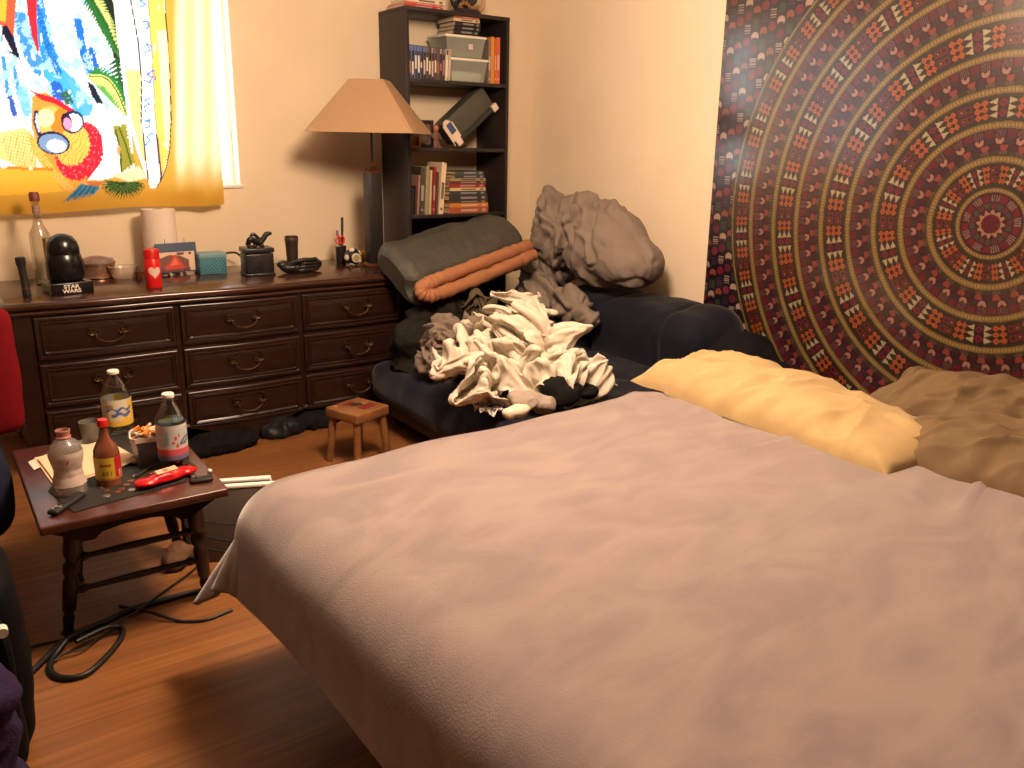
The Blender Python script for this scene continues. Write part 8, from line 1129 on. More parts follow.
# patterned bandana
c = onz(496, 411, .36)
n_ = 60; U, W_ = np.meshgrid(np.linspace(-1, 1, n_), np.linspace(-1, 1, n_), indexing='ij'); U = U.ravel(); W_ = W_.ravel()
Q = np.stack([U, W_, U * 0], 1)
V = np.stack([U * .085 + .02 * pn(Q * 2, 3), W_ * .06 + .02 * pn(Q * 2, 5), .03 + .028 * ridge(warp(Q, .3, 1.5, 7) * 1.6, 8)], 1)
V[:, 2] = np.maximum(V[:, 2], .004)
K = np.array(lin((232, 224, 214))) * np.ones((len(U), 1)); t = (np.hypot(fr(U * 3) - .5, fr(W_ * 3) - .5)); K[(t < .36) & (t > .2)] = lin((34, 36, 56)); K[t < .1] = lin((34, 36, 56)); K[(np.abs(fr(U * 3)) < .08) & (fr(W_ * 6) < .5)] = lin((40, 44, 70)); K[(np.abs(U + .2) < .22) & (np.abs(W_ + .1) < .3)] = lin((104, 118, 150))
b = gridobj('bandana', V, n_, n_, mat('bandana_print', attr='Col', rough=.85), K, loc=(c.x, c.y, .335), thick=.002)
tag(b, 'white bandana with dark blue pattern at the edge of the futon seat', 'bandana')

# ------------------------------------------------------------------ folded sleeping bag
p0 = Vector(at_y(409, 287, 3.62)); p1 = Vector(at_y(525, 246, 3.76)); p2 = Vector(at_y(394, 242, 3.86)); 
ux = (p1 - p0); Lb = ux.length; ux.normalize(); uz = (p2 - p0); uz = uz - ux * uz.dot(ux); Hb = uz.length; uz.normalize(); uy = uz.cross(ux)      # uy points to the back
sbg = thing('sleeping_bag', 'folded dark green sleeping bag with orange lining propped in front of the bookcase', 'sleeping bag', p0)
m_bag = mat('bag_shell', (58, 56, 48), .6, var=.08, vscale=8, bump=.15, bscale=50); m_lin = mat('bag_lining', (150, 98, 66), .75, var=.05, vscale=12, bump=.1, bscale=60)
ring = [Vector((a, b, 0)) for a, b in [(0, -.03), (.03, -.048), (.10, -.055), (.2, -.052), (Hb - .06, -.045), (Hb - .005, -.01), (Hb + .01, .045), (Hb - .02, .10), (.2, .105), (.05, .105), (-.06, .10), (-.07, .07), (-.02, .03)]]
R2 = spline(ring + ring[:1], 7)[:-1]; nr = len(R2); nu = 100; cen = sum(R2, Vector()) / nr
A = np.zeros((nu, nr + 1, 3))
for i in range(nu):
    t = i / (nu - 1); e = 1 - .35 * max(0, 1 - min(t, 1 - t) / .09) ** 2.2
    for j in range(nr + 1):
        q = R2[j % nr]; q = cen + (q - cen) * e; A[i, j] = np.array(ux) * t * Lb + np.array(uz) * q.x + np.array(uy) * q.y
Fp = A.reshape(-1, 3); dirs = Fp - np.repeat(np.array([(np.array(ux) * (i / (nu - 1)) * Lb + np.array(uz) * cen.x + np.array(uy) * cen.y) for i in range(nu)]), nr + 1, 0); dirs /= np.linalg.norm(dirs, axis=1)[:, None] + 1e-9
al = Fp @ np.array(ux)
Fp = Fp + dirs * (.015 * pn(Fp * 6, 121) + .006 * pn(Fp * np.array([16, 16, 16]), 122) - .002 * np.exp(-((al % .17 - .085) / .008) ** 2) + .006 * ridge(np.stack([al * 7, Fp @ np.array(uz) * 2, al * 0], 1), 123))[:, None]
g = G(); g.grid(Fp.reshape(nu, nr + 1, 3)); g.f.append(tuple(range(nr))[::-1]); g.f.append(tuple((nu - 1) * (nr + 1) + q for q in range(nr))); g.m += [0, 0]
mk('outer_shell', g, m_bag, sbg, smooth=70)
def at_b(t, up, back): return Vector(ux) * (t * Lb) + Vector(uz) * up + Vector(uy) * back
path = [at_b(.99, -.025, -.03), at_b(.8, -.030, -.034), at_b(.5, -.034, -.036), at_b(.2, -.038, -.036), at_b(.07, -.044, -.034), at_b(.02, -.068, -.026), at_b(.06, -.096, -.014), at_b(.2, -.102, -.008), at_b(.5, -.096, -.008), at_b(.8, -.086, -.008), at_b(.99, -.076, -.008)]
P_ = spline(path, 14); g = G()
g.tube(P_, [.034 + .0025 * math.sin(k * 1.35) + .0018 * math.sin(k * .53) for k in range(len(P_))], 18)
g2 = np.array([tuple(v) for v in g.v]); g2 = g2 + (np.array(uz) * .004)[None] * pn(g2 * 14, 7)[:, None] + (np.array(uy) * .004)[None] * pn(g2 * 18, 9)[:, None]; g.v = g2.tolist()
mk('lining', g, m_lin, sbg, smooth=80)
# ------------------------------------------------------------------ things on the dresser
def dz(px, py): return onz(px, py, DH)
def hgt(p, py): return ztop(p, py) - p[2]
m_blk = mat('gloss_black', (18, 17, 18), .22); m_mblk = mat('matt_black', (26, 24, 24), .6)
p = dz(27.5, 297); h = hgt(p, 257)
o = thing('flashlight', 'slim black flashlight standing on end at the left of the dresser', 'flashlight', p)
g = G(); g.turned((0, 0, 0), (-.006, 0, h * .78), [(.0145, 0), (.0165, .04), (.0165, .18), (.0145, .24), (.0145, .9), (.0155, 1)]); mk('barrel', g, m_mblk, o)
g = G(); g.turned((-.006, 0, h * .78), (-.0075, 0, h), [(.0155, 0), (.019, .25), (.019, .95), (.015, 1)]); mk('head', g, m_mblk, o)
g = G(); g.turned((-.0016, 0, h * .21), (-.0019, 0, h * .25), [(.0158, 0), (.0158, 1)]); mk('red_ring', g, mat('dark_red_plastic', (96, 30, 26), .5), o)
p = dz(46, 284); h = hgt(p, 192)
o = thing('bottle', 'tall clear glass bottle with a red-brown stopper at the back of the dresser', 'bottle', p); R_ = .043
g = G(); g.lathe([(R_ * .9, .0), (R_, .006), (R_, h * .50), (R_ * .94, h * .56), (R_ * .5, h * .65), (.017, h * .70), (.0145, h * .76), (.0145, h * .87), (.017, h * .88), (.017, h * .9), (.0145, h * .91)], n=36); mk('glass', g, clear_mat('clear_glass', (236, 236, 230), .16, .03), o)
g = G(); g.lathe([(.0152, h * .76), (.0152, h * .86)], n=24); mk('neck_label', g, mat('neck_label', (150, 120, 108), .6, var=.4, vscale=90), o)
g = G(); g.lathe([(.013, h * .9), (.021, h * .905), (.021, h * .97), (.017, h * 1.0)], n=24); mk('stopper', g, mat('red_brown_cap', (112, 52, 40), .5), o)
g = G(); g.lathe([(R_ * .8, .006), (R_ * .6, .02), (0, .028)], n=24); mk('punt', g, clear_mat('clear_glass_b', (214, 210, 196), .2, .05, fade=.1), o)
p = dz(62, 284); o = thing('box', 'beige cardboard box standing behind the black domed jar', 'box', p, .1)
g = G(); hh = hgt(p, 238); g.box((0, 0, hh / 2), (.10, .06, hh), .002); mk('carton', g, mat('cardboard', (150, 118, 84), .8, var=.06), o)
g = G(); g.box((.0, -.0306, hh * .55), (.08, .001, hh * .5), 0); mk('label_panel', g, mat('carton_print', (176, 146, 110), .7), o)
# black jar on a square plinth (plain stand-in)
p = dz(70.5, 293); s_ = m_of(p, 1)
o = thing('jar', 'glossy black domed jar on a square plinth with white lettering', 'jar', p, math.radians(8))
hp = hgt(p, 281); ht = hgt(p, 234); W_ = 39 * s_
g = G(); g.box((0, .03, hp / 2), (W_, W_ * .9, hp), .006, 3); mk('plinth', g, m_blk, o)
g = G(); hb = ht - hp; g.lathe([(W_ * .36, hp), (W_ * .43, hp + hb * .04), (W_ * .455, hp + hb * .18), (W_ * .45, hp + hb * .38), (W_ * .40, hp + hb * .54), (W_ * .37, hp + hb * .58)], (0, .03, 0), n=40, sy=.85); mk('body', g, m_blk, o)
g = G(); g.lathe([(W_ * .385, hp + hb * .57), (W_ * .39, hp + hb * .60), (W_ * .385, hp + hb * .70), (W_ * .34, hp + hb * .83), (W_ * .24, hp + hb * .94), (W_ * .10, hp + hb * .99), (0, ht)], (0, .03, 0), n=40, sy=.85); mk('lid', g, m_blk, o)
m_let = mat('white_lettering', (226, 214, 196), .5)
for k, t in enumerate(('STAR', 'WARS')):
    text_part('lettering', t, .021, m_let, o, Matrix.Translation((-.005, .03 - W_ * .45 - .001, hp * (.66 - .36 * k))) @ Matrix.Rotation(PI / 2, 4, 'X') @ Matrix.Scale(1.25, 4, (1, 0, 0)), bold=.0007)
p = dz(98, 277); rr = 17 * m_of(p, 1)
o = thing('food_tin', 'round brown and silver tin with a domed lid beside the black jar', 'tin', p)
g = G(); hh = hgt(p, 262); g.lathe([(rr * .95, 0), (rr * 1.02, .004), (rr, .012), (rr * .97, hh * .9), (rr * 1.0, hh * .95)], n=40); mk('tin_body', g, mat('tin_brown', (120, 82, 66), .3, .5, rgb2=(170, 130, 108), vscale=14, stretch=(1, 1, 14)), o)
g = G(); g.lathe([(rr * 1.03, hh * .93), (rr * 1.03, hh * 1.02), (rr * .8, hh * 1.2), (rr * .35, hh * 1.38), (0, hh * 1.42)], n=40); mk('tin_lid', g, mat('tin_lid', (134, 108, 96), .35, .5), o)
p = dz(124, 278); s_ = m_of(p, 1); hh = hgt(p, 266)
o = thing('tub', 'small cloudy plastic tub on the dresser between the tin and the red can', 'tub', p)
g = G(); g.lathe([(9.5 * s_, 0), (10 * s_, .003), (13 * s_, hh * .95), (13.6 * s_, hh * .96), (13.6 * s_, hh), (12.8 * s_, hh)], n=36, cap=False); g.lathe([(0, .001), (9.5 * s_, .001)], n=36, cap=False); mk('tub_wall', g, clear_mat('milky_plastic', (222, 206, 190), .1, .2, fade=.5), o)
q = Vector((p.x - .05, p.y + .11, DH)); o = thing('packet', 'small brown and white packet leaning behind the plastic tub', 'packet', q)
g = G(); g.box((0, 0, .045), (.065, .04, .09), .004); g.mi = 1; g.box((0, -.0205, .075), (.05, .002, .025), .0005); mk('wrapper', g, [mat('packet_white', (206, 184, 166), .6), mat('packet_brown', (104, 60, 52), .6)], o)
p = dz(139, 279); hh = hgt(p, 266); o = thing('bottle', 'tiny brown bottle right of the plastic tub', 'bottle', p)
g = G(); g.lathe([(.014, 0), (.015, .003), (.015, hh * .62), (.008, hh * .74)], n=20); mk('glass', g, mat('amber_glass', (92, 44, 30), .2), o); g = G(); g.lathe([(.009, hh * .74), (.009, hh)], n=20); mk('cap', g, mat('brown_cap', (110, 70, 56), .5), o)
p = dz(154.5, 287); hh = hgt(p, 249); r_ = 7.6 * m_of(p, 1); o = thing('spray_can', 'red spray can with a white heart label on the dresser', 'spray can', p)
m_red = mat('red_gloss', (206, 28, 26), .3)
g = G(); g.lathe([(r_ * .94, 0), (r_, .004), (r_, hh * .74), (r_ * .93, hh * .76)], n=36); mk('can_body', g, m_red, o)
g = G(); g.lathe([(r_ * .98, hh * .755), (r_ * .98, hh * .96), (r_ * .9, hh), (r_ * .3, hh * 1.01), (0, hh * 1.01)], n=36); mk('cap', g, mat('red_cap', (190, 24, 24), .4), o)
g = G()     # heart label wrapped on the can
ht_ = [(16 * math.sin(t) ** 3, 13 * math.cos(t) - 5 * math.cos(2 * t) - 2 * math.cos(3 * t) - math.cos(4 * t)) for t in np.linspace(0, 2 * PI, 40, endpoint=False)]
vs = [(r_ * 1.02 * math.sin(x / 16 * .8), -r_ * 1.02 * math.cos(x / 16 * .8), hh * .42 + y / 16 * hh * .17) for x, y in ht_] + [(r_ * 1.03 * math.sin(x / 16 * .4), -r_ * 1.03 * math.cos(x / 16 * .4), hh * .42 + y / 32 * hh * .17) for x, y in ht_] + [(0, -r_ * 1.04, hh * .42)]
g.add(vs, [(k, (k + 1) % 40, 40 + (k + 1) % 40, 40 + k) for k in range(40)] + [(40 + k, 40 + (k + 1) % 40, 80) for k in range(40)]); mk('heart_label', g, mat('heart_label', (216, 190, 176), .5), o)
p = dz(163, 273); p.y = min(p.y, 4.40); hh = ztop(p, 209) - DH; r_ = 15.5 * m_of(p, 1)
o = thing('paper_towel_roll', 'white paper towel roll standing against the wall behind the red can', 'paper roll', p)
g = G(); g.lathe([(r_ * .32, 0), (r_, 0), (r_, hh), (r_ * .32, hh), (r_ * .32, 0)], n=44, cap=False); mk('paper', g, mat('paper_towel', (232, 214, 194), .9, bump=.3, bscale=120), o, smooth=50)
g = G(); g.lathe([(r_ * .31, -.0), (r_ * .31, hh + .001), (r_ * .27, hh + .001), (r_ * .27, 0)], n=30, cap=False); mk('core', g, mat('cardboard', (150, 118, 84), .8), o)
p = dz(178, 275); s_ = m_of(p, 1); hh = hgt(p, 243)
o = thing('picture_stand', 'blue photo holder with a red picture on a small clear stand', 'picture frame', p, math.radians(6))
g = G(); zz = .014; g.box((0, 0, zz + (hh - zz) / 2), (40 * s_, .012, hh - zz), .002); mk('holder', g, mat('slate_blue', (66, 82, 104), .6), o)
n_ = 40; U, V_ = np.meshgrid(np.linspace(0, 1, n_), np.linspace(0, 1, n_), indexing='ij'); U = U.ravel(); V_ = V_.ravel()
K = np.ones((n_ * n_, 3)) * lin((228, 196, 170)); L_ = lambda *c: np.array(lin(c))
K[inpoly(U, V_, [(0, 0), (.84, 0), (.84, .55), (.6, .8), (.3, .86), (0, .7)])] = L_(120, 84, 76); K[inpoly(U, V_, [(.1, .1), (.75, .1), (.6, .5), (.45, .9), (.3, .5)])] = L_(206, 74, 62); K[inpoly(U, V_, [(.3, .3), (.55, .35), (.46, .7), (.4, .6)])] = L_(230, 120, 96); K[inpoly(U, V_, [(.0, .0), (.86, 0), (.86, .14), (.2, .1), (0, .3)])] = L_(110, 70, 66)
K[inell(U, V_, .88, .9, .04, .06)] = L_(60, 50, 50); K[inpoly(U, V_, [(.5, .84), (.7, .84), (.7, .96), (.5, .96)])] = L_(110, 70, 66)
VV = np.stack([(U - .5) * 35 * s_, U * 0 - .0068, zz + .006 + V_ * (hh - zz) * .66], 1)
gridobj('picture', VV, n_, n_, mat('picture_print', attr='Col', rough=.4), K, o, smooth=False)
for sx in (-.25, .22): g = G(); g.cyl((sx * 40 * s_, 0, hh - .012), (sx * 40 * s_, -.004, hh + .022), .0013, n=8); mk('wire_hook', g, m_mblk, o)
for sx in (-.2, .2): g = G(); g.box((sx * 40 * s_, 0, .008), (.012, .05, .016), .003); mk('clear_foot', g, clear_mat('milky_plastic', (222, 206, 190), .1, .2, fade=.5), o)
p = dz(213.5, 273.5); s_ = m_of(p, 1); hh = hgt(p, 253)
o = thing('trinket_box', 'small teal box with a diamond lattice pattern on the dresser', 'box', p, math.radians(2))
g = G(); g.box((0, .04, hh * .40), (26.5 * s_, .10, hh * .8), .003); mk('box_body', g, mat('teal_card', (80, 138, 152), .55), o)
g = G(); g.box((0, .04, hh * .88), (27.5 * s_, .104, hh * .22), .003); mk('box_lid', g, mat('teal_lid', (116, 148, 156), .5), o)
g = G(); w_ = 26.5 * s_ / 2; z0_, z1_ = .004, hh * .78
for k in range(-4, 9):
    for sd in (-1, 1):
        xa = -w_ + k * w_ / 4; pts = []
        for t in np.linspace(0, 1, 30):
            x = xa + sd * (t - (0 if sd > 0 else 1)) * 0 + (t if sd > 0 else 1 - t) * w_; z = z0_ + t * (z1_ - z0_)
            if -w_ < x < w_: pts.append((x, -.0105, z))
        if len(pts) > 2: g.tube(pts, .0013, 5)
mk('lattice', g, mat('teal_dark', (38, 84, 92), .6), o)
g = G(); c = dz(250, 268)
g.tube(spline([(c.x - .14, c.y + .06, DH + .07), (c.x - .05, c.y + .07, DH + .075), (c.x + .0, c.y + .05, DH + .03), (c.x + .06, c.y + .06, DH + .012), (c.x + .10, c.y + .1, DH + .006), (c.x + .16, c.y + .12, DH + .006)], 8), .0055, 8)
g.v = [(v[0] - c.x, v[1] - c.y, v[2] - DH) for v in g.v]
tag(mk('cable', g, m_mblk, None, (c.x, c.y, DH)), 'black cable curling over the teal box on the dresser', 'cable')
g = G(); g.prism([(-.06, -.03), (.05, -.036), (.07, .0), (.05, .03), (-.05, .03)], 0, .012); g.prism([(-.05, -.03), (.04, -.03), (.06, .0), (.04, .026), (-.04, .03)], .012, .026)
tag(mk('wallet', g, mat('grey_blue_leather', (84, 84, 92), .5), None, (c.x + .02, c.y + .0, DH)), 'flat grey wallet lying between the teal box and the black cube', 'wallet')
# black cube box with sculpted ornament lid
p = dz(261, 276.5); s_ = m_of(p, 1); hh = hgt(p, 248); W_ = 27.5 * s_
o = thing('trinket_box', 'black stone-look cube box with a small sculpted creature on its lid', 'box', p, math.radians(-4))
m_st2 = mat('black_soapstone', (30, 28, 27), .3, var=.5, vscale=25, bump=.25, bscale=45)
g = G(); g.box((0, W_ * .4, hh * .4), (W_, W_ * .9, hh * .8), .006, 3); g.box((0, W_ * .4, .008), (W_ * 1.06, W_ * .96, .016), .004); mk('box_body', g, m_st2, o)
g = G(); g.box((0, W_ * .4, hh * .91), (W_ * 1.06, W_ * .96, hh * .17), .006, 3); mk('box_lid', g, m_st2, o)
g = G(); zz = hh; yy = W_ * .4
g.tube(spline([(-.045, yy - .02, zz + .012), (-.035, yy - .03, zz + .04), (-.01, yy - .02, zz + .03), (.015, yy - .01, zz + .02), (.035, yy - .01, zz + .04), (.05, yy - .01, zz + .06), (.062, yy - .014, zz + .062)], 6), [.016 - .008 * abs(k / 36 - .4) for k in range(37)], 10)
g.ball((.064, yy - .014, zz + .064), (.014, .01, .010), 2); g.tube(spline([(-.03, yy, zz + .03), (-.015, yy, zz + .062), (.005, yy, zz + .05), (.02, yy, zz + .03)], 5), .008, 8)
for x in (-.04, -.015, .02): g.ball((x, yy - .03, zz + .008), (.013, .012, .010), 2)
mk('creature', g, mat('pewter_dark', (44, 40, 38), .3, .4), o)
p = dz(293, 270); hh = hgt(p, 236); r_ = 6.6 * m_of(p, 1)
o = thing('tumbler', 'dark brown tumbler standing behind the black leather glove', 'tumbler', p)
g = G(); g.lathe([(r_ * .8, 0), (r_ * .84, hh * .3), (r_ * .92, hh * .7), (r_ * 1.0, hh * .93), (r_ * .98, hh), (r_ * .9, hh), (r_ * .86, hh * .8), (0, hh * .78)], n=30); mk('cup', g, mat('smoked_brown', (54, 40, 32), .35, var=.2, vscale=20), o)
g = G(); g.lathe([(r_ * 1.01, hh * .88), (r_ * 1.03, hh * .90), (r_ * 1.03, hh * .93), (r_ * 1.0, hh * .95)], n=30); mk('rim_band', g, mat('smoked_rim', (74, 56, 44), .3), o)
# leather glove lying on its side
p = dz(302, 273); s_ = m_of(p, 1)
gl = thing('glove', 'black leather glove lying crumpled right of the black cube box', 'glove', p, math.radians(6))
m_lea = mat('black_leather', (28, 24, 22), .4, bump=.3, bscale=70)
def gd2(P, N): return folds(P, N, .006, 16, 131, fine=.3)
blob('palm', [((-.03, .02, .03), (.06, .04, .028)), ((.03, .02, .032), (.055, .045, .03)), ((.075, .02, .036), (.045, .04, .032)), ((-.075, .02, .03), (.035, .03, .024)), ((-.085, .03, .045), (.03, .025, .02))], m_lea, gd2, vox=.005, smooth=4, zmin=.001, parent=gl)
for k in range(4):
    g = G(); y = -.015 - .004 * k; z = .014 + .017 * k
    g.tube(spline([(-.05 + .012 * k, y + .02, z), (.0, y - .004, z + .004), (.05, y, z + .002), (.09 - .012 * (k % 2), y + .012, z + .004)], 5), [.011] * 14 + [.009, .006], 10); mk('finger', g, m_lea, gl)
g = G(); g.tube(spline([(-.06, -.01, .05), (-.03, -.03, .066), (.01, -.03, .07), (.04, -.022, .066)], 5), [.011] * 14 + [.009, .006], 10); mk('thumb', g, m_lea, gl)
# pen cup, football clock, yellow thing
p = dz(341.5, 263); hh = hgt(p, 246); o = thing('pen_cup', 'small dark pen cup behind the black and white football clock', 'cup', p)
g = G(); g.lathe([(.026, 0), (.028, .004), (.03, hh), (.027, hh), (.025, .008), (0, .008)], n=28); mk('cup', g, mat('dark_tin', (46, 40, 40), .4, .4), o)
for nm, lb, a, c, hh2 in [('marker', 'dark marker pen standing highest in the pen cup', (.010, .004), (46, 36, 44), hgt(p, 219)), ('pen', 'white pen standing in the pen cup', (-.018, -.006), (214, 200, 190), hgt(p, 238)), ('marker', 'grey marker standing at the back of the pen cup', (-.006, .014), (110, 104, 108), hgt(p, 232))]:
    o2 = thing(nm, lb, 'pen', (p.x + a[0] * .5, p.y + a[1] * .5, DH + .009)); g = G(); g.turned((0, 0, 0), (a[0] * 1.2, a[1], hh2), [(.004, 0), (.006, .06), (.0062, .66), (.0055, .67)]); mk('barrel', g, mat('pen_%d' % c[0], c, .4), o2)
    g = G(); g.turned((a[0] * .8, a[1] * .67, hh2 * .67), (a[0] * 1.2, a[1], hh2), [(.0072, 0), (.0074, .9), (.005, 1)]); mk('cap', g, mat('pen_%d' % c[0], c, .4), o2)
o2 = thing('scissors', 'red-handled scissors standing in the pen cup', 'scissors', (p.x - .008, p.y - .012, DH + .009))
g = G(); g.prism([(-.006, 0), (.004, 0), (.006, .1), (-.008, .1)], -.0015, .0015, Matrix.Rotation(PI / 2, 4, 'X')); mk('blade', g, mat('steel', (170, 170, 170), .3, .9), o2)
for sx in (-1, 1): g = G(); g.tube([(sx * .011 + .013 * math.cos(a), 0, .118 + .02 * math.sin(a)) for a in np.linspace(0, 2 * PI, 18, endpoint=False)], .0048, 8, True); mk('handle', g, mat('red_handle', (206, 50, 38), .4), o2)
p = dz(353, 265.5); r_ = 8.6 * m_of(p, 1); o = thing('clock', 'small black and white football-shaped clock beside the lamp base', 'clock', (p.x, p.y, DH))
g = G(); g.ball((0, 0, r_), r_, 4); mk('case', g, mat('football_black', (28, 26, 28), .35), o)
g = G()
for a in range(5):
    t = 2 * PI * a / 5 + .6; d = Vector((math.cos(t) * .86, -.35, math.sin(t) * .86)).normalized()
    M = Matrix.Translation(Vector((0, 0, r_)) + d * r_ * .93) @ d.to_track_quat('Z', 'Y').to_matrix().to_4x4(); g.lathe([(r_ * .36, 0), (r_ * .33, r_ * .1), (0, r_ * .13)], n=6, M=M)
mk('white_panels', g, mat('football_white', (214, 200, 186), .4), o, smooth=0)
g = G(); g.turned((0, -r_ * .8, r_), (0, -r_ * 1.06, r_), [(r_ * .52, 0), (r_ * .52, .9), (r_ * .46, 1)]); mk('dial_ring', g, mat('football_white', (214, 200, 186), .4), o)
g = G(); g.turned((0, -r_ * 1.05, r_), (0, -r_ * 1.075, r_), [(r_ * .4, 0), (r_ * .4, 1)]); mk('dial', g, mat('dial_olive', (148, 140, 92), .4), o)
p = dz(365, 259); o = tag(blob('tape_roll', [((p.x, p.y + .02, DH + .026), (.024, .018, .026))], mat('yellow_plastic', (222, 170, 36), .4), lambda P, N: N * 0, vox=.004, smooth=2, zmin=DH), 'yellow round object tucked between the football clock and the lamp', 'toy')

# ------------------------------------------------------------------ things on the coffee table
def tz(px, py): return onz(px, py, TZ)
m_pet = clear_mat('clear_pet', (232, 238, 238), .13, .04); m_cap = mat('white_cap', (232, 226, 214), .45)
def label_band(prof_r, z0, z1, paint, name, parent, key, n=72, m=28):
    th, v = np.meshgrid(np.linspace(0, 2 * PI, n), np.linspace(0, 1, m), indexing='ij'); th = th.ravel(); v = v.ravel()
    r = prof_r + .0006; V = np.stack([r * np.cos(th), r * np.sin(th), z0 + v * (z1 - z0)], 1)
    u = ((th - 1.5 * PI + PI) % (2 * PI)) - PI       # 0 towards -Y
    return gridobj(name, V, n, m, mat(key, attr='Col', rough=.4, translucent=.15), paint(u, v), parent)
def pet(px, py, ptop, rpx, label, paint, z0f, z1f, key, tint=None, liquid=None, rot=0.):
    p = tz(px, py); h = hgt(p, ptop); r = rpx * m_of(p, 1)
    o = thing('soda_bottle', label, 'bottle', p, rot)
    g = G(); pr = [(r * .55, .004), (r * .8, 0), (r * .97, .012), (r, .03), (r * .97, h * .10), (r, h * .14), (r, h * z0f), (r * .985, h * (z0f + .01)), (r * .985, h * (z1f - .01)), (r, h * z1f), (r * .97, h * (z1f + .05)), (r * .78, h * .74), (r * .55, h * .83), (r * .36, h * .895), (r * .31, h * .92), (r * .31, h * .935), (r * .42, h * .938), (r * .42, h * .944), (r * .30, h * .946)]
    g.lathe(pr, n=40, cap=False); g.lathe([(0, .02), (r * .3, .012), (r * .55, .004)], n=40, cap=False); mk('bottle_body', g, m_pet, o)
    g = G(); g.lathe([(r * .40, h * .946), (r * .41, h * .95), (r * .41, h * .99), (r * .36, h), (0, h)], n=32); mk('cap', g, m_cap, o)
    label_band(r, h * z0f, h * z1f, paint, 'label', o, key)
    if liquid: g = G(); g.lathe([(r * .9, .006), (r * .94, .03), (r * .94, h * liquid), (0, h * liquid)], n=36); mk('water', g, clear_mat('water_body', (226, 236, 240), .06, .02), o)
    return o
Lc = lambda *c: np.array(lin(c))
def lab_y(u, v):
    C = np.ones((len(u), 3)) * Lc(214, 204, 180); w = u + .25 * np.sin(v * 6)
    C[(w > .35) | (v < .22)] = Lc(226, 184, 74); C[(v < .34) & (v > .24) & (np.sin(u * 11) > 0)] = Lc(236, 206, 120)
    s_ = (np.abs(v - .64 - .05 * np.sin(u * 9)) < .05) & (np.abs(u) < .95); C[s_] = Lc(64, 88, 150); s_ = (np.abs(v - .44 - .05 * np.sin(u * 8 + 2)) < .06) & (np.abs(u - .1) < .7); C[s_] = Lc(70, 96, 160)
    C[inell(u, v, -.7, .75, .25, .1)] = Lc(150, 140, 120); C[v > .94] = Lc(200, 196, 180); return C
def lab_p(u, v):
    C = np.ones((len(u), 3)) * Lc(196, 198, 196); C[v < .30] = Lc(206, 92, 98); C[v < .14] = Lc(110, 112, 146)
    for a, b, r1 in ((.0, .62, .11), (-.16, .5, .1), (.1, .42, .1), (.22, .7, .06)): C[inell(u, v, a, b, r1, .06)] = Lc(196, 60, 66)
    C[inpoly(u, v, [(-.75, .42), (-.45, .42), (-.4, .84), (-.7, .84)])] = Lc(140, 176, 170); C[inell(u, v, .72, .54, .42, .09, 12)] = Lc(46, 60, 92); C[inell(u, v, .72, .54, .26, .03, 12)] = Lc(206, 206, 206)
    C[(v > .92)] = Lc(214, 206, 196); C[np.abs(v - .32) < .02] = Lc(232, 200, 196); return C
pet(120, 433, 370, 13.6, 'clear soda bottle with a white cap and yellow label at the back of the table', lab_y, .17, .58, 'label_yellow')
pet(175, 468, 393, 14.2, 'clear soda bottle with a white cap and pink label at the right of the table', lab_p, .17, .62, 'label_pink', liquid=.66)
# juice bottle without its cap
p = tz(71, 493); h = hgt(p, 430); r = 15.5 * m_of(p, 1)
o = thing('juice_bottle', 'open clear contoured plastic bottle with a pale wrapper at the front of the table', 'bottle', p)
g = G(); g.lathe([(r * .8, .004), (r * .95, 0), (r, .01), (r, h * .16), (r * .95, h * .20), (r * .82, h * .32), (r * .80, h * .40), (r * .92, h * .52), (r, h * .62), (r * .98, h * .70), (r * .82, h * .79), (r * .5, h * .855), (r * .41, h * .875), (r * .41, h * .90)], n=40, cap=False); g.lathe([(0, .012), (r * .5, .01), (r * .8, .004)], n=40, cap=False); mk('bottle_body', g, clear_mat('hazy_pet', (226, 220, 212), .14, .06, fade=.16), o)
g = G(); g.lathe([(r * .44, h * .885), (r * .45, h * .90), (r * .40, h * .91), (r * .40, h * .97), (r * .43, h * .975), (r * .43, h), (r * .36, h), (r * .35, h * .9)], n=32, cap=False); mk('neck', g, mat('coral_neck', (196, 128, 112), .35, trans=.3), o)
n_, m_ = 80, 40; th, v = np.meshgrid(np.linspace(0, 2 * PI, n_), np.linspace(0, 1, m_), indexing='ij'); th = th.ravel(); v = v.ravel()
zz = h * (.17 + .52 * v); rr = np.interp(zz / h, [.16, .20, .32, .40, .52, .62, .7], [1, .95, .82, .80, .92, 1, .98]) * r + .0012 + .0012 * pn(np.stack([np.cos(th) * 2, np.sin(th) * 2, v * 5], 1), 6)
u = ((th - 1.5 * PI + PI) % (2 * PI)) - PI; K = np.ones((len(u), 3)) * Lc(206, 188, 176); K[np.abs(v - .3 - .03 * np.sin(u * 3)) < .02] = Lc(180, 156, 146); K[np.abs(v - .62 + .03 * np.sin(u * 2)) < .02] = Lc(222, 206, 196)
K[inell(u, v, -.1, .72, .24, .12)] = Lc(214, 200, 194); K[inpoly(u, v, [(-.22, .66), (-.05, .7), (.08, .82), (-.04, .8), (-.16, .72)])] = Lc(190, 44, 40)
gridobj('wrapper', np.stack([rr * np.cos(th), rr * np.sin(th), zz], 1), n_, m_, mat('wrapper_print', attr='Col', rough=.35, translucent=.2), K, o)
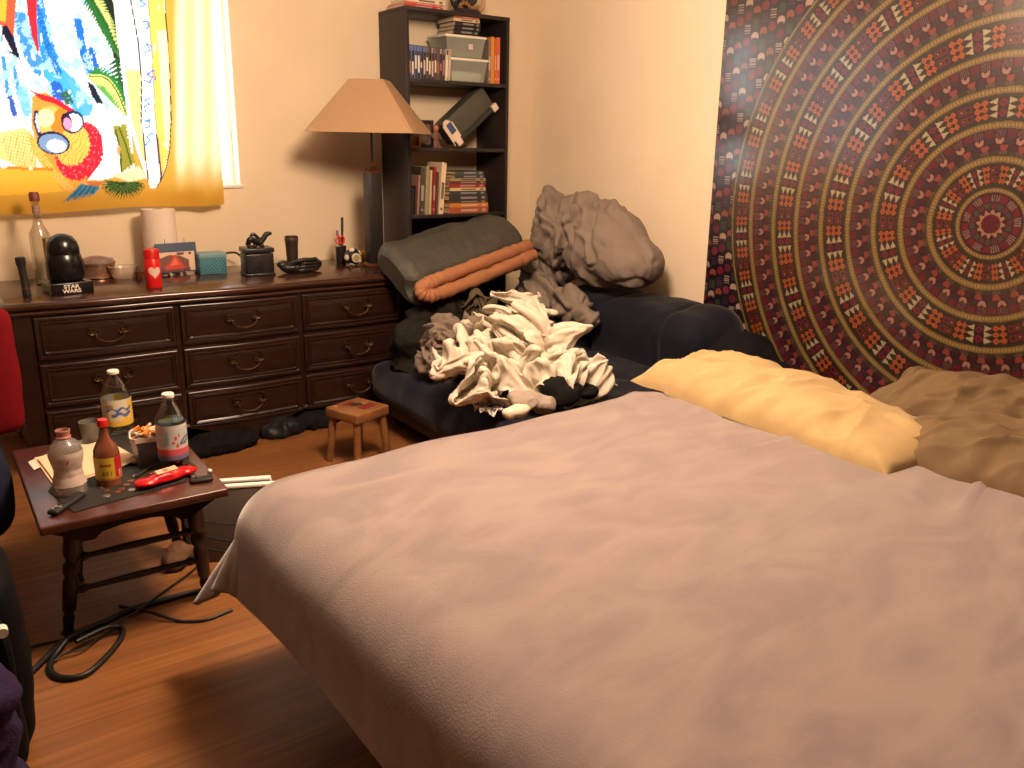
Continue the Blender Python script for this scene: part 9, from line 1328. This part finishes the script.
# hot sauce
p = tz(110, 484); h = hgt(p, 419); r = 12.0 * m_of(p, 1)
o = thing('hot_sauce_bottle', 'brown hot sauce bottle with a red cap and yellow label on the table', 'bottle', p)
g = G(); g.lathe([(r * .9, 0), (r, .004), (r, h * .48), (r * .95, h * .55), (r * .7, h * .64), (r * .42, h * .72), (r * .34, h * .82), (r * .33, h * .90), (0, h * .9)], n=40); mk('bottle_body', g, mat('sauce_glass', (92, 46, 28), .15, rgb2=(124, 74, 50), vscale=8, coat=.5), o)
g = G(); g.lathe([(r * .36, h * .885), (r * .44, h * .90), (r * .40, h * .99), (r * .34, h), (0, h)], n=28); mk('cap', g, mat('red_cap', (190, 24, 24), .4), o)
def lab_h(u, v):
    C = np.ones((len(u), 3)) * Lc(206, 172, 56); C[u > .35] = Lc(176, 34, 36); C[(u > .55) & (u < 1.15) & (v > .12) & (v < .38) & (np.sin(u * 90) > 0)] = Lc(206, 190, 180)
    C[(np.abs(v - .66) < .06) & (np.abs(u + .3) < .45)] = Lc(150, 70, 30); C[(np.abs(v - .3) < .08) & (np.abs(u + .3) < .38) & (np.sin(u * 22) > -.2)] = Lc(120, 104, 40); C[v < .08] = Lc(190, 120, 50); C[u < -1.4] = Lc(176, 34, 36); return C
label_band(r, h * .12, h * .46, lab_h, 'label', o, 'label_hot')
# cup, ash tub, papers, mat
p = tz(92, 443); h = hgt(p, 421); r = 10 * m_of(p, 1); o = thing('cup', 'dim grey-green cup behind the papers on the table', 'cup', p)
g = G(); g.lathe([(r * .72, 0), (r * .78, .004), (r, h), (r * .93, h), (r * .72, h * .2), (0, h * .2)], n=32); mk('cup_wall', g, mat('grey_green_cup', (96, 96, 86), .4), o)
p = tz(150, 462); h = hgt(p, 433); s_ = m_of(p, 1); o = thing('tub', 'square clear plastic tub filled with orange cigarette butts', 'tub', p, -.18)
def sq(a, z, c=.3): return [(x * a, y * a, z) for x, y in ((-1, -1 + c), (-1 + c, -1), (1 - c, -1), (1, -1 + c), (1, 1 - c), (1 - c, 1), (-1 + c, 1), (-1, 1 - c))]
a0_, a1_ = 11.5 * s_, 15.5 * s_
g = G(); vs = sq(a0_, .001) + sq(a1_, h * .86); g.add(vs, [tuple(range(8))[::-1]] + [(k, (k + 1) % 8, 8 + (k + 1) % 8, 8 + k) for k in range(8)]); mk('tub_wall', g, clear_mat('frosted_tub', (176, 178, 182), .14, .1, fade=.3), o, smooth=0)
g = G(); vs = sq(a1_, h * .84) + sq(a1_ * 1.05, h * .85) + sq(a1_ * 1.05, h) + sq(a1_ * .97, h) + sq(a1_ * .97, h * .84)
for q in range(4): g.add(vs[q * 8:q * 8 + 16], [(k, (k + 1) % 8, 8 + (k + 1) % 8, 8 + k) for k in range(8)])
mk('rim', g, mat('white_plastic_rim', (226, 216, 204), .45), o, smooth=0)
g = G(); vs = sq(a0_ * .97, .003) + sq(a0_ * 1.08, h * .24); g.add(vs, [tuple(range(8))[::-1], tuple(range(8, 16))] + [(k, (k + 1) % 8, 8 + (k + 1) % 8, 8 + k) for k in range(8)]); mk('blue_base', g, mat('blue_base', (36, 52, 96), .4), o, smooth=0)
g = G(); vs = sq(a1_ * .9, h * .55) + sq(a1_ * .95, h * .86); g.add(vs, [tuple(range(8))[::-1], tuple(range(8, 16))] + [(k, (k + 1) % 8, 8 + (k + 1) % 8, 8 + k) for k in range(8)]); mk('ash', g, mat('ash', (110, 92, 76), .9, var=.4, vscale=60), o, smooth=0)
random.seed(12)
for k in range(46):
    g = G(); L2 = .03; g.cyl((-L2 / 2, 0, 0), (L2 * .2, 0, 0), .0042, n=10); g.mi = 1; g.cyl((L2 * .2, 0, 0), (L2 / 2, 0, 0), .0042, n=10); 
    R_ = Euler((0, random.uniform(-.5, .5), random.uniform(0, 2 * PI)))
    b = mk('cigarette_butt', g, [mat('butt_orange', (206, 128, 56), .7), mat('butt_white', (226, 210, 190), .7)], None, p + Vector((random.uniform(-.8, .8) * a1_ * .85, random.uniform(-.8, .8) * a1_ * .85, h * .90 + random.uniform(0, .02))), R_)
    tag(b, 'orange cigarette butt among those heaped in the square tub', 'cigarette butt', 'cigarette butts in the square tub')
pc = tz(83, 463)
def paper(poly, z, lb, m, t=.0008, name='paper'):
    P = [onz(a, b, TZ + z) for a, b in poly]; c = sum(P, Vector()) / len(P)
    g = G(); g.prism([(q.x - c.x, q.y - c.y) for q in P][::-1], 0, t); return tag(mk(name, g, m, None, (c.x, c.y, TZ + z), smooth=0), lb, 'paper')
m_pap = mat('paper', (236, 202, 164), .8); m_pap2 = mat('paper_white', (232, 216, 196), .8)
g = G()
mt = [onz(a, b, TZ) for a, b in ((86, 440), (136, 432), (196, 466), (186, 482), (74, 513), (48, 492))]; c = sum(mt, Vector()) / 6
g.prism([(q.x - c.x, q.y - c.y) for q in mt][::-1], .0002, .003); tag(mk('table_mat', g, mat('black_mat', (30, 27, 26), .7), None, (c.x, c.y, TZ), smooth=0), 'thin black mat under the bottles on the table', 'mat')
paper([(28, 462), (84, 439), (88, 445), (34, 470)], .0034, 'white sheet sticking out at the left under the cream papers', m_pap2)
paper([(34, 458), (104, 442), (138, 461), (56, 489)], .0045, 'lower cream sheet of paper under the bottles', m_pap)
paper([(38, 460), (106, 441), (134, 457), (120, 466), (58, 487)], .0056, 'upper cream sheet of paper under the bottles', m_pap, .006)
q = onz(131, 464, TZ + .003); tag(blob('tissue', [(q + Vector((0, 0, .008)), (.022, .014, .010)), (q + Vector((-.02, -.01, .006)), (.016, .012, .007))], mat('tissue_paper', (228, 206, 180), .9), lambda P, N: folds(P, N, .006, 30, 141), vox=.0028, smooth=2, zmin=TZ + .0032), 'crumpled white tissue at the corner of the cream papers', 'tissue')
# remotes, gum pack, lighter, pen, coins, bead
def slab(name, a, b, w, h, m, lb, cat, buttons=None, z=.003):
    A = tz(*a); B = tz(*b); d = B - A; L_ = d.length; o = thing(name, lb, cat, ((A.x + B.x) / 2, (A.y + B.y) / 2, TZ + z), math.atan2(d.y, d.x))
    g = G(); g.box((0, 0, h / 2), (L_, w, h), h * .4, 3); mk('shell', g, m, o)
    if buttons:
        for x, y, r_, bm_ in buttons: g = G(); g.lathe([(r_, h - .001), (r_, h + .0015), (r_ * .7, h + .002)], (x * L_, y * w, 0), n=14); mk('button', g, bm_, o)
    return o
m_but = mat('grey_button', (150, 140, 130), .5)
slab('remote', (52, 517), (82, 497), .03, .014, m_mblk, 'slim black remote control at the front left corner of the table', 'remote', [(-.28, .2, .004, m_but), (-.28, -.2, .004, m_but), (-.38, .2, .004, m_but), (-.1, 0, .005, m_mblk)])
slab('speaker', (160, 472), (181, 466), .045, .028, m_mblk, 'small matt black box by the foot of the pink-label bottle', 'box', [(-.2, 0, .006, m_mblk)])
slab('remote', (190, 483), (213, 480), .032, .013, m_mblk, 'small black fob at the right edge of the table', 'fob', [(-.2, 0, .005, m_mblk)], 0)
slab('pocket_knife', (177, 463), (194, 479), .016, .010, mat('dark_steel', (70, 68, 68), .35, .7), 'dark pocket knife lying between the pink-label bottle and the fob', 'knife', None, 0)
slab('pen', (136, 479), (161, 463), .009, .008, m_mblk, 'thin black pen lying diagonally beside the coins', 'pen')
A = tz(141, 490); B = tz(192, 474); d = B - A
o = thing('snack_packet', 'crumpled red snack packet lying at the front of the table', 'packet', ((A.x + B.x) / 2, (A.y + B.y) / 2, TZ + .003), math.atan2(d.y, d.x))
L_ = d.length
blob('wrapper', [((0, 0, .018), (L_ * .46, .026, .017)), ((-L_ * .36, 0, .015), (.04, .03, .013)), ((L_ * .36, 0, .013), (.04, .026, .012)), ((0, .0, .012), (L_ * .45, .03, .010))], mat('red_foil', (196, 22, 24), .28, .25), lambda P, N: folds(P, N, .0022, 22, 151, fine=.5), vox=.004, smooth=2, zmin=.0005, parent=o)
g = G(); pts = [(-.035, -.016), (.03, -.016), (.036, .014), (-.028, .014)]
gp = G(); gp.prism(pts, .0335, .0355); mk('white_print', gp, mat('cream_print', (222, 186, 150), .4), o, smooth=0)
m_cop2 = mat('copper_coin', (150, 88, 56), .35, .8); m_sil = mat('silver_coin', (176, 166, 152), .3, .85)
random.seed(3); taken = []
for k, (px, py, sil) in enumerate([(101, 488, 0), (106, 491, 0), (113, 486, 0), (107, 497, 1), (122, 490, 0), (127, 486, 0), (132, 491, 1), (131, 482, 0), (139, 486, 0), (136, 477, 1), (150, 474, 0), (155, 473, 1), (148, 479, 0), (118, 493, 0)]):
    q = tz(px, py); r_ = .0105 if sil else .0092; g = G(); g.lathe([(r_ * .96, 0), (r_, .0004), (r_, .0014), (r_ * .96, .0018), (r_ * .85, .0016), (0, .0016)], n=24)
    nm = ['by the foot of the hot sauce bottle', 'in front of the hot sauce bottle', 'beside the pen', 'left of the red packet'][min(3, k // 4)]
    tag(mk('coin', g, m_sil if sil else m_cop2, None, (q.x, q.y, TZ + .0032)), ('silver' if sil else 'copper') + ' coin scattered on the black mat of the table', 'coin', ('silver' if sil else 'copper') + ' coins on the table')
q = tz(210, 473); g = G(); g.ball((0, 0, .007), .007, 3); tag(mk('bead', g, mat('white_cap', (232, 226, 214), .45), None, (q.x, q.y, TZ)), 'tiny white ball at the right edge of the table', 'bead')

# ------------------------------------------------------------------ floor: two white-edged boards behind the table, cables, clutter under the dresser
m_gp = mat('grey_panel', (84, 76, 68), .6, var=.03, vscale=10)
for k, (pl_, pr_, lb) in enumerate([((222, 479.5), (273, 476), 'rear grey board with a white top edge standing behind the table'), ((226, 485), (278, 481.5), 'front grey board with a white top edge standing behind the table')]):
    hz = .284 - .006 * k; A = onz(*pl_, hz); B = onz(*pr_, hz); d = (B - A); an = math.atan2(d.y, d.x); d.normalize()
    cx_ = B - d * .16
    o = thing('panel', lb, 'board', (cx_.x, cx_.y, 0), an, 'white-edged boards standing between table and bed')
    g = G(); g.box2((-.15, -.010, .0), (.15, .010, hz - .010), .002); mk('board', g, m_gp, o)
    g = G(); g.box2((-.152, -.012, hz - .010), (.152, .012, hz), .002); mk('white_edge', g, m_white, o)
    g = G(); g.box2((.148, -.0115, .0), (.154, .0115, hz - .010), .001); mk('side_edge', g, m_white, o)
m_cab = mat('black_cable', (20, 18, 18), .45)
def cable(pts, r, lb, name='cable', hz=None, m=None):
    P = []
    for k, (a, b) in enumerate(pts):
        z = r + (hz[k] if hz else 0); P.append(onz(a, b, z))
    c = P[0].copy(); c.z = 0; g = G(); g.tube([q - c for q in spline(P, 10)], r, 10)
    return tag(mk(name, g, m or m_cab, None, c), lb, 'cable')
cable([(2, 690), (22, 680), (44, 660), (60, 644), (80, 632), (104, 622), (130, 610), (160, 601), (195, 592), (228, 588)], .0095, 'thick black cable running from the left under the table to the bed')
cable([(66, 641), (55, 655), (50, 668), (56, 676), (70, 678), (88, 673), (105, 658), (118, 643), (123, 632), (118, 627), (106, 628), (88, 636), (76, 642)], .0085, 'black cable coiled in a loop on the floor in front of the table', hz=[.018, .004, 0, 0, 0, 0, 0, 0, .004, .01, .02, .02, .02])
cable([(6, 658), (34, 646), (62, 640), (96, 634), (134, 613), (166, 590), (190, 573), (206, 558)], .004, 'thin black wire running diagonally under the table to the boards', hz=[0, 0, 0, .018, .02, .006, 0, 0])
cable([(120, 606), (150, 612), (180, 621), (205, 620), (232, 610)], .005, 'black wire curving out from the cables towards the bed', hz=[.0, .02, 0, 0, 0])
cable([(48, 668), (62, 655), (84, 648), (104, 634), (122, 626)], .003, 'hair-thin wire crossing inside the loop of cable', hz=[0, .012, .012, .01, .026])
for k, (y0, y1, lb) in enumerate([(521, 523, 'uppermost of three wires hanging in front of the grey boards'), (536, 541, 'middle one of three wires hanging in front of the grey boards'), (548, 552, 'lowest of three wires hanging in front of the grey boards')]):
    A = ony(202, y0, 2.60); B = ony(250, y1, 2.60); g = G(); md_ = (A + B) / 2 + Vector((0, -.005, -.006))
    c = A.copy(); g.tube([q - c for q in spline([A, A * .6 + md_ * .4, md_, B], 6)], .003 + .001 * (k > 0), 8); tag(mk('wire', g, m_cab, None, c), lb, 'wire')
q = onz(185, 566, 0); tag(blob('paper_bag', [((q.x, q.y + .02, .04), (.05, .04, .045)), ((q.x - .03, q.y, .03), (.04, .04, .03))], mat('brown_paper', (96, 66, 42), .8), lambda P, N: folds(P, N, .01, 12, 161), vox=.006, smooth=2, zmin=.001), 'small crumpled tan paper bag under the right of the table', 'paper bag')
# clutter under the dresser
for k, (px, py, rx, ry, rz, rgb, lb, nm) in enumerate([(222, 448, .17, .09, .055, (20, 18, 18), 'black cloth bundle on the floor under the dresser, nearest the table', 'cloth_bundle'), (285, 432, .10, .08, .05, (40, 40, 44), 'dark grey plastic bag poking out under the middle of the dresser', 'plastic_bag'), (318, 424, .14, .07, .05, (22, 20, 20), 'black shoe-like bundle under the dresser behind the stool', 'cloth_bundle')]):
    q = onz(px, py, .02)
    tag(blob(nm, [((q.x, q.y + .03, rz * .6), (rx, ry, rz)), ((q.x + rx * .5, q.y + .04, rz * .5), (rx * .6, ry * .8, rz * .7)), ((q.x - rx * .6, q.y + .02, rz * .5), (rx * .5, ry * .7, rz * .8))], mat('bundle_%d' % k, tuple(v * .7 for v in rgb), .45 if k == 1 else .85, spec=.2), lambda P, N: folds(P, N, .018, 11, 170 + k), vox=.009, smooth=3, zmin=.001), lb, 'bag' if k == 1 else 'cloth')

# ------------------------------------------------------------------ left edge: red chair, grey carton, backpack, purple cloth
ch = thing('armchair', 'red fabric chair with grey top edge and navy seat at the left of the dresser', 'chair', (-.085, 3.3, 0))
m_rf = mat('red_fabric', (112, 15, 22), .85, spec=.15, var=.08, vscale=20, bump=.15, bscale=120); m_gf = mat('grey_fabric', (96, 88, 84), .85); m_nf = mat('denim_navy', (24, 28, 46), .85, spec=.15, var=.12, vscale=15, bump=.15, bscale=90)
Xr = ony(25, 430, 3.6).x
def cd(P, N): return N * (.010 * pn(P * 5, 181))[:, None]
soft('backrest', [((-.02, .26, .55), (.70, .1, .50), .045, (.12, 0, 0))], m_rf, ch, lambda P, N: cd(P, N))
soft('top_edge', [((-.03, .30, .795), (.70, .11, .055), .025)], m_gf, ch, lambda P, N: cd(P, N))
soft('seat', [((-.06, -.18, .325), (.55, .66, .29), .09)], m_nf, ch, lambda P, N: N * (.014 * pn(P * 4, 183))[:, None])
for sx in (-.26, .06):
    for sy in (-.3, .2): g = G(); g.cyl((sx, sy, 0), (sx, sy, .22), .018); mk('leg', g, m_mblk, ch)
A = ony(8, 540, 2.3)
o = thing('carton', 'pale grey carton at the left edge beside the coffee table', 'box', (A.x - .185, 2.42, 0))
g = G(); g.box((0, 0, .215), (.32, .2, .43), .004); mk('carton_body', g, mat('pale_carton', (112, 106, 96), .7, var=.05), o)
g = G(); g.box((0, -.101, .38), (.04, .003, .3), 0); g.box((.0, 0, .4305), (.05, .2, .001)); mk('tape', g, mat('brown_tape', (150, 124, 90), .4), o)
A = ony(27, 620, 1.95)
bk = thing('backpack', 'black backpack with a white button at the left edge in front of the table', 'backpack', (A.x - .17, 2.02, 0))
m_nyl = mat('black_nylon', (6, 6, 7), .7, spec=.15, bump=.2, bscale=120)
soft('body', [((.0, .04, .255), (.33, .30, .50), .08)], m_nyl, bk, lambda P, N: N * (.014 * pn(P * 5, 185) + .006 * pn(P * 14, 186))[:, None])
soft('pocket', [((.01, -.12, .15), (.26, .09, .22), .04)], m_nyl, bk, lambda P, N: N * (.008 * pn(P * 7, 187))[:, None])
g = G(); B = ony(2, 631, 1.87) - bk.location; g.cyl(B + Vector((0, .01, 0)), B + Vector((0, -.012, 0)), .011); mk('white_button', g, m_cap, bk)
g = G(); g.tube(spline([(.10, -.10, .44), (.12, -.135, .36), (.12, -.155, .26)], 6), .012, 8); mk('strap', g, m_nyl, bk)
A = ony(14, 690, 1.72)
tag(blob('towel', [((A.x - .06, 1.72, A.z + .0), (.07, .08, .06)), ((A.x - .1, 1.74, A.z - .1), (.10, .1, .14)), ((A.x - .12, 1.74, .09), (.14, .12, .11))], mat('purple_terry', (42, 31, 58), .95, spec=.15, bump=.3, bscale=150), lambda P, N: folds(P, N, .014, 9, 191), vox=.009, smooth=4, zmin=.001), 'dark purple towel bundled at the lower left edge in front of the backpack', 'towel')
